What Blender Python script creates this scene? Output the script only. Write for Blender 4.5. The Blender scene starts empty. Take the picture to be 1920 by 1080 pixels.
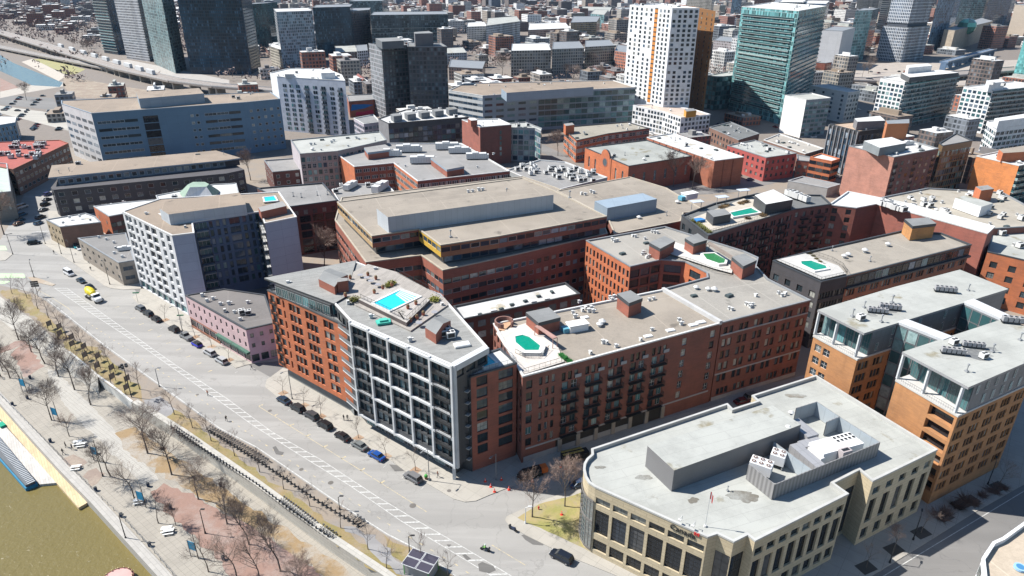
import bpy, math, random
from mathutils import Matrix, Vector
R = random.Random(7)
SC = bpy.context.scene
COL = SC.collection
# ---------------------------------------------------------------- camera, sky, sun, exposure
CAMH = 100.0
M3 = ((0.999973746, -0.00724618657, 0.0), (0.00304858581, 0.420704842, -0.90719245), (0.00657368575, 0.907168633, 0.420715888))
cam = bpy.data.cameras.new('camera')
cam.sensor_width = 36.0; cam.lens = 24.0; cam.clip_start = 1.0; cam.clip_end = 20000.0
camo = bpy.data.objects.new('camera', cam); COL.objects.link(camo)
camo.matrix_world = Matrix.Translation((0, 0, CAMH)) @ Matrix(M3).to_4x4()
SC.camera = camo
EL = math.radians(50.0)
SDX, SDY = 0.983, -0.185          # direction in which shadows fall on the ground
world = bpy.data.worlds.new('World'); SC.world = world; world.use_nodes = True
wn = world.node_tree; wn.nodes.clear()
sky = wn.nodes.new('ShaderNodeTexSky'); sky.sky_type = 'NISHITA'; sky.sun_disc = False
sky.sun_elevation = EL; sky.sun_rotation = math.atan2(-SDX, -SDY); sky.air_density = 1.4; sky.dust_density = 0.6; sky.ozone_density = 3.0
bg = wn.nodes.new('ShaderNodeBackground'); bg.inputs[1].default_value = 0.06
wo = wn.nodes.new('ShaderNodeOutputWorld')
tint = wn.nodes.new('ShaderNodeMix'); tint.data_type = 'RGBA'; tint.blend_type = 'MULTIPLY'; tint.inputs[0].default_value = 1.0; tint.inputs[7].default_value = (0.82, 0.98, 1.12, 1)   # blue tint added to the sky to cool the shaded sides
wn.links.new(sky.outputs[0], tint.inputs[6]); wn.links.new(tint.outputs[2], bg.inputs[0]); wn.links.new(bg.outputs[0], wo.inputs[0])
sl = bpy.data.lights.new('sun', 'SUN'); sl.energy = 5.0; sl.angle = math.radians(0.5); sl.color = (1.0, 0.955, 0.885)
so = bpy.data.objects.new('sun', sl); COL.objects.link(so)
so.rotation_euler = Vector((SDX*math.cos(EL), SDY*math.cos(EL), -math.sin(EL))).to_track_quat('-Z', 'Y').to_euler()
so.location = (-200, 50, 300)
SC.view_settings.view_transform = 'Standard'; SC.view_settings.look = 'None'
SC.view_settings.exposure = 0.9; SC.view_settings.gamma = 1.0

# ---------------------------------------------------------------- survey: photo pixel (1920x1080) <-> world metres
F = 1280.0
def P(px, py, z=0.0):
    c = (px-960.0, 540.0-py, -F)
    d = [sum(M3[i][k]*c[k] for k in range(3)) for i in range(3)]
    t = (z-CAMH)/d[2]
    return (d[0]*t, d[1]*t, z)
def proj(p):
    q = (p[0], p[1], p[2]-CAMH)
    c = [sum(M3[i][k]*q[i] for i in range(3)) for k in range(3)]
    if c[2] > -1: return (-9999, -9999)
    return (960-c[0]/c[2]*F, 540+c[1]/c[2]*F)
def XY(pts, z): return [P(x, y, z)[:2] for x, y in pts]

# ---------------------------------------------------------------- materials
MT = {}
def newmat(name):
    m = bpy.data.materials.new(name); m.use_nodes = True
    return m, m.node_tree, m.node_tree.nodes['Principled BSDF']
def c4(c): return (c[0], c[1], c[2], 1.0)
def N(nt, t, **kw):
    n = nt.nodes.new(t)
    for k, v in kw.items():
        if k in n.inputs: n.inputs[k].default_value = v
        else: setattr(n, k, v)
    return n
def mix(nt, a, b, fac, blend='MIX'):
    n = nt.nodes.new('ShaderNodeMix'); n.data_type = 'RGBA'; n.blend_type = blend
    for s, v in ((n.inputs[6], a), (n.inputs[7], b), (n.inputs[0], fac)):
        if isinstance(v, (tuple, list)): s.default_value = c4(v)
        elif isinstance(v, (int, float)): s.default_value = v
        else: nt.links.new(v, s)
    return n.outputs[2]
def ramp(nt, src, stops, const=False):
    n = nt.nodes.new('ShaderNodeValToRGB'); cr = n.color_ramp
    if const: cr.interpolation = 'CONSTANT'
    while len(cr.elements) < len(stops): cr.elements.new(0.5)
    for e, (p, c) in zip(cr.elements, stops):
        e.position = p; e.color = c4(c) if isinstance(c, (tuple, list)) else (c, c, c, 1)
    nt.links.new(src, n.inputs[0]); return n.outputs[0]
def noise(nt, vec, scale, detail=3.0, rough=0.6):
    n = N(nt, 'ShaderNodeTexNoise', Scale=scale, Detail=detail, Roughness=rough); nt.links.new(vec, n.inputs['Vector']); return n.outputs[0]
def scaled(nt, vec, s):
    n = nt.nodes.new('ShaderNodeMapping'); n.inputs['Scale'].default_value = s; nt.links.new(vec, n.inputs['Vector']); return n.outputs[0]
def mat(kind, col, rough=0.85, metal=0.0, col2=None, p=None):
    """procedural material, one per kind/colour"""
    key = (kind, tuple(round(c, 4) for c in col), rough, metal, col2, p)
    if key in MT: return MT[key]
    m, nt, b = newmat(kind + '_' + '_'.join('%02d' % min(99, round(c*100)) for c in col))
    b.inputs['Roughness'].default_value = rough; b.inputs['Metallic'].default_value = metal
    tc = nt.nodes.new('ShaderNodeTexCoord'); ob = tc.outputs['Object']; uv = tc.outputs['UV']
    geo = nt.nodes.new('ShaderNodeNewGeometry'); wp = geo.outputs['Position']
    L = nt.links
    dk = tuple(c*0.72 for c in col); lt = tuple(min(0.95, c*1.22) for c in col)
    if kind == 'plain':
        o = mix(nt, dk, col, ramp(nt, noise(nt, wp, 0.35, 5), [(0.3, 0.35), (0.6, 1.0)]))
    elif kind == 'paint':
        o = mix(nt, tuple(c*0.9 for c in col), col, noise(nt, wp, 1.5, 4))
        b.inputs['Specular IOR Level'].default_value = 0.4
    elif kind == 'worn':      # worn road paint: fades into asphalt
        a = ramp(nt, noise(nt, wp, 2.2, 6, 0.7), [(0.40, 0.0), (0.58, 1.0)])
        o = mix(nt, col, col2, a)
    elif kind == 'brick':
        br = N(nt, 'ShaderNodeTexBrick', Scale=1.0); br.inputs['Brick Width'].default_value = 0.9; br.inputs['Row Height'].default_value = 0.3
        br.inputs['Mortar Size'].default_value = 0.03; br.inputs['Color1'].default_value = c4(col); br.inputs['Color2'].default_value = c4(tuple(c*0.8 for c in col))
        br.inputs['Mortar'].default_value = c4(tuple(c*0.6+0.05 for c in col)); L.new(uv, br.inputs['Vector'])
        o = mix(nt, br.outputs[0], lt, ramp(nt, noise(nt, wp, 0.22, 6, 0.65), [(0.38, 0.0), (0.68, 0.9)]))
        o = mix(nt, o, tuple(c*0.62+.012 for c in col), ramp(nt, noise(nt, scaled(nt, wp, (.25, .25, 2.2)), 0.8, 3, .7), [(0.45, 0.0), (0.7, 0.5)]))
        o = mix(nt, o, tuple(c*0.5 for c in col), ramp(nt, noise(nt, scaled(nt, wp, (0.9, 0.9, 0.15)), 0.7, 5), [(0.55, 0.0), (0.8, 0.5)]))
    elif kind == 'stone':
        br = N(nt, 'ShaderNodeTexBrick', Scale=1.0); br.inputs['Brick Width'].default_value = 2.2; br.inputs['Row Height'].default_value = 0.75
        br.inputs['Mortar Size'].default_value = 0.03; br.inputs['Color1'].default_value = c4(col); br.inputs['Color2'].default_value = c4(tuple(c*0.88 for c in col))
        br.inputs['Mortar'].default_value = c4(tuple(c*0.55 for c in col)); L.new(uv, br.inputs['Vector'])
        o = mix(nt, br.outputs[0], dk, ramp(nt, noise(nt, wp, 0.3, 6, 0.65), [(0.45, 0.0), (0.8, 0.6)]))
    elif kind == 'panel':
        pw, ph = p or (3.0, 3.2)
        br = N(nt, 'ShaderNodeTexBrick', Scale=1.0, offset=0.0); br.inputs['Brick Width'].default_value = pw; br.inputs['Row Height'].default_value = ph
        br.inputs['Mortar Size'].default_value = 0.035; br.inputs['Color1'].default_value = c4(col); br.inputs['Color2'].default_value = c4(tuple(c*0.93 for c in col))
        br.inputs['Mortar'].default_value = c4(tuple(c*0.6 for c in col)); L.new(uv, br.inputs['Vector'])
        o = mix(nt, br.outputs[0], dk, ramp(nt, noise(nt, wp, 0.25, 6, 0.7), [(0.45, 0.0), (0.85, 0.6)]))
    elif kind == 'gravel':
        o = mix(nt, dk, lt, ramp(nt, noise(nt, wp, 1.8, 8, 0.8), [(0.35, 0.0), (0.65, 1.0)]))
        o = mix(nt, o, col, 0.45)
        o = mix(nt, o, tuple(c*0.62 for c in col), ramp(nt, noise(nt, wp, 0.07, 7, 0.7), [(0.5, 0.0), (0.75, 0.75)]))
        o = mix(nt, o, tuple(c*1.18 for c in col), ramp(nt, noise(nt, wp, 0.045, 3), [(0.48, 0.0), (0.62, 0.7)]))
        o = mix(nt, o, tuple(c*0.42 for c in col), ramp(nt, noise(nt, wp, 0.2, 8, .55), [(0.63, 0.0), (0.72, 0.8)]))
        ln = N(nt, 'ShaderNodeTexBrick', Scale=1.0, offset=0.0); ln.inputs['Brick Width'].default_value = 17.0; ln.inputs['Row Height'].default_value = 23.0; ln.inputs['Mortar Size'].default_value = .12; rr_ = nt.nodes.new('ShaderNodeMapping'); rr_.inputs['Rotation'].default_value = (0, 0, math.radians(-20)); L.new(wp, rr_.inputs['Vector']); L.new(rr_.outputs[0], ln.inputs['Vector'])
        o = mix(nt, o, tuple(c*1.45 for c in col), mix(nt, (0, 0, 0), ln.outputs[1], .55))
    elif kind == 'membrane':
        pw = p or 2.2
        rot = nt.nodes.new('ShaderNodeMapping'); rot.inputs['Rotation'].default_value = (0, 0, math.radians(-21)); L.new(wp, rot.inputs['Vector'])
        br = N(nt, 'ShaderNodeTexBrick', Scale=1.0); br.inputs['Brick Width'].default_value = 14.0; br.inputs['Row Height'].default_value = pw
        br.inputs['Mortar Size'].default_value = 0.05; br.inputs['Color1'].default_value = c4(col); br.inputs['Color2'].default_value = c4(tuple(c*0.95 for c in col))
        br.inputs['Mortar'].default_value = c4(tuple(c*0.8 for c in col)); L.new(rot.outputs[0], br.inputs['Vector'])
        o = mix(nt, br.outputs[0], tuple(c*0.72 for c in col), ramp(nt, noise(nt, wp, 0.09, 8, 0.75), [(0.42, 0.0), (0.62, 0.8)]))
        o = mix(nt, o, (0.30*col[0], 0.27*col[1], 0.22*col[2]), ramp(nt, noise(nt, wp, 0.11, 9, 0.62), [(0.60, 0.0), (0.68, 0.85)]))
        o = mix(nt, o, (col[0]*1.0, col[1]*0.85, col[2]*0.55), ramp(nt, noise(nt, scaled(nt, wp, (1, 1, 1)), 0.11, 3), [(0.62, 0.0), (0.75, 0.5)]))
    elif kind == 'ribs':
        wv = N(nt, 'ShaderNodeTexWave', Scale=p or 1.2, Distortion=0.0); L.new(uv, wv.inputs['Vector'])
        o = mix(nt, tuple(c*0.6 for c in col), col, wv.outputs[1])
    elif kind == 'planks':
        rot = nt.nodes.new('ShaderNodeMapping'); rot.inputs['Rotation'].default_value = (0, 0, math.radians(p or 0)); L.new(wp, rot.inputs['Vector'])
        br = N(nt, 'ShaderNodeTexBrick', Scale=1.0); br.inputs['Brick Width'].default_value = 4.0; br.inputs['Row Height'].default_value = 0.5
        br.inputs['Mortar Size'].default_value = 0.025; br.inputs['Color1'].default_value = c4(col); br.inputs['Color2'].default_value = c4(tuple(c*0.78 for c in col))
        br.inputs['Mortar'].default_value = c4(tuple(c*0.5 for c in col)); L.new(rot.outputs[0], br.inputs['Vector'])
        o = mix(nt, br.outputs[0], lt, ramp(nt, noise(nt, wp, 0.5, 5), [(0.4, 0.0), (0.8, 0.5)]))
    elif kind == 'asphalt':
        o = mix(nt, col, tuple(c*0.86 for c in col), ramp(nt, noise(nt, wp, 0.05, 5), [(0.4, 0.0), (0.65, 1.0)]))
        st = nt.nodes.new('ShaderNodeMapping'); st.inputs['Rotation'].default_value = (0, 0, math.radians(p or 38)); st.inputs['Scale'].default_value = (0.06, 1.0, 1.0); L.new(wp, st.inputs['Vector'])
        o = mix(nt, o, tuple(min(0.9, c*1.16) for c in col), ramp(nt, noise(nt, st.outputs[0], 0.55, 7, 0.75), [(0.5, 0.0), (0.75, 0.9)]))  # pale streaks along the road: reflected glare put into the asphalt colour
        lane = N(nt, 'ShaderNodeTexNoise', Scale=0.28, Detail=1.0); L.new(scaled(nt, st.outputs[0], (.15, 1, 1)), lane.inputs['Vector']); o = mix(nt, o, tuple(c*0.78 for c in col), ramp(nt, lane.outputs[0], [(0.46, 0.0), (0.58, 0.7)]))
        o = mix(nt, o, tuple(c*0.68 for c in col), ramp(nt, noise(nt, wp, 0.13, 9, 0.65), [(0.655, 0.0), (0.70, 0.85)]))
        o = mix(nt, o, tuple(c*0.8 for c in col), ramp(nt, noise(nt, wp, 6.0, 3), [(0.5, 0.0), (0.9, 0.7)]))
        vo = N(nt, 'ShaderNodeTexVoronoi', Scale=0.10, feature='DISTANCE_TO_EDGE'); dsv = mix(nt, wp, noise(nt, wp, 0.5, 4), 0.0)
        nv = nt.nodes.new('ShaderNodeVectorMath'); nv.operation = 'ADD'; nn = N(nt, 'ShaderNodeTexNoise', Scale=0.35, Detail=4.0); L.new(wp, nn.inputs['Vector'])
        sc_ = nt.nodes.new('ShaderNodeVectorMath'); sc_.operation = 'SCALE'; sc_.inputs[3].default_value = 5.0; L.new(nn.outputs[1], sc_.inputs[0])
        L.new(wp, nv.inputs[0]); L.new(sc_.outputs[0], nv.inputs[1]); L.new(nv.outputs[0], vo.inputs['Vector'])
        o = mix(nt, o, tuple(c*0.6 for c in col), ramp(nt, vo.outputs['Distance'], [(0.0, 0.55), (0.012, 0.0)]))
    elif kind == 'concrete':
        pw, ph = p or (3.0, 3.0)
        rot = nt.nodes.new('ShaderNodeMapping'); rot.inputs['Rotation'].default_value = (0, 0, math.radians(38)); L.new(wp, rot.inputs['Vector'])
        br = N(nt, 'ShaderNodeTexBrick', Scale=1.0, offset=0.0); br.inputs['Brick Width'].default_value = pw; br.inputs['Row Height'].default_value = ph
        br.inputs['Mortar Size'].default_value = 0.03; br.inputs['Color1'].default_value = c4(col); br.inputs['Color2'].default_value = c4(tuple(c*0.94 for c in col))
        br.inputs['Mortar'].default_value = c4(tuple(c*0.62 for c in col)); L.new(rot.outputs[0], br.inputs['Vector'])
        o = mix(nt, br.outputs[0], tuple(c*0.7 for c in col), ramp(nt, noise(nt, wp, 0.2, 7, 0.7), [(0.48, 0.0), (0.75, 0.7)]))
    elif kind == 'grass':
        o = mix(nt, col, col2, ramp(nt, noise(nt, wp, 0.12, 6, 0.7), [(0.42, 0.0), (0.58, 1.0)]))
        o = mix(nt, o, (0.24, 0.20, 0.16), ramp(nt, noise(nt, wp, 0.2, 8, 0.75), [(0.5, 0.0), (0.68, 0.85)]))
        o = mix(nt, o, tuple(c*1.5 for c in col), ramp(nt, noise(nt, wp, 3.0, 5, 0.8), [(0.45, 0.0), (0.75, 0.6)]))
    elif kind == 'pavers':
        o = mix(nt, col, col2, ramp(nt, noise(nt, wp, 0.12, 7, 0.7), [(0.46, 0.0), (0.62, 1.0)]))
        o = mix(nt, o, tuple(c*0.75 for c in col), ramp(nt, noise(nt, wp, 2.5, 5, 0.8), [(0.45, 0.0), (0.75, 0.8)]))
    elif kind == 'water':
        b.inputs['Roughness'].default_value = 0.16; b.inputs['Specular IOR Level'].default_value = 0.32
        o = mix(nt, col, tuple(c*0.85 for c in col), noise(nt, wp, 0.05, 4))
        bp = nt.nodes.new('ShaderNodeBump'); bp.inputs['Strength'].default_value = 0.6; bp.inputs['Distance'].default_value = 0.35
        L.new(noise(nt, wp, 0.9, 5), bp.inputs['Height']); L.new(bp.outputs[0], b.inputs['Normal'])
    elif kind == 'glass':
        rnd = nt.nodes.new('ShaderNodeObjectInfo').outputs['Random']
        ad = nt.nodes.new('ShaderNodeMath'); ad.operation = 'ADD'; L.new(rnd, ad.inputs[0]); L.new(geo.outputs['Random Per Island'], ad.inputs[1])
        fr = nt.nodes.new('ShaderNodeMath'); fr.operation = 'FRACT'; L.new(ad.outputs[0], fr.inputs[0])
        w = col2 or (0.35, 0.36, 0.33)
        o = ramp(nt, fr.outputs[0], [(0.0, dk), (0.28, col), (0.5, tuple(c*0.45 for c in col)), (0.64, tuple(c*1.9 for c in col)), (0.78, tuple(a*0.5+b_*0.5 for a, b_ in zip(w, col))), (0.9, w)], True)
        o = mix(nt, o, tuple(c*0.5 for c in col), ramp(nt, noise(nt, wp, 0.8, 4), [(0.45, 0.0), (0.7, 0.5)]))
        b.inputs['Specular IOR Level'].default_value = 0.5
        bp = nt.nodes.new('ShaderNodeBump'); bp.inputs['Strength'].default_value = 0.12; bp.inputs['Distance'].default_value = 0.2
        L.new(noise(nt, wp, 0.5, 2), bp.inputs['Height']); L.new(bp.outputs[0], b.inputs['Normal'])
    elif kind == 'winwall':   # far facades: rows of windows as a surface pattern. p = (bay, floor, mortar, paleshare)
        bay, fl, mo, sh = p
        br = N(nt, 'ShaderNodeTexBrick', Scale=1.0, offset=0.0); br.inputs['Brick Width'].default_value = bay; br.inputs['Row Height'].default_value = fl
        br.inputs['Mortar Size'].default_value = mo; br.inputs['Mortar Smooth'].default_value = 0.0
        br.inputs['Color1'].default_value = (0, 0, 0, 1); br.inputs['Color2'].default_value = (1, 1, 1, 1); br.inputs['Mortar'].default_value = (0, 0, 0, 1)
        L.new(uv, br.inputs['Vector'])
        g = col2
        w = ramp(nt, br.outputs[0], [(0.0, tuple(c*0.6 for c in g)), (0.3, g), (0.55, tuple(c*0.35 for c in g)), (1.0-sh, tuple(min(0.8, c*1.9+0.03) for c in g))], True)
        b2 = N(nt, 'ShaderNodeTexBrick', Scale=1.0, offset=0.0); b2.inputs['Brick Width'].default_value = bay*3; b2.inputs['Row Height'].default_value = 500.0; b2.inputs['Mortar Size'].default_value = .02; b2.inputs['Color1'].default_value = (0, 0, 0, 1); b2.inputs['Color2'].default_value = (1, 1, 1, 1); b2.inputs['Mortar'].default_value = (.5, .5, .5, 1); L.new(uv, b2.inputs['Vector'])
        w = mix(nt, w, tuple(min(.6, c*2.0+.01) for c in g), ramp(nt, noise(nt, scaled(nt, wp, (1, 1, .4)), .05, 4, .6), [(.5, 0.0), (.62, .55)]))  # broad paler patches: reflections painted into the window colour
        wl = mix(nt, col, dk, ramp(nt, noise(nt, wp, 0.06, 5), [(0.4, 0.0), (0.7, 0.7)]))
        wl = mix(nt, wl, tuple(c*.45 for c in col), ramp(nt, b2.outputs[0], [(.35, 0.0), (.65, .8)]))
        o = mix(nt, w, wl, br.outputs[1])
        b3 = N(nt, 'ShaderNodeTexBrick', Scale=1.0, offset=0.0); b3.inputs['Brick Width'].default_value = 900.0; b3.inputs['Row Height'].default_value = fl; b3.inputs['Mortar Size'].default_value = .09; b3.inputs['Color1'].default_value = (0, 0, 0, 1); b3.inputs['Color2'].default_value = (0, 0, 0, 1); b3.inputs['Mortar'].default_value = (1, 1, 1, 1); L.new(uv, b3.inputs['Vector'])
        o = mix(nt, o, tuple(min(.7, c*1.5+.04) for c in col), b3.outputs[0])
        L.new(ramp(nt, br.outputs[1], [(0.0, 0.12), (1.0, 0.85)]), b.inputs['Roughness'])
    elif kind == 'city':      # colours of a whole far district, one random colour per building
        gr = geo.outputs['Random Per Island']; o = ramp(nt, gr, [(0.0, (0.22, 0.09, 0.06)), (0.2, (0.4, 0.37, 0.33)), (0.35, (0.16, 0.13, 0.12)), (0.5, (0.55, 0.54, 0.52)), (0.62, (0.3, 0.26, 0.22)), (0.75, (0.28, 0.13, 0.1)), (0.85, (0.7, 0.7, 0.7)), (0.94, (0.12, 0.14, 0.18))], True)
        br = N(nt, 'ShaderNodeTexBrick', Scale=1.0, offset=0.0); br.inputs['Brick Width'].default_value = 3.4; br.inputs['Row Height'].default_value = 3.2; br.inputs['Mortar Size'].default_value = .7; br.inputs['Mortar Smooth'].default_value = 0.0; L.new(uv, br.inputs['Vector'])
        o = mix(nt, (0.05, 0.055, 0.06), o, br.outputs[1])
        m7 = nt.nodes.new('ShaderNodeMath'); m7.operation = 'MULTIPLY'; m7.inputs[1].default_value = 7.31; L.new(gr, m7.inputs[0]); f7 = nt.nodes.new('ShaderNodeMath'); f7.operation = 'FRACT'; L.new(m7.outputs[0], f7.inputs[0])
        tp = ramp(nt, f7.outputs[0], [(0.0, (0.5, 0.5, 0.5)), (0.3, (0.2, 0.19, 0.18)), (0.5, (0.33, 0.32, 0.3)), (0.7, (0.1, 0.1, 0.1)), (0.82, (0.62, 0.62, 0.62))], True)
        sx = nt.nodes.new('ShaderNodeSeparateXYZ'); L.new(geo.outputs['Normal'], sx.inputs[0]); o = mix(nt, o, tp, ramp(nt, sx.outputs[2], [(0.5, 0.0), (0.6, 1.0)]))
    elif kind == 'bark':
        o = mix(nt, col, dk, noise(nt, wp, 3.0, 4))
    L.new(o, b.inputs['Base Color'])
    MT[key] = m
    return m
def emis(col, s):
    m, nt, b = newmat('lamp'); b.inputs['Emission Color'].default_value = c4(col); b.inputs['Emission Strength'].default_value = s; return m

# ---------------------------------------------------------------- mesh builder
class MB:
    def __init__(s): s.v = []; s.f = []; s.m = []; s.uv = []
    def poly(s, pts, m=0, uv=None):
        i = len(s.v); s.v += [tuple(p) for p in pts]; s.f.append(tuple(range(i, i+len(pts)))); s.m.append(m)
        s.uv.append(uv if uv else [(p[0], p[1]) for p in pts])
    def quadv(s, a, b, z0, z1, m=0, u0=0.0):
        L = math.hypot(b[0]-a[0], b[1]-a[1])
        s.poly([(a[0], a[1], z0), (b[0], b[1], z0), (b[0], b[1], z1), (a[0], a[1], z1)], m, [(u0, z0), (u0+L, z0), (u0+L, z1), (u0, z1)])
    def prism(s, pts, z0, z1, m=0, mtop=None, bottom=False):
        pts = ccw(pts); n = len(pts); u = 0
        for i in range(n):
            a, b = pts[i], pts[(i+1) % n]; s.quadv(a, b, z0, z1, m, u); u += math.hypot(b[0]-a[0], b[1]-a[1])
        s.poly([(p[0], p[1], z1) for p in pts], m if mtop is None else mtop)
        if bottom: s.poly([(p[0], p[1], z0) for p in reversed(pts)], m)
    def box(s, x0, y0, z0, x1, y1, z1, m=0, mtop=None):
        s.prism([(x0, y0), (x1, y0), (x1, y1), (x0, y1)], z0, z1, m, mtop, True)
    def obox(s, o, ang, x0, y0, z0, x1, y1, z1, m=0, mtop=None):
        c, n_ = math.cos(ang), math.sin(ang)
        s.prism([(o[0]+x*c-y*n_, o[1]+x*n_+y*c) for x, y in ((x0, y0), (x1, y0), (x1, y1), (x0, y1))], z0, z1, m, mtop, True)
    def tube(s, a, b, r0, r1, m=0, n=6, cap=True):
        a = Vector(a); b = Vector(b); d = (b-a)
        if d.length < 1e-6: return
        d.normalize(); u = d.orthogonal().normalized(); w = d.cross(u)
        ra = [a+(u*math.cos(t)+w*math.sin(t))*r0 for t in [2*math.pi*k/n for k in range(n)]]
        rb = [b+(u*math.cos(t)+w*math.sin(t))*r1 for t in [2*math.pi*k/n for k in range(n)]]
        for k in range(n): s.poly([ra[k], ra[(k+1) % n], rb[(k+1) % n], rb[k]], m)
        if cap: s.poly(rb, m); s.poly(list(reversed(ra)), m)
    def ball(s, c, r, m=0, n=8, k=5, sz=1.0):
        for j in range(k):
            t0, t1 = math.pi*j/k-math.pi/2, math.pi*(j+1)/k-math.pi/2
            for i in range(n):
                q0, q1 = 2*math.pi*i/n, 2*math.pi*(i+1)/n
                pp = [(c[0]+r*math.cos(t)*math.cos(q), c[1]+r*math.cos(t)*math.sin(q), c[2]+r*sz*math.sin(t)) for t, q in ((t0, q0), (t0, q1), (t1, q1), (t1, q0))]
                s.poly(pp, m)
    def mesh(s, name, mats, org=(0, 0, 0), smooth=False):
        me = bpy.data.meshes.new(name)
        ox, oy, oz = org
        me.from_pydata([(x-ox, y-oy, z-oz) for x, y, z in s.v], [], s.f)
        for m in mats: me.materials.append(m)
        me.polygons.foreach_set('material_index', s.m)
        ul = me.uv_layers.new(name='UVMap')
        ul.data.foreach_set('uv', [c for f in s.uv for q in f for c in q])
        if smooth: me.polygons.foreach_set('use_smooth', [True]*len(s.f))
        me.update(); return me
def prism1(mb, q, z0, z1):
    i = len(mb.v); mb.v += [(x, y, z0) for x, y in q]+[(x, y, z1) for x, y in q]; n = len(q); u = 0
    for k in range(n):
        j = (k+1) % n; L = math.hypot(q[j][0]-q[k][0], q[j][1]-q[k][1]); mb.f.append((i+k, i+j, i+n+j, i+n+k)); mb.m.append(0); mb.uv.append([(u, z0), (u+L, z0), (u+L, z1), (u, z1)]); u += L
    mb.f.append(tuple(i+n+k for k in range(n))); mb.m.append(0); mb.uv.append(list(q))
def area(p): return 0.5*sum(p[i][0]*p[(i+1) % len(p)][1]-p[(i+1) % len(p)][0]*p[i][1] for i in range(len(p)))
def ccw(p): return list(p) if area(p) > 0 else list(reversed(p))
def offset(p, d):
    """offset a ccw polygon, d>0 inwards"""
    n = len(p); out = []
    for i in range(n):
        a, b, c = p[i-1], p[i], p[(i+1) % n]
        e0 = Vector((b[0]-a[0], b[1]-a[1])).normalized(); e1 = Vector((c[0]-b[0], c[1]-b[1])).normalized()
        n0 = Vector((-e0.y, e0.x)); n1 = Vector((-e1.y, e1.x)); k = 1+n0.dot(n1)
        v = (n0+n1)/max(k, 0.3)
        out.append((b[0]+v.x*d, b[1]+v.y*d))
    return out
def tag(o, label=None, cat=None, group=None, kind=None):
    if label: o['label'] = label
    if cat: o['category'] = cat
    if group: o['group'] = group
    if kind: o['kind'] = kind
    return o
def link(name, me, parent=None, loc=(0, 0, 0), rz=0.0, **kw):
    o = bpy.data.objects.new(name, me); COL.objects.link(o); o.location = loc; o.rotation_euler = (0, 0, rz)
    if parent: o.parent = parent
    if kw: tag(o, **kw)
    return o
def thing(name, label, cat, loc=(0, 0, 0), rz=0.0, group=None):
    return link(name, None, None, loc, rz, label=label, cat=cat, group=group)
def copy_tree(o, loc=None, rz=None, label=None, group=None, parent=None, swap=None):
    c = o.copy(); COL.objects.link(c)
    if parent: c.parent = parent
    if loc is not None: c.location = loc
    if rz is not None: c.rotation_euler = (0, 0, rz)
    if label: c['label'] = label
    if group: c['group'] = group
    for ch in o.children: copy_tree(ch, parent=c)
    return c
def rough(q, a=.55, st=1.6):
    out = []; n = len(q)
    for i in range(n):
        c, d = q[i], q[(i+1) % n]; L = math.hypot(d[0]-c[0], d[1]-c[1]); k = max(1, min(40, int(L/st)))
        for j in range(k): t = j/k; out.append((c[0]+(d[0]-c[0])*t+R.uniform(-a, a), c[1]+(d[1]-c[1])*t+R.uniform(-a, a)))
    return out
def struct(name, pts, z, m, z0=None):
    """ground sheet (or slab down to z0) from photo-surveyed points"""
    mb = MB(); q = ccw([P(x, y, z)[:2] for x, y in pts])
    if name in ('lawn', 'grass_verge', 'brick_path', 'leaf_litter', 'bare_soil', 'road_patch', 'asphalt_path', 'stone_path'): q = rough(q, .15 if name == 'road_patch' else .25 if name in ('lawn', 'stone_path') else .6)
    if z0 is None: mb.poly([(a, b, z) for a, b in q])
    else: mb.prism(q, z0, z)
    return link(name, mb.mesh(name, [m]), kind='structure')
def wstruct(name, q, z, m, kind='structure'):
    mb = MB(); mb.poly([(a, b, z) for a, b in ccw(q)]); return link(name, mb.mesh(name, [m]), kind=kind)

# ---------------------------------------------------------------- windows, balconies
BLK = mat('paint', (0.02, 0.022, 0.025), 0.5); WHT = mat('paint', (0.62, 0.63, 0.64), 0.5); GRY = mat('paint', (0.16, 0.17, 0.18), 0.5)
GL = mat('glass', (0.035, 0.05, 0.06), 0.07); GLT = mat('glass', (0.05, 0.13, 0.14), 0.06, col2=(0.3, 0.42, 0.42)); GLB = mat('glass', (0.03, 0.055, 0.085), 0.06, col2=(0.28, 0.33, 0.38))
GLD = mat('glass', (0.015, 0.02, 0.028), 0.08, col2=(0.12, 0.12, 0.12))
GLC = mat('glass', (0.06, 0.11, 0.125), 0.09, col2=(0.42, 0.47, 0.46))
STY = {'b': (BLK, GL, 1, 1, .07), 'b2': (BLK, GL, 2, 1, .07), 'b3': (BLK, GL, 3, 2, .07), 'w': (WHT, GL, 1, 1, .08), 'w2': (WHT, GL, 2, 2, .08), 'w3': (WHT, GL, 3, 1, .08),
       'g': (GRY, GLB, 1, 1, .07), 'g2': (GRY, GLB, 2, 1, .07), 't': (GRY, GLT, 1, 1, .06), 't3': (GRY, GLT, 3, 2, .06), 'tw': (WHT, GLT, 3, 1, .07), 'd': (BLK, GLD, 2, 3, .06), 'd4': (BLK, GLD, 2, 6, .07), 'bs': (BLK, GLB, 4, 1, .08), 'wt': (WHT, GLT, 2, 1, .08), 'c3': (GRY, GLC, 3, 1, .07), 'c2': (GRY, GLC, 2, 1, .07), 'c4': (BLK, GLC, 4, 2, .06)}
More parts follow.
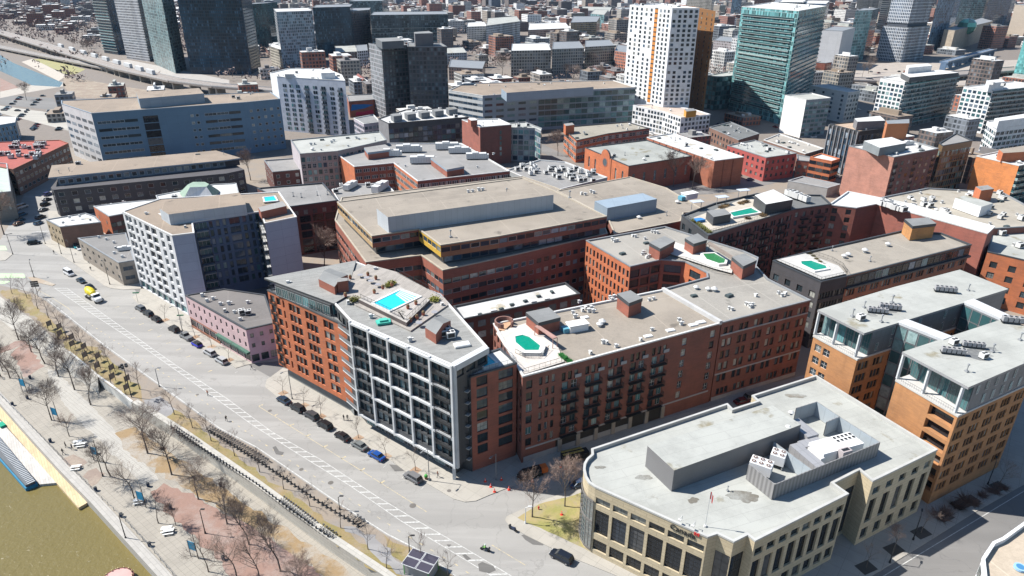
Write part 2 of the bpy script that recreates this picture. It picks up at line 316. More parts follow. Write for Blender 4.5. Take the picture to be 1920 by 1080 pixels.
def win_geo(mb, w, h, sty, T=None):
    """window centred on origin, local x along wall, -y outwards"""
    fm, gm, nx, nz, t = STY[sty]; T = T or (lambda x, y, z: (x, y, z))
    def q(x0, z0, x1, z1, y, m): mb.poly([T(x0, y, z0), T(x1, y, z0), T(x1, y, z1), T(x0, y, z1)], m)
    W, H = w/2, h/2
    q(-W, -H, W, H, 0.0, 1)
    q(-W, -H, W, -H+t, -.05, 0); q(-W, H-t, W, H, -.05, 0); q(-W, -H+t, -W+t, H-t, -.05, 0); q(W-t, -H+t, W, H-t, -.05, 0)
    for i in range(1, nx): x = -W+w*i/nx; q(x-t*.45, -H+t, x+t*.45, H-t, -.045, 0)
    for i in range(1, nz): z = -H+h*i/nz; q(-W+t, z-t*.4, W-t, z+t*.4, -.04, 0)
WM = {}
def win_mesh(w, h, sty):
    k = (round(w, 2), round(h, 2), sty)
    if k not in WM:
        mb = MB(); win_geo(mb, w, h, sty); WM[k] = mb.mesh('window', [STY[sty][0], STY[sty][1]])
    return WM[k]
def bal_mesh(w, d, kind='black', hi=1.05):
    k = ('bal', round(w, 1), round(d, 1), kind)
    if k not in WM:
        mb = MB(); W = w/2
        mb.box(-W, -d, -.2, W, 0, 0, 0)
        if kind == 'glass':
            for a, b in (((-W, 0), (-W, -d)), ((-W, -d), (W, -d)), ((W, -d), (W, 0))): mb.quadv(a, b, .05, hi, 2)
            mb.box(-W, -d-.03, hi, W, -d+.03, hi+.06, 1)
        else:
            mb.box(-W, -d-.03, hi, W, -d+.03, hi+.06, 1); mb.box(-W-.02, -d, hi, -W+.04, 0, hi+.06, 1); mb.box(W-.04, -d, hi, W+.02, 0, hi+.06, 1)
            n = max(3, int(w/.28))
            for i in range(n+1):
                x = -W+w*i/n; mb.box(x-.02, -d-.015, 0, x+.02, -d+.015, hi, 1)
            for i in range(4):
                y = -d*i/4
                for x in (-W, W): mb.box(x-.015, y-.02, 0, x+.015, y+.02, hi, 1)
        cs = {'black': (BLK, BLK), 'conc': (mat('plain', (0.42, 0.42, 0.41)), BLK), 'white': (mat('plain', (0.6, 0.6, 0.6)), GRY), 'glass': (mat('plain', (0.45, 0.45, 0.45)), GRY)}[kind]
        WM[k] = mb.mesh('balcony', [cs[0], cs[1], GLT])
    return WM[k]

# ---------------------------------------------------------------- buildings
class Bd:
    def __init__(s, name, label, cat, org, group=None):
        s.org = (org[0], org[1], 0.0); s.root = thing(name, label, cat, s.org, 0.0, group)
        s.wins = []; s.bals = []; s.foot = []
    def part(s, name, mb, mats, parent=None, smooth=False, org=None, **kw):
        if parent is None:
            o = link(name, mb.mesh(name, mats, s.org, smooth), s.root, (0, 0, 0))
        else:
            o = link(name, mb.mesh(name, mats, s.org, smooth), parent, (0, 0, 0))
        if kw: tag(o, **kw)
        return o
    def vol(s, pts, z0, h, wall, roof, fac=None, edges=None, near=False, par=0.6, cap=None, wname='wall', rname='roof'):
        """pts: world xy, ccw. edges: {i: dict/None or (dict, material)}"""
        flip = area(pts) < 0
        if flip: print('WARN clockwise', s.root.name, s.root.get('label')); pts = list(reversed(pts))
        n = len(pts); mb = MB(); mats = [wall]; u = 0.0; s.foot.append(pts)
        ztop = h-0.12 if par > 0 else h
        for i in range(n):
            a, b = pts[i], pts[(i+1) % n]; L = math.hypot(b[0]-a[0], b[1]-a[1])
            if L < 0.05: continue
            e = (edges or {}).get(i, fac); m = 0
            if isinstance(e, tuple):
                e, mm = e
                if mm not in mats: mats.append(mm)
                m = mats.index(mm)
            nx, ny = (b[1]-a[1])/L, (a[0]-b[0])/L
            vis = nx*(0-a[0])+ny*(0-a[1]) > 0
            rects = []
            if e and vis and L > 2.0: rects = s.face(a, b, L, z0, h, e, near)
            if near and rects: wallcut(mb, a, b, L, z0, ztop, rects, m, u, (e[0] if isinstance(e, list) else e).get('d', .3))
            else: mb.quadv(a, b, z0, ztop, m, u)
            u += L
        if par <= 0: mb.poly([(x, y, h-.02) for x, y in pts], 0)
        w = s.part(wname, mb, mats)
        if par > 0:
            ins = offset(pts, .4); out = offset(pts, -.08); dk = h-par
            rb = MB(); rb.poly([(x, y, dk) for x, y in ins]); r = s.part(rname, rb, [roof])
            pb = MB()
            for i in range(n):
                j = (i+1) % n
                pb.poly([(out[i][0], out[i][1], h), (out[j][0], out[j][1], h), (ins[j][0], ins[j][1], h), (ins[i][0], ins[i][1], h)])
                pb.quadv(out[i], out[j], h-.35, h); pb.quadv(ins[j], ins[i], dk-.02, h)
                pb.poly([(out[j][0], out[j][1], h-.35), (out[i][0], out[i][1], h-.35), (pts[i][0], pts[i][1], h-.35), (pts[j][0], pts[j][1], h-.35)])
            s.part('parapet', pb, [cap or mat('plain', (0.33, 0.34, 0.35), 0.6)])
        return w
    def face(s, a, b, L, z0, h, e, near):
        rects = []; ang = math.atan2(b[1]-a[1], b[0]-a[0]); ux, uy = math.cos(ang), math.sin(ang); nx, ny = uy, -ux
        for q in (e if isinstance(e, list) else [e]):
            u0 = q.get('u0', 0.0)*L; u1 = q.get('u1', 1.0)*L; Lb = u1-u0
            g = q.get('g', 4.0) + z0; t = q.get('t', 1.0); f = q.get('f', 3.3)
            nf = q.get('n') or max(1, int((h-t-g)/f+.25)); f = min(f, (h-t-g)/nf) if not q.get('n') else f
            nb = q.get('nb') or max(1, round(Lb/q.get('b', 3.2))); bw = Lb/nb
            k = q.get('k', 1); w = min(q.get('w', 1.5), (bw-.25)/k); wh = min(q.get('h', 1.9), f-.15); gap = q.get('gap', .6)
            st = q.get('st', 'b'); sk = q.get('skip', 0.0); dz = q.get('s', .9)
            for fl in range(nf):
                for ib in range(nb):
                    uc = u0+bw*(ib+.5)
                    for kk in range(k):
                        if sk and R.random() < sk: continue
                        c = uc+(kk-(k-1)/2)*(w+gap); z = g+f*fl+dz; rects.append((c-w/2, z, c+w/2, z+wh))
                        off = -(e[0] if isinstance(e, list) else e).get('d', .3)+.02 if near else .06
                        px, py = a[0]+ux*c+nx*off, a[1]+uy*c+ny*off
                        s.wins.append((px, py, z+wh/2, ang, w, wh, st if isinstance(st, str) else R.choice(st)))
                    bl = q.get('bal')
                    if bl and (fl >= bl.get('from', 0)) and (ib % bl.get('every', 1) == bl.get('ph', 0)):
                        px, py = a[0]+ux*uc+nx*.02, a[1]+uy*uc+ny*.02
                        s.bals.append((px, py, g+f*fl+.02, ang, min(bl.get('w', bw*.85), bw-.1), bl.get('d', 1.3), bl.get('kind', 'black')))
        return rects
    def box(s, pts, z, z0, wall, roof, name='penthouse', cap=None, edge=None, fac=None, near=False):
        """a box standing on the roof, part of the building (pts photo pixels of its top at height z)"""
        q = ccw(XY(pts, z)); mb = MB(); mb.prism(q, z0, z, 0, 1); o = s.part(name, mb, [wall, roof]); 
        if cap:
            cb = MB(); ou = offset(q, -.12)
            cb.prism(ou, z-.9, z+.06, 0, 1); s.part('roof_edge', cb, [cap, roof], o)
        return o
    def finish(s):
        def key(q):
            x, y = proj(q[:3]); d = math.hypot(q[0], q[1])+50
            return (q[4]*q[5]*1e6/d/d, x, y)
        ws = []
        for q in s.wins:
            k, x, y = key(q)
            if -160 < x < 2080 and -80 < y < 1200: ws.append((k, q))
        ws.sort(key=lambda t: -t[0]); loose = []
        for i, (k, q) in enumerate(ws):
            if i < 100 and k > 16.0:
                link('window', win_mesh(q[4], q[5], q[6]), s.root, (q[0]-s.org[0], q[1]-s.org[1], q[2]), q[3])
            else: loose.append(q)
        by = {}
        for q in loose: by.setdefault(q[6][0] if False else q[6], []).append(q)
        if loose:
            mb = MB(); mats = []
            for st, qs in by.items():
                for j in (0, 1):
                    if STY[st][j] not in mats: mats.append(STY[st][j])
                fi, gi = mats.index(STY[st][0]), mats.index(STY[st][1])
                for q in qs:
                    c, n_ = math.cos(q[3]), math.sin(q[3]); base = len(mb.m)
                    win_geo(mb, q[4], q[5], st, lambda x, y, z, q=q, c=c, n_=n_: (q[0]+x*c-y*n_, q[1]+x*n_+y*c, q[2]+z))
                    for i in range(base, len(mb.m)): mb.m[i] = gi if mb.m[i] == 1 else fi
            s.part('windows', mb, mats, kind='stuff')
        bs = sorted(s.bals, key=lambda q: math.hypot(q[0], q[1]))
        rest = []
        for i, q in enumerate(bs):
            x, y = proj(q[:3])
            if not (-160 < x < 2080 and -80 < y < 1200): continue
            me = bal_mesh(q[4], q[5], q[6])
            if i < 100: link('balcony', me, s.root, (q[0]-s.org[0], q[1]-s.org[1], q[2]), q[3])
            else: rest.append((q, me))
        if rest:
            mb = MB(); mats = []
            for q, me in rest:
                c, n_ = math.cos(q[3]), math.sin(q[3])
                for pl in me.polygons:
                    mm = me.materials[pl.material_index]
                    if mm not in mats: mats.append(mm)
                    mb.poly([(q[0]+v.x*c-v.y*n_, q[1]+v.x*n_+v.y*c, q[2]+v.z) for v in (me.vertices[i].co for i in pl.vertices)], mats.index(mm))
            s.part('balconies', mb, mats, kind='stuff')
def wallcut(mb, a, b, L, z0, z1, rects, m, u0, d):
    ang = math.atan2(b[1]-a[1], b[0]-a[0]); ux, uy = math.cos(ang), math.sin(ang); nx, ny = uy, -ux
    W = lambda u, z, k=0.0: (a[0]+ux*u-nx*k, a[1]+uy*u-ny*k, z)
    zs = sorted({z0, z1} | {round(min(max(r[1], z0), z1), 3) for r in rects} | {round(min(max(r[3], z0), z1), 3) for r in rects})
    for za, zb in zip(zs, zs[1:]):
        if zb-za < 1e-3: continue
        zm = (za+zb)/2; cur = 0.0
        for r in sorted(r for r in rects if r[1] < zm < r[3]):
            if r[0] > cur+1e-4: mb.poly([W(cur, za), W(r[0], za), W(r[0], zb), W(cur, zb)], m, [(u0+cur, za), (u0+r[0], za), (u0+r[0], zb), (u0+cur, zb)])
            cur = max(cur, r[2])
        if cur < L-1e-4: mb.poly([W(cur, za), W(L, za), W(L, zb), W(cur, zb)], m, [(u0+cur, za), (u0+L, za), (u0+L, zb), (u0+cur, zb)])
    for (x0, y0, x1, y1) in rects:
        mb.poly([W(x0, y0), W(x1, y0), W(x1, y0, d), W(x0, y0, d)], m); mb.poly([W(x1, y1), W(x0, y1), W(x0, y1, d), W(x1, y1, d)], m)
        mb.poly([W(x0, y1), W(x0, y0), W(x0, y0, d), W(x0, y1, d)], m); mb.poly([W(x1, y0), W(x1, y1), W(x1, y1, d), W(x1, y0, d)], m)
FOOT = []; FB = {}
def ingr(pt, pol):
    x, y = pt; c = False; j = len(pol)-1
    for i in range(len(pol)):
        if (pol[i][1] > y) != (pol[j][1] > y) and x < (pol[j][0]-pol[i][0])*(y-pol[i][1])/(pol[j][1]-pol[i][1])+pol[i][0]: c = not c
        j = i
    return c
def bld(name, label, px, h, wall, roof, fac=None, edges=None, near=False, par=0.6, cap=None, cat='building', z0=0.0, done=True, group=None):
    pts = XY(px, h)
    b = Bd(name, label, cat, (sum(p[0] for p in pts)/len(pts), sum(p[1] for p in pts)/len(pts)), group)
    b.vol(pts, z0, h, wall, roof, fac, edges, near, par, cap)
    FOOT.append(pts); FB[name] = pts
    if done: b.finish()
    return b
# ---------------------------------------------------------------- ground, road, park, water
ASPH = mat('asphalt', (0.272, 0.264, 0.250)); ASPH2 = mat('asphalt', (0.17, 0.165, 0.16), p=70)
CONC = mat('concrete', (0.33, 0.31, 0.275)); CONC2 = mat('concrete', (0.285, 0.262, 0.225), p=(1.2, 1.2)); PALE = mat('concrete', (0.345, 0.33, 0.30), p=(0.8, 0.8))
GRAVEL = mat('pavers', (0.235, 0.195, 0.155), col2=(0.205, 0.185, 0.165)); GRASS = mat('grass', (0.21, 0.155, 0.075), col2=(0.17, 0.145, 0.05))
LAWN = mat('grass', (0.20, 0.19, 0.06), col2=(0.28, 0.22, 0.11)); REDP = mat('pavers', (0.235, 0.145, 0.115), col2=(0.26, 0.20, 0.175))
STONE = mat('stone', (0.40, 0.385, 0.35)); FARG = mat('plain', (0.17, 0.145, 0.125)); LINE = mat('worn', (0.52, 0.52, 0.50), col2=(0.33, 0.33, 0.32)); YEL = mat('worn', (0.50, 0.40, 0.22), col2=(0.27, 0.26, 0.23))
WALLPX = [(1000, 1290), (717, 1080), (620, 1015), (480, 912), (335, 810), (235, 745), (183, 707), (110, 643), (60, 598), (0, 556), (-260, 470)]
wt = XY(WALLPX, 0.0)
wstruct('ground', wt + [(-900, 330), (-5200, 1500), (-5200, 6200), (5200, 6200), (5200, -200), (60, -200)], 0.0, GRAVEL)
far = wstruct('far_ground', [(-5150, 1520), (-900, 450), (-300, 420), (300, 330), (5150, 600), (5150, 6150), (-5150, 6150)], 0.012, FARG)
wstruct('lower_park', [(wt[i][0]+(0.5 if i < 8 else 8), wt[i][1]+.5) for i in range(len(wt))] + XY([(-400, 430), (-150, 590), (0, 757), (45, 808), (110, 880), (170, 942), (295, 1080), (450, 1260)], -3.0), -3.0, CONC2)
wstruct('river_water', [(-2000, -300), (60, -300), (60, 300), (-2000, 600)], -5.0, mat('water', (0.155, 0.125, 0.045)))
ms = MB()   # sloping path and bank at the head of the lower park
up = XY([(183, 707), (110, 643), (60, 598), (0, 556), (-260, 470)], 0.0); lo = XY([(185, 738), (105, 683), (55, 640), (-5, 596), (-300, 500)], -3.0)
for i in range(4): ms.poly([(up[i][0], up[i][1], .0), (up[i+1][0], up[i+1][1], .0), (lo[i+1][0], lo[i+1][1], -3.0), (lo[i][0], lo[i][1], -3.0)])
ms.poly([(up[0][0], up[0][1], .0), (lo[0][0], lo[0][1], -3.0), (up[0][0], up[0][1], -3.05)])
link('sloping_path', ms.mesh('sloping_path', [PALE]), kind='structure')
MAINROAD = [(840, 1072), (787, 1035), (725, 1004), (635, 947), (480, 841), (410, 805), (300, 725), (195, 650), (87, 565), (60, 548), (0, 535), (-300, 520), (-300, 300), (0, 345), (20, 420), (0, 300), (40, 330), (100, 350), (100, 395), (86, 440), (60, 470), (245, 520), (270, 560), (520, 690), (1000, 830), (1200, 780), (1200, 850), (1110, 980), (1300, 1300), (1000, 1200)]
struct('main_road', [(1100, 1260), (840, 1072), (787, 1035), (725, 1004), (635, 947), (480, 841), (410, 805), (300, 725), (195, 650), (87, 565), (60, 548), (0, 535), (-500, 480), (-500, 330), (0, 450), (30, 400), (60, 330), (110, 330), (110, 440), (250, 515), (420, 600), (560, 650), (700, 760), (880, 860), (1600, 680), (1640, 730), (1110, 900), (1060, 960), (1400, 1200)], 0.02, ASPH)
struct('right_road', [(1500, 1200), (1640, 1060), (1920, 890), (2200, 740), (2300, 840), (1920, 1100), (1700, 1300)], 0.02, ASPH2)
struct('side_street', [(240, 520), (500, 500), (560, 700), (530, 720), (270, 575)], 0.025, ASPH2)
# pavements with real kerbs
KERB = 0.15
def pave(pts, m=CONC): return struct('pavement', pts, KERB, m, 0.0)
pave([(497, 725), (500, 712), (530, 690), (700, 720), (880, 860), (1000, 850), (1600, 690), (1600, 705), (1048, 872), (968, 908), (920, 927), (892, 939), (872, 941), (850, 935), (802, 907), (762, 885), (725, 857), (660, 822), (600, 790), (520, 745)])
pave([(247, 557), (262, 548), (270, 520), (560, 640), (530, 676), (480, 680), (462, 684), (442, 690), (435, 685), (375, 650), (305, 602), (260, 570)])
pave([(78, 455), (95, 448), (90, 395), (260, 400), (300, 540), (267, 541), (230, 543), (207, 540), (195, 535), (140, 495)])
pave([(947, 975), (950, 968), (1000, 945), (1088, 912), (1400, 800), (1620, 690), (1900, 690), (2250, 700), (1920, 908), (1825, 962), (1700, 1040), (1600, 1100), (1500, 1180), (1400, 1240), (1170, 1085), (1060, 1040), (985, 1003), (955, 985)])
pave([(1870, 1030), (2100, 870), (2300, 1000), (2000, 1300), (1800, 1200), (1820, 1100)])
struct('lawn', [(970, 972), (1010, 945), (1105, 920), (1110, 1035), (1060, 1010)], KERB+.012, LAWN)
struct('grass_verge', [(0, 545), (30, 543), (55, 553), (62, 572), (95, 597), (140, 640), (180, 652), (270, 735), (268, 752), (239, 743), (205, 716), (183, 700), (150, 672), (105, 630), (67, 597), (0, 552)], 0.02, GRASS)
struct('grass_verge', [(305, 785), (330, 770), (380, 800), (430, 845), (500, 895), (600, 965), (660, 1000), (640, 1015), (560, 960), (470, 897), (380, 835)], 0.02, GRASS)
struct('grass_verge', [(600, 985), (650, 1003), (700, 1027), (770, 1090), (715, 1078), (622, 1013)], 0.024, GRASS)
struct('grass_verge', [(722, 1004), (740, 1013), (800, 1046), (860, 1090), (790, 1078), (735, 1040)], 0.02, GRASS)
struct('asphalt_path', [(270, 752), (300, 742), (335, 772), (310, 795), (280, 770)], 0.015, mat('asphalt', (0.24, 0.235, 0.235), p=20))
struct('asphalt_path', [(640, 985), (700, 1002), (735, 1040), (790, 1085), (740, 1075), (690, 1020)], 0.03, mat('asphalt', (0.24, 0.235, 0.235), p=20))
struct('brick_path', [(22, 660), (50, 640), (84, 688), (46, 709)], -2.99, REDP)
struct('brick_path', [(-40, 662), (0, 651), (42, 637), (46, 646), (0, 664), (-30, 676)], -2.985, REDP)
struct('brick_path', [(282, 925), (310, 907), (360, 925), (420, 960), (480, 990), (540, 1025), (610, 1085), (700, 1180), (520, 1180), (440, 1090), (405, 1045), (365, 1005), (315, 965)], -2.99, REDP)
struct('leaf_litter', [(250, 800), (340, 862), (480, 955), (640, 1062), (760, 1150), (650, 1110), (540, 1030), (480, 992), (400, 945), (320, 900), (240, 850), (215, 810)], -2.985, mat('pavers', (0.24, 0.165, 0.085), col2=(0.29, 0.265, 0.23)))
struct('bare_soil', [(115, 862), (135, 852), (158, 860), (160, 870), (140, 882), (122, 876)], -2.98, mat('pavers', (0.22, 0.17, 0.14), col2=(0.3, 0.25, 0.2)))
struct('bare_soil', [(152, 895), (178, 876), (192, 890), (186, 905), (168, 910)], -2.98, mat('pavers', (0.22, 0.17, 0.14), col2=(0.3, 0.25, 0.2)))
struct('stone_path', [(85, 690), (110, 700), (200, 790), (300, 900), (270, 910), (190, 830), (120, 760)], -2.988, PALE)
# far terrain pieces
struct('canal_water', [(-200, 96), (0, 103), (25, 118), (118, 155), (112, 163), (60, 160), (0, 133), (-200, 110)], 0.05, mat('water', (0.10, 0.16, 0.20)))
struct('canal_bank', [(40, 116), (62, 110), (125, 142), (110, 152)], 0.06, mat('plain', (0.40, 0.36, 0.31)))
struct('grass_bank', [(62, 111), (90, 110), (160, 130), (140, 140), (122, 139)], 0.07, mat('grass', (0.26, 0.24, 0.10), col2=(0.2, 0.2, 0.08)))
struct('highway', [(-300, 190), (0, 198), (122, 215), (128, 245), (0, 212), (-300, 214)], 0.05, mat('asphalt', (0.36, 0.345, 0.31), p=5))
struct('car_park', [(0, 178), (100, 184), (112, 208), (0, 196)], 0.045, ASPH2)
struct('quay_path', [(0, 172), (40, 162), (118, 153), (124, 161), (60, 172), (0, 184)], .046, mat('plain', (0.36, 0.33, 0.29)))
struct('scrub_bank', [(120, 143), (250, 165), (340, 178), (240, 188), (135, 182), (118, 160)], .046, mat('pavers', (0.22, 0.17, 0.13), col2=(0.30, 0.26, 0.20)))
struct('rail_terrace', [(150, 118), (240, 112), (430, 150), (430, 165), (250, 150)], .046, mat('plain', (0.33, 0.31, 0.29)))
struct('red_square', [(0, 146), (36, 164), (0, 172)], 0.05, REDP)
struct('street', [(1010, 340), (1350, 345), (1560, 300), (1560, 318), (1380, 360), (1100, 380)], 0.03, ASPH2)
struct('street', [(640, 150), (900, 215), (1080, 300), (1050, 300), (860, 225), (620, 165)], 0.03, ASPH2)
struct('rail_yard', [(1520, 122), (1920, 112), (1920, 160), (1520, 158)], 0.05, mat('pavers', (0.34, 0.30, 0.26), col2=(0.26, 0.23, 0.21)))
# retaining wall between street level and the lower park, quay coping
def wallrun(name, label, pts, z0, z1, th, m, cap=None, cat='wall', side=1):
    q = pts; mb = MB(); u = 0
    b_ = []
    for i in range(len(q)):
        a = q[max(i-1, 0)]; c = q[min(i+1, len(q)-1)]; d = Vector((c[0]-a[0], c[1]-a[1])).normalized(); b_.append((q[i][0]-d.y*th*side, q[i][1]+d.x*th*side))
    for i in range(len(q)-1):
        L = math.hypot(q[i+1][0]-q[i][0], q[i+1][1]-q[i][1])
        mb.quadv(q[i], q[i+1], z0, z1, 0, u); mb.quadv(b_[i+1], b_[i], z0, z1, 0, u)
        mb.poly([(q[i][0], q[i][1], z1), (q[i+1][0], q[i+1][1], z1), (b_[i+1][0], b_[i+1][1], z1), (b_[i][0], b_[i][1], z1)], 0, [(u, 0), (u+L, 0), (u+L, th), (u, th)])
        u += L
    for i in (0, len(q)-1): mb.quadv(q[i], b_[i], z0, z1)
    o = link(name, mb.mesh(name, [m], (q[0][0], q[0][1], z0)), None, (q[0][0], q[0][1], z0)); return tag(o, label, cat)
wallrun('retaining_wall', 'long pale stone retaining wall between the bicycle rows above and the leafy lower park', XY([(1000, 1290), (717, 1080), (620, 1015), (480, 912), (335, 810), (248, 756)], 0.0), -3.4, 0.3, -1.5, STONE)
wallrun('retaining_wall', 'short pale concrete wall tapering beside the display panels, shaded path at its foot', XY([(246, 754), (235, 745), (206, 722), (183, 706), (160, 686), (128, 660)], 0.0), -3.4, 0.1, -0.5, mat('plain', (0.5, 0.5, 0.48)))
QO = [(-150, 590), (0, 757), (45, 808), (110, 880), (170, 942), (295, 1080), (430, 1240)]
wallrun('quay_wall', 'weathered granite block quay edge above the brown river water', XY(QO, -2.75), -6.0, -2.75, -1.9, mat('stone', (0.36, 0.345, 0.32)), side=-1)
# ---------------------------------------------------------------- near buildings
TAN = mat('gravel', (0.235, 0.205, 0.17)); TAN2 = mat('gravel', (0.25, 0.235, 0.21)); BRN = mat('gravel', (0.22, 0.175, 0.135)); GRV = mat('gravel', (0.21, 0.205, 0.20))
MEM = mat('membrane', (0.345, 0.352, 0.33)); MEMW = mat('membrane', (0.50, 0.50, 0.49)); MEMG = mat('membrane', (0.20, 0.205, 0.205), p=1.2); MEMD = mat('membrane', (0.13, 0.135, 0.135))
OR = mat('brick', (0.42, 0.125, 0.05)); RED = mat('brick', (0.19, 0.07, 0.05)); RED2 = mat('brick', (0.26, 0.085, 0.055)); DRED = mat('brick', (0.11, 0.038, 0.032)); AMB = mat('brick', (0.37, 0.175, 0.07)); PNKB = mat('brick', (0.36, 0.17, 0.125))
STEEL = mat('panel', (0.15, 0.17, 0.195), 0.45, 0.3, p=(1.5, 3.3)); WFR = mat('plain', (0.50, 0.515, 0.53), 0.6); DKM = mat('panel', (0.06, 0.063, 0.068), 0.5, p=(1.5, 3.0)); CAPW = mat('plain', (0.55, 0.55, 0.54), 0.6); CAPD = mat('plain', (0.05, 0.055, 0.062), 0.5); CAPG = mat('plain', (0.22, 0.23, 0.24), 0.5)
WATP = mat('water', (0.02, 0.50, 0.62)); WATG = mat('water', (0.0, 0.23, 0.15)); WATK = mat('water', (0.03, 0.17, 0.05)); DECK = mat('planks', (0.36, 0.33, 0.29), p=-20)

def grid(b, name, a, c, z0, z1, cols, zs, t, out, m, back=0.0):
    """proud facade grid: posts at fractions, beams at heights"""
    ang = math.atan2(c[1]-a[1], c[0]-a[0]); L = math.hypot(c[0]-a[0], c[1]-a[1]); mb = MB()
    for f in cols: mb.obox(a, ang, L*f-t/2, -out, z0, L*f+t/2, back, z1)
    for z in zs: mb.obox(a, ang, t/2+.002, -out+.004, z-t/2, L-t/2-.002, back, z+t/2)
    return b.part(name, mb, [m])
def water_pool(b, px, z, m, rim=0.7, deckm=None, up=0.0):
    q = ccw(XY(px, z)); o = offset(q, -rim); mb = MB()
    for i in range(len(q)):
        j = (i+1) % len(q); mb.poly([(o[i][0], o[i][1], z+.1), (o[j][0], o[j][1], z+.1), (q[j][0], q[j][1], z+.1), (q[i][0], q[i][1], z+.1)]); mb.quadv(o[i], o[j], z-.3-up, z+.1); mb.quadv(q[j], q[i], z-.1, z+.1)
    p = b.part('pool', mb, [deckm or mat('plain', (0.62, 0.62, 0.6), 0.5)]); wb = MB(); wb.poly([(x, y, z-.02) for x, y in q]); b.part('pool_water', wb, [m], p)
def rail(b, px, z, h=1.1, m=None, closed=False, name='railing'):
    q = XY(px, z); mb = MB(); q = q+[q[0]] if closed else q
    for i in range(len(q)-1):
        a, c = q[i], q[i+1]; L = math.hypot(c[0]-a[0], c[1]-a[1]); ang = math.atan2(c[1]-a[1], c[0]-a[0])
        mb.obox(a, ang, 0, -.03, z+h-.06, L, .03, z+h); mb.obox(a, ang, 0, -.02, z+.12, L, .02, z+.17)
        for k in range(int(L/1.4)+1): mb.obox(a, ang, min(k*1.4, L-.05), -.025, z, min(k*1.4, L-.05)+.05, .025, z+h)
        for k in range(int(L/.35)): mb.obox(a, ang, k*.35, -.008, z+.15, k*.35+.02, .008, z+h-.05)
    return b.part(name, mb, [m or BLK])
def deck(b, px, z, m, name='terrace', t=.06):
    mb = MB(); mb.prism(XY(px, z), z-t, z); return b.part(name, mb, [m])

# 1 white framed and orange brick waterfront apartments
MEMG2 = mat('planks', (0.235, 0.235, 0.225), p=-20)
W = XY([(656, 600), (849, 685), (914, 650), (826, 551), (667, 490), (602, 541)], 29.0)
org = ((W[0][0]+W[2][0])/2, (W[0][1]+W[2][1])/2)
A = Bd('apartment_building', 'waterfront apartment block with a white grid front, orange brick wing and bright rooftop swimming pool', 'apartment block', org); FOOT.append(W)
L8 = dict(g=1.5, t=0.6, n=8, f=2.93)
bayw = dict(nb=5, k=3, w=1.85, gap=.06, h=2.3, s=.3, st=['c3', 'c2', 'c3', 'c4'], d=.55, **L8)
A.vol(W, 3.6, 29.0, DKM, MEMG2, dict(b=4, w=1.5, h=1.8, f=3, st='b'), {0: (bayw, DKM), 1: (dict(b=3.2, w=2.6, h=2.3, f=2.95, g=21.0, st='b3', d=.3), DKM), 2: (None, RED), 3: (None, DKM), 5: (dict(b=3.0, w=2, h=2, g=18, f=3, st='b2'), DKM)}, True, 0.35, CAPW)
grid(A, 'white_frame', W[0], W[1], 3.4, 28.97, [0.006, .2, .4, .6, .8, .994], [3.9]+[5.1+5.86*k-.1 for k in range(1, 4)]+[28.4], .5, .5, WFR, .1)
grid(A, 'white_frame', W[1], W[2], 3.4, 28.96, [.025], [], .62, .45, WFR, .2)
mb = MB(); ang = math.atan2(W[2][1]-W[1][1], W[2][0]-W[1][0]); Lx = math.hypot(W[2][0]-W[1][0], W[2][1]-W[1][1]); mb.obox(W[1], ang, .6, -.5, 27.6, Lx, 1.0, 28.95); A.part('white_frame', mb, [WFR])
mb = MB(); gW = offset(W, 1.6); mb.prism(gW, 0, 3.6); A.part('ground_floor', mb, [DKM])
g0, g1 = gW[0], gW[1]; L = math.hypot(g1[0]-g0[0], g1[1]-g0[1]); A.wins += [(g0[0]+(g1[0]-g0[0])*(k+.5)/9, g0[1]+(g1[1]-g0[1])*(k+.5)/9, 1.9, math.atan2(g1[1]-g0[1], g1[0]-g0[0]), L/9-.3, 3.0, 'tw') for k in range(9)]
for k in range(8):
    for f in (.1, .9):
        if k % 2 == 0 or f > .5: A.bals.append((W[0][0]+(W[1][0]-W[0][0])*f-.25*.6, W[0][1]+(W[1][1]-W[0][1])*f-.25, 5.1+2.93*k, math.atan2(W[1][1]-W[0][1], W[1][0]-W[0][0]), 4.6, .3, 'black'))
for px, pz in ((848, 686),): 
    mb = MB(); q = W[1]; mb.box(q[0]-.9, q[1]+.1, 0, q[0]-.2, q[1]+.8, 3.5); A.part('column', mb, [WFR])
O = XY([(501, 543), (631, 603)], 25.8); Ob = O+XY([(650, 590), (640, 560), (667, 492), (560, 512)], 29.0); FOOT.append(Ob)
of = dict(f=2.95, n=7, g=1.0, t=.8, h=2.1, s=.35, d=.35)
ofs = [dict(u0=.02, u1=.11, nb=1, w=1.9, st='b2', bal=dict(every=1, w=2.2, d=.3), **of), dict(u0=.11, u1=.2, nb=1, w=1.8, st='b2', **of), dict(u0=.2, u1=.27, nb=1, w=.75, st='b', **of), dict(u0=.29, u1=.51, nb=1, k=3, w=1.5, gap=.1, st='b2', **of),
       dict(u0=.53, u1=.75, nb=1, k=3, w=1.5, gap=.1, st='b2', **of), dict(u0=.78, u1=.98, nb=1, k=2, w=1.9, gap=.1, st='b2', **of)]
A.vol(Ob, 3.6, 25.8, OR, MEMG, None, {0: (ofs, OR), 5: (dict(b=4, w=2, h=2, f=2.95, st='b2', d=.3), OR)}, True, 0.3, CAPD)
mb = MB(); mb.prism(offset(ccw(Ob), 1.2), 0, 3.6); A.part('ground_floor', mb, [mat('plain', (0.16, 0.17, 0.17))])
pw = XY([(515, 531), (618, 569), (640, 560), (660, 494), (566, 513)], 29.0); A.vol(pw, 25.5, 28.6, DKM, MEMG, dict(b=2.4, w=2.2, h=2.4, f=2.8, g=.3, t=.1, st='tw', s=0, n=1), None, False, 0)
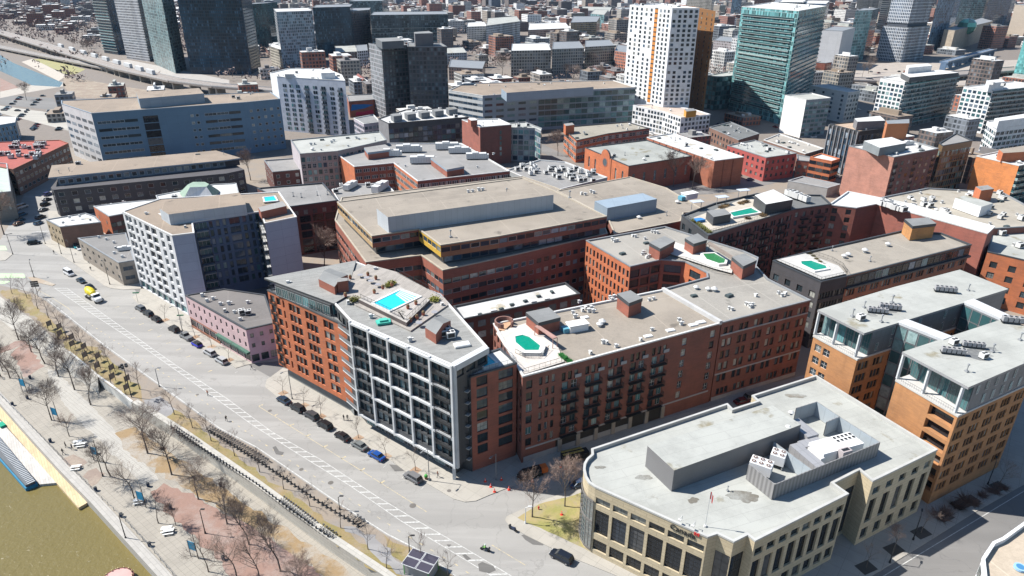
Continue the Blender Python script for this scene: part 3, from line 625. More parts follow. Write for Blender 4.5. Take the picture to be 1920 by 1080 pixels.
mb = MB(); mb.prism(XY([(495, 521), (626, 569), (648, 556), (668, 488)], 29.1), 28.65, 29.1, 0, 1, True); A.part('canopy_roof', mb, [CAPD, MEMG2])
rail(A, [(503, 541), (630, 600)], 25.8, 1.0)
# recessed balconies between the two wings
S_ = XY([(631, 603)], 25.8)+XY([(656, 600)], 29.0); ang = math.atan2(S_[1][1]-S_[0][1], S_[1][0]-S_[0][0]); Ls = math.hypot(S_[1][0]-S_[0][0], S_[1][1]-S_[0][1])
mb = MB(); mb.obox(S_[0], ang, 0, 2.0, 3.6, Ls, 6.0, 26.5); A.part('wall', mb, [DKM])
for k in range(8):
    mb = MB(); mb.obox(S_[0], ang, 0.05, .05, 3.7+2.95*k, Ls-.3, 2.0, 3.95+2.95*k, 0); mb.obox(S_[0], ang, .1, .05, 4.9+2.95*k, Ls-.35, .1, 4.97+2.95*k, 1); mb.obox(S_[0], ang, .1, .06, 4.05+2.95*k, Ls-.35, .08, 4.9+2.95*k, 1); A.part('balcony', mb, [WFR, GRY])
V4 = XY([(882, 706), (969, 680), (938, 652), (903, 664)], 24.6); FOOT.append(V4)
A.vol(V4, 0, 24.6, RED2, MEMW, None, {0: ([dict(u0=.08, u1=.4, nb=1, w=2.6, h=2.3, s=.2, n=7, f=2.9, g=4.0, t=.5, st='b3', d=.3), dict(u0=.55, u1=.97, nb=1, w=3.6, h=2.2, s=.2, n=7, f=2.9, g=4.0, t=.5, st='b3')], RED2)}, True, 0.3, CAPD)
V5 = XY([(856, 699), (882, 707), (903, 665), (880, 668)], 24.6); A.vol(V5, 0, 24.4, DKM, MEMW, None, {0: (dict(nb=1, w=2.4, h=2.2, s=.2, n=7, f=2.9, g=4.0, t=.5, st='b2', bal=dict(every=1, w=3.4, d=1.0, kind='conc')), DKM)}, False, 0.3, CAPD)
rail(A, [(868, 700), (884, 703), (968, 679), (940, 652)], 24.6, 1.1, GRY)
water_pool(A, [(908, 688), (930, 680), (900, 655), (885, 664)], 24.9, WATP, .4, up=.3)
# roof terrace and swimming pool
deck(A, [(623, 530), (690, 495), (745, 510), (835, 560), (842, 570), (770, 620), (667, 572)], 29.02, mat('planks', (0.30, 0.275, 0.25), p=-70), t=.4)
mb = MB(); q = XY([(672, 561), (762, 605), (806, 562), (747, 536)], 30.0); mb.prism(q, 28.6, 30.0, 0, 1); A.part('pool_platform', mb, [mat('brick', (0.09, 0.07, 0.065)), mat('planks', (0.37, 0.345, 0.32), p=-70)])
water_pool(A, [(701, 568), (731, 582), (786, 556), (751, 544)], 30.15, WATP, .5)
sq = XY([(751, 544), (786, 556), (760, 568.5), (741, 553)], 30.15)
mb = MB()
for k in range(5):
    f0 = k/5; mb.prism([(sq[0][0]+(sq[3][0]-sq[0][0])*f0, sq[0][1]+(sq[3][1]-sq[0][1])*f0), (sq[1][0]+(sq[2][0]-sq[1][0])*f0, sq[1][1]+(sq[2][1]-sq[1][1])*f0), (sq[1][0]+(sq[2][0]-sq[1][0])*(f0+.12), sq[1][1]+(sq[2][1]-sq[1][1])*(f0+.12)), (sq[0][0]+(sq[3][0]-sq[0][0])*(f0+.12), sq[0][1]+(sq[3][1]-sq[0][1])*(f0+.12))], 30.1, 30.2)
A.part('pool_steps', mb, [WFR])
rail(A, [(676, 559), (763, 601), (800, 566)], 30.0); rail(A, [(745, 512), (838, 561)], 29.1)
for k in range(6):
    pass
mb = MB()
for k in range(6): q = XY([(752+k*0, 606-k*0)], 29)[0]; mb.obox(XY([(757, 607)], 29)[0], math.radians(25), .3*k, 0, 28.7, .3*k+.3, 4.2, 30-.22*k)
A.part('steps', mb, [mat('plain', (0.12, 0.115, 0.11))])
def gable(b, px, z0, zt, zr, wall, roof, name='stair_house'):
    """px: 4 roof corners at zt (left, front, right, back) ; ridge raised to zr towards the back"""
    q = ccw(XY(px, zt)); mb = MB(); mb.prism(q, z0, zt, 0, 0)
    m0 = ((q[0][0]+q[3][0])/2, (q[0][1]+q[3][1])/2); m1 = ((q[1][0]+q[2][0])/2, (q[1][1]+q[2][1])/2)
    mb.poly([(q[0][0], q[0][1], zt), (q[1][0], q[1][1], zt), (m1[0], m1[1], zr), (m0[0], m0[1], zr)], 1); mb.poly([(m0[0], m0[1], zr), (m1[0], m1[1], zr), (q[2][0], q[2][1], zt), (q[3][0], q[3][1], zt)], 1)
    mb.poly([(q[1][0], q[1][1], zt), (q[2][0], q[2][1], zt), (m1[0], m1[1], zr)], 0); mb.poly([(q[3][0], q[3][1], zt), (q[0][0], q[0][1], zt), (m0[0], m0[1], zr)], 0)
    return b.part(name, mb, [wall, roof])
gable(A, [(597, 523), (627, 538), (652, 515), (618, 503)], 28.6, 31.2, 32.0, RED2, MEMG); gable(A, [(797, 614), (817, 627), (845, 601), (826, 592)], 28.6, 31.0, 31.9, RED2, MEMG)
A.box([(632, 529), (652, 526), (652, 521), (634, 521)], 32.0, 28.6, RED2, GRV, 'chimney')
A.finish()

# 2 long dark red brick building with the bowed courtyard wing
B1 = [(980, 705), (1352, 605), (1243, 542), (925, 606)]; w1 = XY(B1, 23.0); org = ((w1[0][0]+w1[2][0])/2, (w1[0][1]+w1[2][1])/2)
B = Bd('brick_apartments', 'long dark red brick apartment building with an eight sided green pool and bowed courtyard wing', 'apartment building', org); FOOT.append(w1)
top = dict(n=1, f=3, g=18.6, h=2.1, s=.3, st=['b', 'b3', 'b2'], d=.3); low = dict(n=5, f=3.0, g=4.2, t=.5, h=2.1, s=.2, d=.3)
ef = [dict(u0=0, u1=.06, nb=1, w=1.5, st=['b2', 'wt'], n=6, f=3, g=4.2, h=2.0, s=.2), dict(u0=.07, u1=.15, nb=1, k=3, w=.8, gap=.75, n=6, f=3, g=4.2, h=1.9, s=.3, st=['b', 'b3', 'w'])]
for k in range(5):
    u = .16+.112*k; ef += [dict(u0=u, u1=u+.112, nb=1, k=3, w=1.0, gap=.6, **top), dict(u0=u, u1=u+.112, nb=1, k=2, w=1.55, gap=.75, st=['b2', 'b', 'wt', 'b2', 'w2', 'c2'], bal=dict(every=1, w=4.2, d=.9), **low)]
ef += [dict(u0=.73, u1=.86, nb=2, w=.5, st='b', n=5, f=3, g=5, h=1.8, s=.3), dict(u0=.78, u1=.82, nb=1, w=1.4, st='w2', n=6, f=3, g=4.2, h=2, s=.2), dict(u0=.92, u1=1, nb=1, w=1.5, st=['b2', 'w2'], n=6, f=3, g=4.2, h=2, s=.2)]
ef = [q for q in ef if not (q['u0'] == .73)]
B.vol(w1, 0, 23.0, RED, TAN, None, {0: (ef, RED), 3: (dict(b=3, w=1.5, h=2, f=3, st='b'), RED)}, True, 0.5, CAPW)
ang = math.atan2(w1[1][1]-w1[0][1], w1[1][0]-w1[0][0]); L1 = math.hypot(w1[1][0]-w1[0][0], w1[1][1]-w1[0][1])
LT = mat('plain', (0.33, 0.33, 0.34)); mb = MB()
mb.obox(w1[0], ang, .5, -.10, 0, L1*.55, .05, 1.6); mb.obox(w1[0], ang, 1, -.09, 3.55, L1-1, .05, 3.95)
for k in range(5): mb.obox(w1[0], ang, L1*(.16+.112*k)+4.4, -.08, 18.9, L1*(.16+.112*(k+1))-.1+1.0*0, .05, 19.7)
B.part('stone_band', mb, [LT])
mb = MB(); mb.obox(w1[0], ang, L1*.16, -.02, .1, L1*.72, .02, 3.4); B.part('painted_recess_shade', mb, [mat('plain', (0.03, 0.028, 0.026))])  # near-black flat panel stands for the shade inside an open arcade
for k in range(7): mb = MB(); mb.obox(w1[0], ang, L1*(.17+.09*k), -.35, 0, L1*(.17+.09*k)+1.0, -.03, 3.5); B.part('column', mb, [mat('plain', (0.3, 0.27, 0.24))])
B2 = [(1354, 604), (1520, 562), (1440, 522), (1418, 498), (1422, 482), (1395, 470), (1247, 424), (1099, 450), (1182, 499), (1240, 486), (1285, 490), (1325, 510), (1326, 519), (1245, 541)]
w2 = XY(B2, 23.0); FOOT.append(w2)
cw = dict(n=5, f=3.3, g=5.0, h=2.1, s=.5, d=.3)
B.vol(w2, 0, 23.0, RED, TAN2, None, {0: ([dict(nb=6, k=2, w=1.25, gap=.5, st='b', n=5, f=3.4, g=5.0, h=2.2, s=.5), dict(u0=.02, u1=.98, nb=5, k=3, w=1.1, gap=.25, st='b2', n=1, f=3, g=1.2, h=2.0, s=.2)], RED),
     7: (dict(nb=6, k=2, w=1.0, gap=1.0, st='b', n=6, f=3.2, g=2.5, h=2.2, s=.5), OR), 8: (dict(nb=3, k=1, w=3.2, st='b3', n=6, f=3.1, g=3.2, h=2.4, s=.3), RED), 9: (dict(nb=1, k=1, w=5, st='b3', n=6, f=3.1, g=3.2, h=2.4, s=.3), RED2), 10: (dict(nb=1, w=4.5, st='b3', n=6, f=3.1, g=3.2, h=2.4, s=.3), OR)}, True, 0.5, CAPG)
ang2 = math.atan2(w2[1][1]-w2[0][1], w2[1][0]-w2[0][0]); L2 = math.hypot(w2[1][0]-w2[0][0], w2[1][1]-w2[0][1]); mb = MB()
mb.obox(w2[0], ang2, .2, -.07, 19.0, L2, .05, 19.4); mb.obox(w2[0], ang2, .2, -.07, 7.7, L2, .05, 8.1); mb.obox(w2[0], ang2, .2, -.09, 0, L2, .05, 1.1); B.part('stone_band', mb, [LT])
mb = MB(); mb.obox(w1[1], math.atan2(w1[2][1]-w1[1][1], w1[2][0]-w1[1][0]), 0, -.4, 22.4, math.hypot(w1[2][0]-w1[1][0], w1[2][1]-w1[1][1]), .5, 23.5); B.part('fire_wall', mb, [mat('plain', (0.42, 0.42, 0.42))])
for q, z in (([(987, 586), (1010, 605), (1050, 595), (1029, 577)], 26.0), ([(1158, 551), (1180, 568), (1204, 559), (1182, 545)], 26.6), ([(1218, 455), (1238, 466), (1265, 452), (1246, 443)], 26.6), ([(1285, 447), (1301, 457), (1325, 450), (1308, 438)], 26.6), ([(1373, 482), (1394, 499), (1418, 488), (1396, 476)], 26.6)):
    B.box(q, z, 22.4, RED2, MEMG, 'stair_house', CAPD)
deck(B, [(930, 624), (985, 606), (1012, 622), (1044, 645), (1058, 678), (980, 702)], 22.75, mat('concrete', (0.50, 0.46, 0.42)))
water_pool(B, [(967, 642), (985, 657), (1010, 657), (1013, 648), (993, 632), (980, 628), (966, 631)], 23.5, WATG, 1.2, up=.6)
rail(B, [(980, 700), (1056, 677)], 22.8); rail(B, [(966, 662), (985, 671), (1012, 672), (1030, 655)], 22.8)
def ring(b, px, z0, z1, r, m, name='round_wall'):
    c = P(px[0], px[1], z0); mb = MB()
    for k in range(20):
        a0, a1 = 2*math.pi*k/20, 2*math.pi*(k+1)/20
        if 0.2 < (a0 % 6.28) < 4.6 or a0 > 5.4:
            pts = [(c[0]+rr*math.cos(a), c[1]+rr*math.sin(a)) for rr, a in ((r, a0), (r, a1), (r-.35, a1), (r-.35, a0))]; mb.prism(pts, z0, z1)
    return b.part(name, mb, [m])
ring(B, (945, 610), 22.6, 24.0, 2.3, mat('brick', (0.2, 0.1, 0.08)))
deck(B, [(930, 618), (950, 600), (960, 606), (945, 620)], 22.8, mat('plain', (0.45, 0.28, 0.17)))
mb = MB(); q = XY([(1003, 611), (1010, 609), (1045, 632), (1037, 635)], 25.3); mb.prism(q, 25.1, 25.3, 0, 0, True)
for x, y in q: mb.tube((x, y, 22.6), (x, y, 25.1), .09, .09)
B.part('pergola', mb, [mat('planks', (0.34, 0.2, 0.17), p=60)])
# roof terrace of the north wing
deck(B, [(1245, 455), (1262, 452), (1300, 466), (1340, 480), (1375, 500), (1372, 512), (1338, 503), (1290, 487), (1240, 470)], 23.1, mat('concrete', (0.48, 0.46, 0.43)))
water_pool(B, [(1318, 476), (1325, 486), (1348, 494), (1358, 493), (1360, 486), (1340, 475)], 23.7, WATK, .7, up=.5)
rail(B, [(1240, 484), (1286, 489), (1335, 508), (1375, 514)], 23.1, 1.2)
mb = MB(); q = XY([(1325, 456), (1331, 453), (1378, 482), (1372, 486)], 25.8); mb.prism(q, 25.6, 25.8, 0, 0, True)
for x, y in q: mb.tube((x, y, 22.6), (x, y, 25.6), .09, .09)
B.part('pergola', mb, [mat('planks', (0.22, 0.18, 0.15), p=60)])
B.finish()

# 3 beige government office with curved glass corner
CP = [(1094, 879), (1097, 893), (1104, 904), (1116, 912), (1327, 1006), (1345, 1000), (1376, 1015), (1402, 1002), (1416, 1013), (1591, 925), (1563, 905), (1612, 880), (1637, 901), (1758, 842), (1530, 703), (1410, 741), (1421, 751), (1374, 766), (1364, 756), (1109, 841), (1110, 851), (1100, 860), (1095, 869)]
wc = XY(CP, 16.0); C = Bd('office_building', 'beige stone office building with a rounded glass corner, pale flat roof and a red flag', 'office building', (sum(p[0] for p in wc)/23, sum(p[1] for p in wc)/23)); FOOT.append(wc)
BEI = mat('stone', (0.47, 0.395, 0.27)); 
def tri(nb): return [dict(nb=nb, w=2.9, h=2.6, n=1, g=1.2, s=0, f=9, st='d', d=.4), dict(nb=nb, w=2.9, h=5.6, n=1, g=5.3, s=0, f=9, st='d4'), dict(nb=nb, w=2.9, h=1.5, n=1, g=12.2, s=0, f=9, st='b2')]
def trn(nb): return [dict(nb=nb, w=2.0, h=2.6, n=1, g=1.2, s=0, f=9, st='d', d=.4), dict(nb=nb, w=2.0, h=5.6, n=1, g=5.3, s=0, f=9, st='d4'), dict(nb=nb, w=2.0, h=1.6, n=1, g=12.2, s=0, f=9, st='b2')]
cg = dict(nb=1, w=2.7, h=2.6, n=4, f=2.75, g=1.2, s=0, st='b3', d=.1)
cb = [dict(nb=1, w=9, h=11.5, n=1, f=12, g=1.0, s=0, st='d4', d=.2)]
C.vol(wc, 0, 16.0, BEI, MEM, None, {3: (tri(6), BEI), 8: (trn(8), BEI), 12: (trn(5), BEI), 0: (cg, BEI), 1: (cg, BEI), 2: (cg, BEI), 22: (cg, BEI), 5: (cb, BEI), 6: (cb, BEI), 10: (cb, BEI), 21: (cg, BEI)}, True, 0.8, mat('plain', (0.40, 0.40, 0.385), 0.6))
STG = mat('panel', (0.15, 0.148, 0.152), 0.5, p=(40, 40)); C.box([(1214, 836), (1264, 882), (1476, 806), (1502, 796), (1449, 760), (1424, 768)], 20.0, 15.2, STG, MEM, 'plant_room')
# grey screen round the rooftop plant
RIB = mat('ribs', (0.24, 0.235, 0.235), 0.5, p=.35); BLUEG = mat('panel', (0.33, 0.37, 0.40), 0.45, p=(2.4, 5))
def screen(px, z0, z1):
    q = XY(px, z1); mb = MB(); u = 0
    for i in range(len(q)-1):
        a, c = q[i], q[i+1]; L = math.hypot(c[0]-a[0], c[1]-a[1]); an = math.atan2(c[1]-a[1], c[0]-a[0]); nx, ny = math.sin(an)*.08, -math.cos(an)*.08
        mb.quadv((a[0]+nx, a[1]+ny), (c[0]+nx, c[1]+ny), z0, z1, 0, u); mb.quadv((c[0]-nx, c[1]-ny), (a[0]-nx, a[1]-ny), z0, z1, 1, u)
        mb.poly([(a[0]+nx, a[1]+ny, z1), (c[0]+nx, c[1]+ny, z1), (c[0]-nx, c[1]-ny, z1), (a[0]-nx, a[1]-ny, z1)], 0); u += L
    C.part('plant_screen', mb, [RIB, BLUEG])
screen([(1404, 870), (1453, 908), (1650, 829), (1574, 781), (1550, 791)], 15.3, 18.7); screen([(1522, 880), (1451, 828)], 15.3, 18.4); screen([(1574, 781), (1532, 753), (1493, 765)], 15.3, 18.7)
mb = MB(); a = XY([(1232, 918), (1296, 1000)], 15.25)
for i in (21, 22, 0, 1, 2):
    a, c = wc[i], wc[(i+1) % 23]; an = math.atan2(c[1]-a[1], c[0]-a[0]); L = math.hypot(c[1]-a[1], c[0]-a[0]); ux, uy = math.cos(an), math.sin(an); nx, ny = uy*.14, -ux*.14
    if i == 21: continue
    mb = MB(); mb.quadv((a[0]+nx, a[1]+ny), (c[0]+nx, c[1]+ny), .9, 12.6, 0); n = max(2, int(L/.9))
    for k in range(n+1): mb.obox((a[0]+nx, a[1]+ny), an, L*k/n-.04, -.06, .9, L*k/n+.04, 0, 12.6, 1)
    for k in range(12): mb.obox((a[0]+nx, a[1]+ny), an, 0, -.05, .9+1.0*k, L, 0, .97+1.0*k, 1)
    for k in (0, 6.6, 11.5): mb.obox((a[0]+nx, a[1]+ny), an, 0, -.09, .8+k, L, 0, 1.0+k+.3, 1)
    C.part('curved_glazing', mb, [GL, mat('paint', (0.16, 0.15, 0.14))])
def stain(b, px, z, rx, ry, seed, col=(0.13, 0.12, 0.10)):
    r6 = random.Random(seed); c = P(px[0], px[1], z); mb = MB(); n = 30; ph = [r6.uniform(0, 6.28) for _ in range(4)]
    mb.poly([(c[0]+rx*math.cos(t)*k_, c[1]+ry*math.sin(t)*k_, z) for t, k_ in [(2*math.pi*i/n, 1+.22*math.sin(2*2*math.pi*i/n+ph[0])+.12*math.sin(5*2*math.pi*i/n+ph[1])+.05*math.sin(9*2*math.pi*i/n+ph[2])) for i in range(n)]]); b.part('ponding_stain', mb, [mat('pavers', col, col2=(0.25, 0.255, 0.24))])
for k, (x, y, a, e) in enumerate([(1385, 928, 2.6, 1.0), (1404, 934, 1.6, 1.3), (1300, 938, 1.0, .7), (1207, 895, 1.3, .8), (1125, 876, .9, .5)]): stain(C, (x, y), 15.206+.005*k, a, e, k)
stain(C, (1492, 742), 15.24, 2.0, .9, 7, (0.16, 0.14, 0.11))
C.finish()
def text3(name, s, loc, ang, size, m, label, cat, ext=.06, parent=None):
    cu = bpy.data.curves.new(name, 'FONT'); cu.body = s; cu.size = size; cu.extrude = ext; cu.align_x = 'CENTER'
    tmp = bpy.data.objects.new('tmp', cu); COL.objects.link(tmp); dg = bpy.context.evaluated_depsgraph_get()
    me = bpy.data.meshes.new_from_object(tmp.evaluated_get(dg)); bpy.data.objects.remove(tmp); me.materials.clear(); me.materials.append(m)
    o = bpy.data.objects.new(name, me); COL.objects.link(o); o.location = loc; o.rotation_euler = (math.pi/2, 0, ang)
    if parent: o.parent = parent
    if label: tag(o, label, cat)
    return o
fa, fb = wc[3], wc[4]; fang = math.atan2(fb[1]-fa[1], fb[0]-fa[0]); fu = .80
sg = thing('wall_sign', 'dark lettering reading Canada with a small red flag on the beige office front', 'sign', (fa[0]+(fb[0]-fa[0])*fu+math.sin(fang)*.12, fa[1]+(fb[1]-fa[1])*fu-math.cos(fang)*.12, 14.35), fang)
text3('lettering', 'Canada', (0, 0, 0), 0, 1.5, BLK, None, None, parent=sg)
mb = MB(); mb.box(0, -.08, 0, .25, .03, .6); REDM = mat('paint', (0.5, 0.03, 0.03)); fm_ = mb.mesh('flag_emblem', [REDM]); link('flag_bar', fm_, sg, (1.95, 0, .9)); link('flag_bar', fm_, sg, (2.6, 0, .9)); mb = MB(); mb.box(-.12, -.08, .1, .12, .03, .5); link('maple_leaf', mb.mesh('maple_leaf', [REDM]), sg, (2.4, 0, .9))
# 4 amber brick twin block with glass corners
R1 = XY([(1536, 582), (1620, 624), (1810, 566), (1888, 542), (1800, 507), (1676, 540)], 29.0); R2 = XY([(1695, 661), (1815, 725), (1950, 667), (1960, 630), (1887, 598)], 29.0)
D = Bd('amber_brick_apartments', 'amber brick apartment building in two wings with glass walled top storeys and a glazed link', 'apartment building', (R2[0][0], R2[0][1])); FOOT += [R1, R2]
def lerp(a, b, t): return (a[0]+(b[0]-a[0])*t, a[1]+(b[1]-a[1])*t)
def twin(q, e0, e1, t0, t1):
    D.vol(q, 0, 22.3, AMB, MEM, None, {0: e0, 1: e1, **({} if len(q) < 6 else {2: e1}), len(q)-1: (dict(b=4, w=1.6, h=2, f=3.2, st='b2', g=4), AMB)}, True, 0)
    up_ = [lerp(q[0], q[-1], t0), lerp(q[1], q[2], t1)] + q[2:]
    D.vol(up_, 22.3, 28.5, STEEL, MEM, None, {0: (dict(nb=6, w=2.2, h=5.6, n=1, f=6, g=.3, s=0, st='t3'), STEEL), 1: (dict(nb=7, k=1, w=.9, h=2.0, n=2, f=3, g=.6, t=.2, s=.3, st='wt', skip=.3), STEEL), len(q)-1: (dict(nb=8, w=1.2, h=2.0, n=2, f=3, g=.6, s=.3, st='wt'), STEEL)}, False, 0)
    o = offset(q, -.25); mb = MB(); mb.prism(o, 28.55, 29.1, 0, 1, True); D.part('roof', mb, [mat('plain', (0.26, 0.26, 0.27), 0.5), MEM])
    mb = MB(); mb.prism(offset(q, -.12), 22.0, 22.45, 0, 0, True); D.part('terrace', mb, [mat('plain', (0.46, 0.45, 0.43))])
    for i, t in ((0, .02), (0, .45), (0, .98)):
        x, y = lerp(q[0], q[1], t); mb = MB(); mb.box(x-.25+.3*(t < .5), y-.1+.5, 22.4, x+.25+.3*(t < .5), y+.9, 28.6); D.part('column', mb, [WFR])
E1 = [dict(u0=.05, u1=.45, nb=2, w=1.8, h=1.9, f=3.2, n=6, g=2.4, s=.4, st='w2', d=.3)]
SD = [dict(b=5.2, k=3, w=1.05, gap=.08, h=2.0, f=3.2, n=6, g=2.6, s=.4, st='b', d=.3)]
twin(R1, (E1, AMB), (SD, AMB), .09, .09)
twin(R2, ([dict(u0=.58, u1=.97, nb=1, w=7.5, h=2.3, f=3.2, n=6, g=2.6, s=.5, st='d', d=1.2)], AMB), (SD, AMB), .12, .1)
for q in ([(1684, 605), (1768, 638), (1784, 632), (1700, 600)], [(1808, 568), (1880, 600), (1897, 595), (1825, 562)]):
    w = XY(q, 29.0); D.vol(w, 0, 28.6, CAPG, MEM, dict(b=2.6, w=2.3, h=2.9, f=3.1, g=.5, t=.2, s=0.1, st='t'), None, False, 0); mb = MB(); mb.prism(offset(ccw(w), -.1), 28.62, 29.25, 0, 0, True); D.part('link_roof', mb, [WFR])
pq = [lerp(R2[0], R2[1], .01), lerp(R2[0], R2[1], .99)]
for q in (R1, R2):
    mb = MB(); a, c = q[0], q[1]; L = math.hypot(c[0]-a[0], c[1]-a[1]); an = math.atan2(c[1]-a[1], c[0]-a[0])
    mb.obox(a, an, .1, .0, 23.4, L-.1, .05, 23.46)
    for k in range(int(L/.5)): mb.obox(a, an, .1+k*.5, .01, 22.45, .13+k*.5, .04, 23.4)
    D.part('railing', mb, [GRY])
for k, (x, y, a, e) in enumerate([(1835, 664, 3.2, 2.0), (1850, 655, 2.0, 1.2), (1668, 582, 2.6, 1.2), (1785, 548, 1.6, .8), (1635, 590, 1.2, .7)]): stain(D, (x, y), 29.108+.005*k, a, e, 20+k, (0.12, 0.125, 0.13))
D.finish()
# ---------------------------------------------------------------- middle distance buildings
CR = mat('plain', (0.40, 0.36, 0.30)); GBR = mat('brick', (0.28, 0.24, 0.20)); BRB = mat('brick', (0.17, 0.095, 0.07)); PINKW = mat('plain', (0.52, 0.37, 0.38)); GRNAW = mat('plain', (0.05, 0.12, 0.09))
BLUP = mat('panel', (0.10, 0.185, 0.275), 0.6, p=(6, 4.2)); BLUL = mat('panel', (0.24, 0.30, 0.36), 0.55, p=(6, 4.2)); LAV = mat('panel', (0.29, 0.33, 0.43), 0.7, p=(5, 3)); LAVW = mat('plain', (0.56, 0.565, 0.58)); SLT = mat('brick', (0.055, 0.052, 0.058)); SLB = mat('plain', (0.16, 0.19, 0.23)); BUFF = mat('plain', (0.34, 0.27, 0.18))
# 5 red brick office with stepped ribbon windows
lo = XY([(628, 412), (686, 491), (790, 478), (830, 506), (960, 478), (1139, 437)], 20.5)+XY([(1120, 385), (1040, 350), (980, 330), (640, 370)], 20.5)
up = XY([(632, 378), (697, 442), (785, 429), (826, 459), (936, 442), (1138, 405), (1040, 357), (980, 333)], 27.0)
Hh = Bd('office_building', 'large red brick office with stepped ribbon window storeys and tan gravel roofs', 'office building', up[4]); FOOT.append(lo)
rb_ = dict(b=3.0, w=2.85, h=1.55, f=3.5, g=1.0, t=1.3, s=.7, st=['w', 'g', 'b', 'w'], d=.15)
ru = dict(b=3.0, w=2.85, h=1.5, n=1, f=3.3, g=22.4, t=.5, s=.9, st=['w', 'g', 'b', 'w'], d=.15); rg = dict(ru, g=.9)
YELP = mat('panel', (0.52, 0.33, 0.05), 0.6, p=(3, 2)); BROP = mat('panel', (0.30, 0.12, 0.06), 0.6, p=(3, 2))
Hh.vol(lo, 0, 20.5, RED2, TAN, rb_, {4: (dict(rb_, w=1.8), RED2)}, True, 0.3, mat('plain', (0.36, 0.32, 0.26)))
Hh.vol(offset(up, 1.5), 20.2, 23.0, CAPD, TAN, dict(b=3, w=2.9, h=2.0, n=1, g=.3, s=.3, f=2.8, t=0, st='g'), None, False, 0)
Hh.vol(up, 23.0, 27.0, RED2, TAN, dict(rg, g=.6), {0: (dict(rg, g=.6), mat('panel', (0.42, 0.29, 0.15), 0.6, p=(3, 2))), 2: (dict(rg, g=.6), YELP), 3: (dict(rg, g=.6), BROP)}, True, 0.3, mat('plain', (0.36, 0.32, 0.26)))
Hh.box([(706, 391), (727, 407), (1038, 365), (1014, 351)], 32.0, 26.5, mat('panel', (0.40, 0.43, 0.46), 0.5, p=(2, 8)), TAN)
Hh.finish()
bld('office_wing', 'low tan gravel roofed wing with a pale metal penthouse beside the red brick office', [(1139, 407), (1152, 438), (1276, 414), (1282, 398), (1325, 396), (1250, 352), (1181, 331), (1044, 357)], 21.0, RED, TAN, dict(b=3, w=2.8, h=1.6, f=3.5, st='w'), par=.3, cap=mat('plain', (0.36, 0.32, 0.26)), done=False)
X = bld('roof_plant_house', 'wide pale metal plant house on the tan gravel roof', [(1115, 377), (1139, 390), (1232, 373), (1205, 362)], 25.5, BLUL, TAN, None, z0=20.6, par=0, cat='plant house')
bld('courtyard_building', 'low flat roofed building with pale panels in the courtyard behind the long brick block', [(868, 598), (1088, 550), (1060, 529), (850, 573)], 12, DRED, MEMW, dict(b=4, w=2.5, h=2, f=4, st='g'), cap=CAPD)
# 6 pink row, 7 grey apartments, low brick buildings on the left
X = bld('pink_building', 'three storey pink painted building with a dark gravel roof and shops below a green awning', [(347, 553), (461, 617), (515, 605), (497, 552), (420, 541)], 11.0, PINKW, mat('gravel', (0.13, 0.12, 0.115)), None,
    {0: [dict(nb=11, w=.9, h=1.5, n=2, f=3.1, g=4.3, s=.6, st='b', d=.2), dict(nb=9, w=3.6, h=2.6, n=1, g=.4, s=.1, f=3, st='b3')], 1: ([dict(nb=3, w=.9, h=1.3, n=2, f=3.1, g=4.3, s=.6, st='b', d=.2), dict(nb=3, w=2.0, h=2.2, n=1, g=.4, s=.1, f=3, st='b3')], mat('plain', (0.45, 0.32, 0.40)))}, near=True, cap=CAPD, par=.3, done=False)
q = X.foot[0]; an = math.atan2(q[1][1]-q[0][1], q[1][0]-q[0][0]); L = math.hypot(q[1][1]-q[0][1], q[1][0]-q[0][0]); mb = MB(); mb.obox(q[0], an, L*.5, -1.0, 3.3, L+.05, -.02, 3.9); X.part('awning', mb, [GRNAW]); mb = MB(); mb.obox(q[0], an, .1, -.06, 0, L*.5, .05, .9); mb.obox(q[0], an, .1, -.05, 3.3, L*.5, .05, 3.7); X.part('shop_front', mb, [mat('plain', (0.30, 0.13, 0.08))]); X.finish()
GA = [(229, 396), (322, 441), (364, 436), (361, 416), (487, 396), (496, 418), (556, 406), (523, 359), (470, 362), (300, 372)]
gp = dict(h=2.15, n=8, f=2.95, g=3.3, s=.4, d=.5)
X = bld('apartment_building', 'grey and lavender panel apartment building with brown gravel roof and white latticed front', GA, 27.3, LAV, BRN, None,
    {0: ([dict(u0=.02, u1=.2, nb=1, k=2, w=2.3, gap=.2, st='w2', **gp), dict(u0=.2, u1=.42, nb=2, w=2.0, st='b2', **gp), dict(u0=.44, u1=.7, nb=2, k=1, w=3.6, st='d', **gp), dict(u0=.72, u1=.98, nb=2, w=2.3, st='w3', **gp), dict(u0=.02, u1=.98, nb=8, w=4.5, h=2.6, n=1, g=.2, s=.1, f=3, st='t')], LAVW),
     2: (None, DKM), 3: ([dict(u0=.02, u1=.2, nb=1, w=3.5, st='tw', bal=dict(every=1, d=1.2, w=4, kind='conc'), **gp), dict(u0=.2, u1=.5, nb=3, w=1.0, st=['t', 'g', 'b'], **gp), dict(u0=.5, u1=.7, nb=1, w=3.2, st='g2', **gp), dict(u0=.7, u1=1, nb=3, w=1.1, st=['t', 'g', 'b'], bal=dict(every=3, ph=2, d=1.3, w=3, kind='conc'), **gp)], mat('panel', (0.075, 0.125, 0.21), .6, p=(4, 3))), 4: (dict(b=3, w=2, st='b2', bal=dict(every=1, d=1.2, w=3, kind='conc'), **gp), DKM)}, near=True, par=.3, cap=CAPW, done=False)
X.box([(299, 391), (316, 402), (461, 383), (449, 361), (311, 377)], 30.6, 26.9, mat('panel', (0.42, 0.46, 0.50), 0.5, p=(3, 4)), BRN, 'penthouse'); water_pool(X, [(497, 378), (519, 376), (514, 368), (495, 370)], 27.6, WATP, .5)
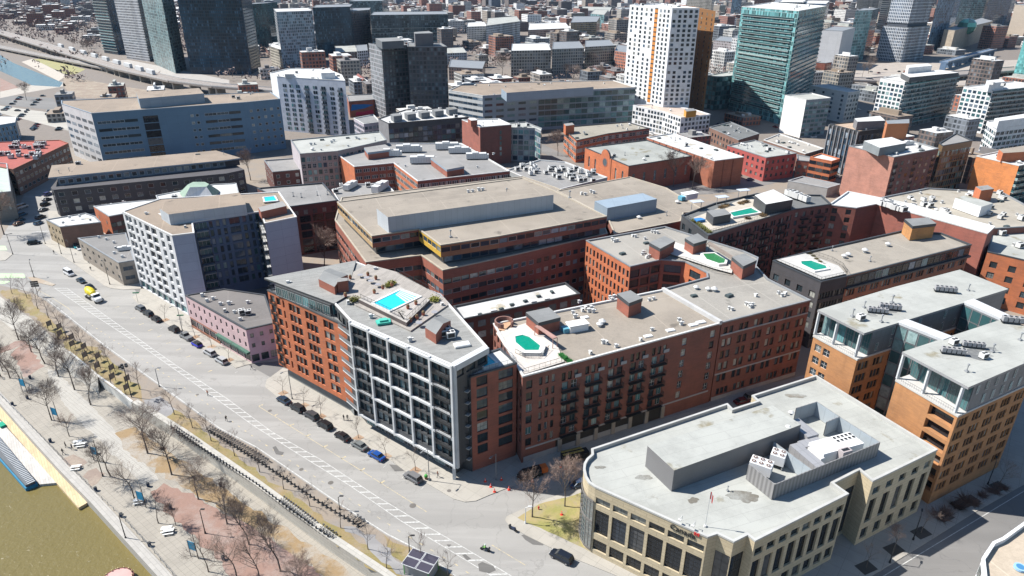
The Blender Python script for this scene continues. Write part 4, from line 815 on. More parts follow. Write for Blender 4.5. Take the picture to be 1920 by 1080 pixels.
q = XY([(300, 402), (316, 413), (361, 404), (350, 396)], 27); deck(X, [(296, 400), (316, 414), (360, 408), (352, 396)], 27.2, mat('plain', (0.5, 0.48, 0.46)))
X.box([(484, 389), (489, 397), (537, 386), (530, 377)], 29.6, 26.9, RED2, GRV, 'penthouse'); X.finish()
bld('low_building', 'two storey grey brick building with blue doors and a flat grey roof', [(146, 446), (222, 492), (252, 487), (236, 436)], 8.8, GBR, mat('gravel', (0.16, 0.155, 0.15)), None, {0: [dict(nb=7, k=2, w=.75, gap=.1, h=1.3, n=2, f=3.4, g=1.5, s=.5, st='w', d=.15)], 1: (dict(nb=1, w=3, h=1.4, n=2, f=3.4, g=1.5, s=.5, st='g2'), GBR)}, near=True, par=.3, cap=CAPG)
bld('low_building', 'dark brown brick building with a blank side wall and cream corner front', [(86, 411), (112, 425), (189, 416), (178, 405), (160, 399)], 8.9, BRB, MEMW, None, {0: (dict(nb=4, w=1.2, h=1.4, n=2, f=3.6, g=1.2, s=.6, st='b', d=.2), BUFF)}, near=True, par=.4, cap=CAPG)
bld('low_building', 'small orange brick building with a pale vented roof wedged between darker neighbours', [(175, 386), (204, 405), (275, 392), (297, 373), (230, 379)], 10.5, OR, MEMW, None, {0: dict(nb=2, w=1, h=1.4, n=2, f=3.5, g=2, s=.5, st='b'), 1: (dict(nb=7, w=2, h=1.8, f=3.3, g=1.5, st='b2'), DRED)}, par=.3)
X = bld('slate_building', 'long dark slate brick office with a blue grey top storey and brown gravel roof', [(95, 352), (100, 356), (425, 325), (458, 318), (410, 292), (120, 320)], 12.3, SLT, BRN, dict(b=5.2, w=2.3, h=1.9, f=3.5, g=1.2, t=.5, s=.8, st='w', d=.2), near=True, par=0, done=False)
sl = XY([(107, 333), (421, 299), (448, 295), (405, 283), (110, 312)], 16.0); X.vol(sl, 12.2, 15.7, SLB, BRN, dict(nb=22, w=2.1, h=1.9, n=1, f=3.5, g=.2, s=.6, st='w'), {1: (None, SLT)}, False, 0)
mb = MB(); mb.prism(XY([(90, 333), (424, 300), (451, 296), (405, 282), (97, 310)], 16.2), 15.6, 16.2, 0, 1, True); X.part('roof', mb, [BLUL, BRN]); X.finish()
X = bld('blue_office', 'large blue panelled office building with ribbon windows, white striped end and a roof penthouse', [(115, 194), (171, 212), (462, 191), (525, 185), (507, 172), (115, 188)], 30.0, BLUP, BRN, None,
    {0: (dict(nb=5, w=6, h=1.6, f=4.1, g=2.0, s=1.2, st='g'), mat('plain', (0.50, 0.50, 0.51))), 1: ([dict(u0=.02, u1=.27, nb=3, w=6.5, h=1.5, f=4.1, g=2, s=1.3, st=['w3', 'b3']), dict(u0=.3, u1=.4, nb=1, w=7.5, h=3.6, f=4.1, g=2, s=.2, st='d'), dict(u0=.6, u1=.67, nb=2, w=1.6, h=1.5, f=4.1, g=2, s=1.3, st='w'), dict(u0=.7, u1=.95, nb=3, w=6.5, h=1.5, f=4.1, g=2, s=1.3, st=['w3', 'b3'])], BLUP), 2: (dict(nb=5, w=1.6, h=1.5, f=4.1, g=2, s=1.3, st='w'), BLUP)}, par=.4, cap=BLUL, done=False)
X.box([(255, 173), (260, 185), (382, 175), (373, 165)], 35.0, 29.5, BLUL, BRN); X.finish()
X = bld('red_roof_building', 'brick warehouse with a red painted roof crowded with air units at the left edge', [(-60, 300), (24, 317), (128, 268), (112, 262), (0, 266), (-60, 270)], 13.0, BRB, mat('plain', (0.30, 0.07, 0.055)), dict(b=4, w=2.4, h=1.7, f=3.8, g=1, s=.8, st='w'), par=.4, cap=RED2)
bld('small_office', 'small blue and white striped building by the highway', [(-25, 222), (-15, 236), (28, 229), (30, 219), (0, 218)], 12.0, mat('panel', (0.10, 0.22, 0.33), .5, p=(1.5, 9)), CAPW, dict(b=2.2, w=1.0, h=2.2, f=3, g=1, st='w'), par=.3, cap=CAPW)
X = bld('stone_church', 'grey stone building with a pale green metal roof at the left edge', [(-60, 350), (-40, 365), (20, 358), (13, 306), (-60, 300)], 13, mat('stone', (0.22, 0.21, 0.19)), mat('plain', (0.36, 0.43, 0.37)), dict(b=4, w=1, h=3, f=6, st='b'), cat='church')
X = bld('domed_hall', 'grey stone hall with a faceted green roof lantern and white skylight', [(292, 366), (300, 383), (450, 372), (443, 343), (400, 345)], 14, mat('stone', (0.22, 0.22, 0.2)), MEMW, None, par=.4, done=False)
c = XY([(336, 362), (345, 372), (402, 372), (412, 358), (392, 348), (350, 350)], 14); q2 = XY([(352, 346), (356, 351), (387, 350), (392, 345), (384, 341), (362, 341)], 18.5); mb = MB()
for i in range(6):
    j = (i+1) % 6; mb.poly([(c[i][0], c[i][1], 14), (c[j][0], c[j][1], 14), (q2[j][0], q2[j][1], 18.5), (q2[i][0], q2[i][1], 18.5)], 1 if i == 1 else 0)
mb.poly([(x, y, 18.5) for x, y in q2], 0); X.part('roof_lantern', mb, [mat('plain', (0.22, 0.30, 0.24)), mat('panel', (0.6, 0.6, 0.6), p=(1.5, 1.5))]); X.finish()
bld('brick_building', 'narrow dark red brick building with glazed bays behind the lavender tower', [(520, 372), (543, 387), (634, 375), (605, 342), (482, 352)], 20.0, DRED, GRV, [dict(u0=.02, u1=.98, nb=5, w=1.6, h=1.8, n=1, f=3.2, g=15.6, s=.5, st='b2'), dict(u0=.15, u1=.95, nb=3, w=4, h=2.5, n=5, f=3.1, g=.5, s=.2, st='d')], cap=CAPD)
X = bld('brick_school', 'orange brick double block with strips of white framed windows and rooftop air units', [(630, 287), (664, 312), (738, 305), (783, 339), (956, 320), (865, 268), (700, 268)], 18.5, OR, GRV, dict(b=3.4, k=3, w=.9, gap=.08, h=1.6, f=3.5, g=1, s=.9, t=.7, st='w'), {0: (None, OR), 1: (dict(b=4, k=3, w=.9, gap=.08, h=1.6, f=3.5, g=1, s=.9, t=.7, st='w'), RED2), 3: (dict(b=3, k=3, w=.85, gap=.08, h=1.6, f=3.5, g=1, s=.9, t=.7, st='w'), RED2)}, cap=CAPW, done=False)
X.box([(808, 296), (838, 318), (870, 312), (842, 291)], 21.5, 18, RED2, GRV, cap=BLUL); X.box([(683, 277), (690, 286), (737, 280), (722, 271)], 21.5, 18, RED2, GRV, cap=BLUL); X.finish()
bld('school_annex', 'low flat annex with white air units between the orange brick block and tan office roof', [(622, 355), (635, 377), (742, 362), (725, 343), (660, 345)], 17.0, DRED, GRV, None, cap=CAPW)
bld('small_brick_building', 'small red brick building in the shade of the blue office', [(495, 300), (511, 322), (565, 317), (552, 296)], 11.5, DRED, GRV, dict(b=4, w=1.5, h=1.6, f=3.5, st='w'), cap=CAPG)
bld('panel_apartments', 'apartment block with a chequered pink and glass panel front and grey roof', [(545, 262), (562, 288), (632, 283), (725, 262), (712, 246)], 21.0, mat('panel', (0.30, 0.25, 0.24), .6, p=(2.4, 3)), MEM, dict(b=2.4, w=1.7, h=2.2, f=3.2, g=.5, t=.4, s=.3, st=['w2', 't', 'g', 'wt']), {0: (None, mat('plain', (0.42, 0.38, 0.40)))}, cap=CAPG)
X = bld('glass_apartments', 'dark glass fronted apartment block with boxy rooftop terraces', [(709, 222), (728, 231), (879, 219), (840, 203), (760, 205)], 19.5, mat('panel', (0.06, 0.065, 0.07), p=(3, 3)), MEMW, dict(b=3, w=2.8, h=2.5, f=3.1, g=1.0, t=1, s=.2, st=['g2', 't', 'b2', 'g']), {0: (None, mat('plain', (0.18, 0.18, 0.19)))}, cap=CAPD, done=False)
for k in range(5): X.box([(732+26*k, 214-3*k), (738+26*k, 218-3*k), (754+26*k, 216-3*k), (748+26*k, 212-3*k)], 22.5, 19.2, mat('plain', (0.15, 0.16, 0.17)), MEMG, 'roof_room')
X.finish()
bld('small_apartments', 'pale pink and white low apartment block below the dark twin tower', [(663, 221), (682, 232), (713, 228), (700, 214)], 15, mat('plain', (0.4, 0.37, 0.42)), MEMG, dict(b=3, w=2, h=1.8, f=3.1, g=1, st='g2'), cap=CAPW)
X = bld('brown_brick_block', 'brown brick box building with narrow windows and white roof edge', [(866, 224), (900, 238), (959, 233), (935, 222)], 22, mat('brick', (0.27, 0.095, 0.07)), MEMW, None, {1: (dict(u0=.6, u1=.7, nb=1, w=1.2, h=2, f=3, st='t'), mat('brick', (0.14, 0.055, 0.045)))}, cap=CAPW, done=False); X.box([(877, 222), (883, 226), (895, 225), (890, 221)], 25, 21.5, RED2, CAPW); X.finish()
bld('glass_corner_block', 'green glazed residential block with planted roof terrace', [(940, 238), (1003, 240), (1014, 246), (1016, 240), (985, 228), (950, 230)], 19.5, mat('panel', (0.30, 0.32, 0.34), p=(3, 3)), MEM, dict(b=3, w=2.7, h=2.4, f=3.1, g=.5, t=1, s=.3, st=['t', 'wt', 'g']), cap=CAPG)
bld('plant_roof_building', 'low flat building with a great cluster of white rooftop ducts', [(950, 318), (1040, 357), (1139, 332), (1060, 303), (1012, 299)], 16.5, mat('panel', (0.30, 0.33, 0.35), p=(3, 3)), GRV, dict(b=3, w=2.5, h=2, f=3.5, st='t'), cap=CAPW)
# 20 brick hall with arched gable, warehouse, long red buildings
HP = [(1097, 276), (1179, 311), (1298, 292), (1213, 262)]
aw = dict(nb=6, w=1.6, h=5.0, n=1, g=4.5, s=0, f=9, st='w2', d=.3)
X = bld('brick_hall', 'orange brick hall with arched windows and a round window in its curved gable', HP, 14.0, OR, mat('membrane', (0.29, 0.30, 0.28)), None, {0: ([dict(u0=.04, u1=.34, nb=2, w=1.5, h=5, n=1, g=4.5, s=0, f=9, st='w2', d=.3), dict(u0=.66, u1=.96, nb=2, w=1.5, h=5, n=1, g=4.5, s=0, f=9, st='w2')], OR), 1: (aw, RED2)}, near=True, par=.5, cap=CAPD, done=False)
q = X.foot[0]; an = math.atan2(q[1][1]-q[0][1], q[1][0]-q[0][0]); L = math.hypot(q[1][1]-q[0][1], q[1][0]-q[0][0]); ux, uy = math.cos(an), math.sin(an)
def arcpoly(u, z, r, a0, a1, n, off): return [(q[0][0]+ux*(u+r*math.cos(t))+uy*off, q[0][1]+uy*(u+r*math.cos(t))-ux*off, z+r*math.sin(t)) for t in [a0+(a1-a0)*k/n for k in range(n+1)]]
g1_ = arcpoly(L/2, 13.2, 4.2, 0, math.pi, 12, .25); g2_ = [(x-uy*.9, y+ux*.9, z) for x, y, z in g1_]; f1 = [(q[0][0]+ux*(L/2-5.6)+uy*.25, q[0][1]+uy*(L/2-5.6)-ux*.25), (q[0][0]+ux*(L/2+5.6)+uy*.25, q[0][1]+uy*(L/2+5.6)-ux*.25)]
mb = MB(); mb.poly([(f1[0][0], f1[0][1], 0), (f1[1][0], f1[1][1], 0), (f1[1][0], f1[1][1], 14.2)]+g1_+[(f1[0][0], f1[0][1], 14.2)], 0)
for i in range(12): mb.poly([g1_[i], g1_[i+1], g2_[i+1], g2_[i]], 1)
mb.poly(list(reversed(g2_)), 0); X.part('gable', mb, [OR, CAPD])
mb = MB(); mb.poly(arcpoly(L/2, 10.8, 1.9, 0, 2*math.pi, 20, .36)[:-1], 0); rw = X.part('round_window', mb, [GL]); mb = MB(); o1 = arcpoly(L/2, 10.8, 2.4, 0, 2*math.pi, 20, .33); i1 = arcpoly(L/2, 10.8, 1.9, 0, 2*math.pi, 20, .37)
for k in range(20): mb.poly([o1[k], o1[k+1], i1[k+1], i1[k]])
X.part('window_frame', mb, [RED2], rw)
for u in [L*.115, L*.265, L*.735, L*.885]:
    mb = MB(); mb.poly(arcpoly(u, 9.5, .75, 0, math.pi, 8, .03), 0); X.part('arched_window', mb, [GL])
X.finish()
X = bld('brick_warehouse', 'windowless brown brick warehouse with ribbed walls and a pale studded roof', [(1213, 257), (1340, 301), (1395, 294), (1262, 249)], 14.5, mat('brick', (0.32, 0.11, 0.06)), MEMW, None, cap=CAPW, done=False)
q = X.foot[0]
for e in (0, 1):
    a, c = q[e], q[e+1]; an = math.atan2(c[1]-a[1], c[0]-a[0]); L = math.hypot(c[1]-a[1], c[0]-a[0])
    for k in range(1, int(L/6)): mb = MB(); mb.obox(a, an, k*6, -.35, 0, k*6+.5, .02, 14.0); X.part('pilaster', mb, [mat('brick', (0.26, 0.09, 0.05))])
X.finish()
bld('red_brick_warehouse', 'painted red brick building with rows of arched black windows', [(1364, 272), (1437, 295), (1494, 287), (1415, 262)], 13, mat('brick', (0.36, 0.07, 0.06)), MEM, dict(b=3.6, w=1.5, h=1.8, f=3.6, g=1, s=.9, st='b2', d=.25), near=True, cap=CAPG)
bld('red_brick_annex', 'small red brick annex stepping down beside the painted red warehouse', [(1495, 300), (1518, 302), (1520, 294), (1494, 289)], 9.5, RED2, GRV, dict(b=3, w=1.5, h=1.6, f=3.6, g=1, s=.7, st='b2'), cap=CAPG)
X = bld('long_brick_building', 'long three storey red brick building with big industrial windows and a square tower', [(1058, 243), (1081, 263), (1141, 250), (1218, 240), (1176, 228), (1066, 237)], 13, OR, mat('gravel', (0.25, 0.23, 0.19)), dict(b=6, k=2, w=2.4, gap=.15, h=2.2, f=3.9, g=.8, s=.8, st='w2', t=.5), {2: (dict(b=5.5, k=2, w=2.2, gap=.1, h=2.2, f=3.9, g=.8, s=.8, st='w2', t=.5), RED2)}, cap=CAPD, done=False)
X.box([(1057, 232), (1061, 236), (1077, 234), (1073, 230)], 17.5, 12, OR, GRV, 'tower'); X.finish()
X = bld('glass_office', 'long blue grey and green glass office with banded corner and rooftop penthouse', [(841, 169), (905, 179), (1010, 172), (1192, 163), (1150, 150), (870, 156)], 26.0, BLUL, BRN, None, {0: (dict(nb=7, w=7, h=1.6, f=4, g=1.5, s=1.4, t=1, st='g'), mat('plain', (0.46, 0.47, 0.47))), 1: (dict(nb=5, w=5.5, h=1.6, f=4, g=1.5, s=1.4, st=['t3', 'g2']), BLUL), 2: (dict(nb=16, w=4.6, h=3.0, f=4, g=1.5, s=.6, t=1.2, st=['t3', 't', 't3']), BLUL)}, cap=CAPW, done=False)
X.box([(940, 166), (950, 174), (1113, 163), (1100, 154)], 31, 25.6, BLUL, BRN); X.finish()
# 31 white chequer tower on its podium
TW = mat('plain', (0.66, 0.67, 0.68), 0.6); ORG = mat('panel', (0.21, 0.10, 0.035), 0.6, p=(3, 2.9)); GD = mat('glass', (0.03, 0.04, 0.05), 0.08)  # ORG is darkened: the wing's shaded side is put into its colour
X = bld('white_tower', 'tall white apartment tower dotted with irregular square windows and an orange stripe', [(1181, 9), (1261, 15), (1312, 15), (1240, 6)], 79.0, TW, CAPW, None, {0: ([dict(u0=.02, u1=.6, nb=5, w=2.2, h=1.8, n=21, f=2.95, g=16.3, s=.6, st=['b', 'b2', 'g2'], skip=.12), dict(u0=.71, u1=.97, nb=3, w=1.9, h=1.8, n=21, f=2.95, g=16.3, s=.6, st=['b', 'b2', 'g2'])], TW), 1: (dict(nb=5, w=2.0, h=1.8, n=21, f=2.95, g=16.3, s=.6, st=['b', 'b2', 'g2'], skip=.12), TW)}, cap=TW, done=False)
q = X.foot[0]; an = math.atan2(q[1][1]-q[0][1], q[1][0]-q[0][0]); L = math.hypot(q[1][1]-q[0][1], q[1][0]-q[0][0]); mb = MB()
for k in range(21): mb.obox(q[0], an, L*.62, -.12, 16.3+2.95*k, L*.69, .1, 16.3+2.95*k+2.1, 0); mb.obox(q[0], an, L*.62, -.10, 16.3+2.95*k+2.1, L*.69, .1, 16.3+2.95*k+2.95, 1)
X.part('coloured_stripe', mb, [mat('plain', (0.50, 0.20, 0.04)), mat('plain', (0.04, 0.03, 0.03))]); X.finish()
bld('orange_tower', 'slim burnt orange tower wing attached behind the white chequer tower', [(1313, 17), (1342, 21), (1300, 12), (1270, 10)], 77.0, ORG, ORG, dict(nb=3, w=1.6, h=1.6, f=2.95, g=14, s=.6, st='b2'), cap=ORG)
X = bld('white_podium', 'white five storey podium with scattered square windows and an orange roof hut', [(1187, 197), (1244, 209), (1277, 220), (1332, 214), (1300, 204), (1230, 194)], 15.9, TW, mat('gravel', (0.4, 0.33, 0.28)), dict(b=3.0, w=1.9, h=1.8, f=2.95, g=.8, s=.5, t=.4, st=['b', 'b2', 'g2'], skip=.08), cap=TW, done=False)
X.box([(1283, 205), (1287, 209), (1306, 207), (1300, 203)], 19.5, 15.5, mat('plain', (0.5, 0.24, 0.04)), CAPG, 'roof_hut'); X.finish()
bld('dark_glass_block', 'dark green glass office block at the foot of the teal tower', [(1327, 141), (1345, 144), (1411, 138), (1390, 130)], 26, mat('panel', (0.05, 0.10, 0.11), .4, p=(3, 3)), MEM, dict(b=3, w=2.8, h=3.0, f=3.6, g=.5, t=.5, s=.3, st='t'), cap=CAPG)
TEAL = mat('winwall', (0.18, 0.27, 0.28), 0.5, col2=(0.07, 0.20, 0.21), p=(1.6, 3.0, .16, .35))
X = bld('teal_glass_tower', 'tall teal glass tower wrapped in stacked balconies', [(1391, 12), (1498, 20), (1550, 11), (1445, 4)], 77.0, TEAL, CAPW, None, cap=CAPW, done=False)
q = X.foot[0]
for e, f0, f1_ in ((0, .0, 1), (1, 0, 1)):
    a, c = q[e], q[(e+1) % 4]; an = math.atan2(c[1]-a[1], c[0]-a[0]); L = math.hypot(c[1]-a[1], c[0]-a[0])
    for k in range(22): X.bals.append(((a[0]+c[0])/2+math.sin(an)*0, (a[1]+c[1])/2, 8+3.0*k, an, L*(.96 if e else .9), .9, 'glass'))
X.finish()
bld('white_slab', 'blank white end walled apartment slab beside the teal tower', [(1472, 178), (1512, 187), (1558, 183), (1522, 174)], 25, mat('plain', (0.72, 0.72, 0.71)), MEM, None, {1: (dict(nb=6, w=3, h=1.8, f=2.9, g=.5, s=.6, st='t'), mat('plain', (0.25, 0.27, 0.29)))}, cap=CAPW)
bld('white_slab', 'white block with a dark notched corner behind the blank walled slab', [(1520, 160), (1591, 173), (1613, 170), (1556, 157)], 22, mat('panel', (0.46, 0.48, 0.49), p=(4, 3)), MEMW, dict(nb=4, w=2, h=1.8, f=3.2, g=1, st='g2'), cap=CAPW)
BALW = dict(b=3.2, w=2.6, h=2.1, f=3.0, g=1, s=.3, t=.5, st=['t', 'g', 'wt'], bal=dict(every=1, w=3.1, d=1.2, kind='white'))
def slabs(X, e, n, f, z, d=1.2, m=None):
    q = X.foot[0]; a, c = q[e], q[e+1]; an = math.atan2(c[1]-a[1], c[0]-a[0]); L = math.hypot(c[1]-a[1], c[0]-a[0])
    for k in range(n): mb = MB(); mb.obox(a, an, 0, -d, z+f*k-.2, L, -.01, z+f*k+.12, 0); mb.obox(a, an, 0, -d, z+f*k+.12, L, -d+.05, z+f*k+1.0, 1); X.part('balcony', mb, [m or mat('plain', (0.5, 0.5, 0.5)), GLT])
X = bld('white_balcony_tower', 'white and grey apartment tower with continuous balcony bands and a white roof', [(1651, 146), (1697, 153), (1799, 138), (1745, 134)], 33, mat('winwall', (0.34, 0.36, 0.37), .6, col2=(0.10, 0.14, 0.15), p=(2.2, 3.0, .25, .35)), CAPW, None, {0: (dict(b=3.2, w=2.2, h=1.9, f=3.0, g=1, s=.5, t=.5, st=['t', 'wt', 'g']), TW)}, cap=CAPW, done=False)
slabs(X, 1, 10, 3.0, 3.2); X.box([(1700, 122), (1704, 127), (1748, 123), (1740, 119)], 40, 32, mat('plain', (.6, .6, .6)), CAPW); X.box([(1690, 137), (1706, 145), (1798, 136), (1762, 131)], 36, 32.8, mat('plain', (0.07, 0.075, 0.08)), CAPW); X.finish()
X = bld('white_balcony_tower', 'white lattice apartment tower with a dark balcony side at the right edge', [(1807, 162), (1862, 170), (1960, 160), (1900, 152)], 29, mat('winwall', (0.22, 0.23, 0.24), .6, col2=(0.06, 0.08, 0.09), p=(2.4, 3.0, .2, .3)), MEMW, None, {0: (dict(b=3.4, w=2.3, h=1.9, f=3.0, g=1, s=.5, t=.5, st=['t', 'g']), TW)}, cap=CAPW, done=False)
slabs(X, 1, 9, 3.0, 3.2); X.box([(1850, 151), (1856, 156), (1885, 153), (1878, 148)], 34, 28, TW, CAPW); X.finish()
X = bld('white_lattice_block', 'bright white lattice apartment block low at the right edge', [(1851, 227), (1870, 240), (1990, 225), (1940, 214)], 21, TW, CAPW, dict(b=4, k=2, w=1.5, gap=.1, h=1.9, f=3.1, g=.6, s=.5, t=.4, st=['g', 'b2', 't']), cap=CAPW, done=False); X.box([(1865, 222), (1873, 227), (1945, 218), (1930, 212)], 25, 20.5, TW, CAPW); X.finish()
# 43 dusky pink brick slab and its bronze neighbour, finned black block
X = bld('pink_brick_block', 'dusky pink brick apartment block with a blank west wall and glass edged roof terraces', [(1592, 273), (1677, 294), (1760, 278), (1700, 260)], 25, PNKB, MEMW, None, {1: (dict(nb=7, w=1.8, h=1.8, f=3.1, g=1, s=.7, st=['b', 'b2', 'g2'], bal=dict(every=3, w=2.4, d=.4)), mat('brick', (0.20, 0.085, 0.07)))}, cap=CAPG, done=False)
X.box([(1620, 264), (1650, 277), (1700, 268), (1672, 257)], 28.5, 24.6, mat('plain', (0.18, 0.2, 0.21)), CAPW); X.finish()
bld('bronze_block', 'bronze and glass curtain walled block behind the dusky pink one', [(1761, 268), (1768, 273), (1824, 263), (1793, 249)], 26, mat('panel', (0.16, 0.11, 0.06), .5, p=(1.5, 3)), GRV, dict(b=1.8, w=1.2, h=2.4, f=3.1, g=1, st=['g', 't', 'b']), cap=CAPD)
X = bld('finned_black_block', 'black block with tall pale vertical fins and a timber coloured brick penthouse', [(1556, 232), (1612, 246), (1690, 236), (1640, 224)], 25, mat('plain', (0.04, 0.042, 0.045)), mat('planks', (0.4, 0.3, 0.22)), dict(b=2.4, w=1.8, h=2.9, f=3.2, g=.5, t=.2, s=.1, st='g'), cap=CAPD, done=False)
q = X.foot[0]; an = math.atan2(q[1][1]-q[0][1], q[1][0]-q[0][0]); L = math.hypot(q[1][1]-q[0][1], q[1][0]-q[0][0])
for k in range(8): mb = MB(); mb.obox(q[0], an, L*k/7.3, -.7, 0, L*k/7.3+.5, -.02, 24.6); X.part('fin', mb, [mat('plain', (0.22, 0.22, 0.23))])
X.box([(1661, 226), (1664, 232), (1705, 231), (1705, 223)], 33, 24.5, mat('panel', (0.42, 0.16, 0.07), p=(20, 20)), CAPG); X.box([(1602, 222), (1608, 228), (1660, 226), (1650, 217)], 29, 24.5, mat('plain', (0.17, 0.17, 0.18)), CAPW); X.finish()
X = bld('orange_brick_end', 'plain bright orange brick end wall with dark balconies on its far side', [(1831, 292), (1911, 310), (1990, 296), (1900, 278)], 20, mat('brick', (0.52, 0.19, 0.06)), MEMW, None, {1: (dict(b=3, w=2, h=2, f=3, g=1, st='t', bal=dict(every=1, w=3, d=1.2, kind='glass')), DKM)}, cap=CAPW, done=False); X.box([(1873, 280), (1881, 287), (1960, 282), (1940, 270)], 24, 19.5, OR, TAN); X.finish()
bld('open_car_deck', 'orange brick open sided parking deck', [(1519, 294), (1560, 302), (1575, 297), (1540, 287)], 12, OR, MEMW, dict(nb=3, w=4, h=1.9, f=3.6, g=.6, s=1, st='d'), cap=OR)
bld('grey_low_roofs', 'grey low roofed sheds between the church hall and the dusky pink block', [(1478, 338), (1552, 352), (1576, 345), (1505, 330)], 5, mat('plain', (0.3, 0.29, 0.28)), GRV, None)
bld('tarred_building', 'low brick building with a black tarred roof behind the white podium', [(1330, 238), (1385, 262), (1424, 250), (1370, 228)], 10, BRB, MEMD, dict(b=3.6, w=1.5, h=1.8, f=3.6, g=1, st='b2'), cap=CAPG)
bld('low_sheds', 'low tan roofed buildings beside the white slabs and finned black block', [(1432, 262), (1510, 288), (1545, 278), (1462, 250)], 9, BRB, mat('gravel', (0.30, 0.28, 0.25)), dict(b=3.6, w=1.5, h=1.8, f=3.6, g=1, st='b2'), cap=CAPW)
# 15 pool block, 16 dark brick U with pool deck, 17 white roofed brick, 18 orange brick far right
X = bld('pool_block', 'long brown brick apartment block with glass top storey, gravel roof and a green corner pool', [(1449, 488), (1540, 528), (1590, 517), (1822, 458), (1765, 436), (1690, 432), (1507, 473)], 21.5, BRB, mat('gravel', (0.25, 0.225, 0.19)), None, {0: (dict(b=4, w=2, h=2, f=3.2, g=2, t=2.5, st='b2'), SLT), 1: (dict(nb=3, k=3, w=1.1, gap=.1, h=2.0, f=3.2, g=2, t=2.5, st=['b2', 'b3']), SLT), 2: (dict(nb=11, k=3, w=1.1, gap=.15, h=1.9, n=5, f=3.2, g=1.5, s=.4, st=['w', 'b']), mat('brick', (0.30, 0.12, 0.07)))}, near=True, cap=CAPD, done=False)
a, c = X.foot[0][2], X.foot[0][3]; an = math.atan2(c[1]-a[1], c[0]-a[0]); L = math.hypot(c[1]-a[1], c[0]-a[0]); mb = MB(); mb.obox(a, an, 0, -.9, 17.3, L, -.02, 17.9, 0); X.part('ledge', mb, [CAPD]); mb = MB(); mb.obox(a, an, .3, -.10, 18.0, L-.3, -.02, 20.9, 0); X.part('glass_storey', mb, [DKM])
X.wins += [(a[0]+math.cos(an)*(1.5+3*k)+math.sin(an)*.16, a[1]+math.sin(an)*(1.5+3*k)-math.cos(an)*.16, 19.5, an, 2.6, 2.4, R.choice(['d', 'g2', 'wt', 'd', 'b2'])) for k in range(int(L/3))]
deck(X, [(1456, 487), (1540, 524), (1586, 513), (1572, 498), (1510, 475)], 21.6, mat('concrete', (0.42, 0.41, 0.39)))
water_pool(X, [(1502, 490), (1503, 495), (1528, 507), (1551, 503), (1548, 498), (1522, 489)], 21.9, WATG, .7); rail(X, [(1451, 488), (1540, 526), (1588, 515)], 21.5); rail(X, [(1588, 513), (1580, 500), (1560, 488), (1530, 478), (1508, 475)], 21.5)
X.box([(1697, 411), (1712, 424), (1755, 419), (1740, 408)], 26.0, 21, mat('brick', (0.42, 0.2, 0.07)), MEMG, 'stair_house', CAPD); X.finish()
X = bld('dark_brick_block', 'dark red brick apartment block with iron balconies and a roof deck with long green pool', [(1278, 403), (1328, 441), (1489, 392), (1559, 382), (1540, 365), (1420, 362), (1340, 380)], 24.5, mat('brick', (0.17, 0.06, 0.05)), MEMD, None, {0: (dict(nb=4, w=2.2, h=2.2, f=3.2, g=3, st='b2'), DKM), 1: (dict(nb=10, k=2, w=1.3, gap=.3, h=2.0, f=3.05, g=2, s=.4, t=1.4, st='b2', bal=dict(every=2, w=4.6, d=1.1)), mat('brick', (0.17, 0.06, 0.05))), 2: (dict(nb=5, w=1.4, h=1.8, f=3.05, g=2, st='b2', bal=dict(every=2, ph=1, w=4.5, d=1.3)), mat('brick', (0.17, 0.06, 0.05)))}, near=True, cap=CAPD, done=False)
deck(X, [(1300, 408), (1328, 434), (1475, 398), (1440, 376), (1395, 372)], 24.0, mat('concrete', (0.42, 0.38, 0.32))); water_pool(X, [(1369, 399), (1376, 406), (1424, 398), (1409, 390)], 24.6, WATG, .6, up=.5); rail(X, [(1326, 438), (1488, 391)], 24.5); rail(X, [(1281, 403), (1326, 438)], 24.5)
X.box([(1325, 395), (1338, 407), (1371, 401), (1358, 391)], 27, 24, DKM, MEMG, 'deck_house'); X.box([(1415, 366), (1436, 383), (1487, 374), (1450, 355)], 28, 24, DKM, CAPW, 'roof_pavilion'); X.finish()
X = bld('brick_wing', 'brick apartment wing with a blank gable and bright white roof, full of condenser units', [(1554, 383), (1606, 389), (1647, 381), (1852, 437), (1866, 424), (1700, 380), (1590, 358)], 24.0, mat('brick', (0.27, 0.09, 0.065)), CAPW, None, {0: dict(nb=2, w=1.8, h=2, f=3.1, g=2, st='b2'), 1: (None, mat('brick', (0.17, 0.055, 0.045)))}, near=True, cap=CAPW); 
X = bld('cluttered_roof_building', 'wide low building with a pale roof littered with ducts, huts and timber', [(1690, 390), (1860, 428), (1990, 420), (1880, 360), (1740, 352), (1640, 372)], 20.0, RED, mat('membrane', (0.33, 0.30, 0.25)), dict(b=4, w=2, h=2, f=3.4, st='b2'), cap=CAPG, done=False)
X.box([(1791, 371), (1840, 388), (1862, 381), (1812, 366)], 23.5, 19.6, TW, MEM, 'roof_hut'); X.box([(1829, 350), (1840, 357), (1864, 354), (1852, 347)], 24.5, 19.6, OR, GRV, 'roof_hut'); X.finish()
bld('orange_brick_corner', 'orange brick building with gridded black windows at the right edge', [(1852, 471), (1960, 496), (2050, 470), (1960, 410), (1860, 426)], 18.0, mat('brick', (0.40, 0.125, 0.05)), MEM, dict(b=4.6, w=2.1, h=2.2, f=3.7, g=1, s=.7, t=.8, st='b3', d=.3), near=True, cap=CAPD)
X = bld('white_rimmed_terrace', 'white rimmed rooftop corner with a blue round vent at the bottom right', [(1842, 1046), (1850, 1120), (2100, 1250), (2200, 1000), (1930, 972), (1880, 1008), (1862, 1016)], 14.0, TW, mat('gravel', (0.38, 0.32, 0.25)), dict(b=3, w=2, h=2, f=3.2, st='b2'), par=.9, cap=TW)
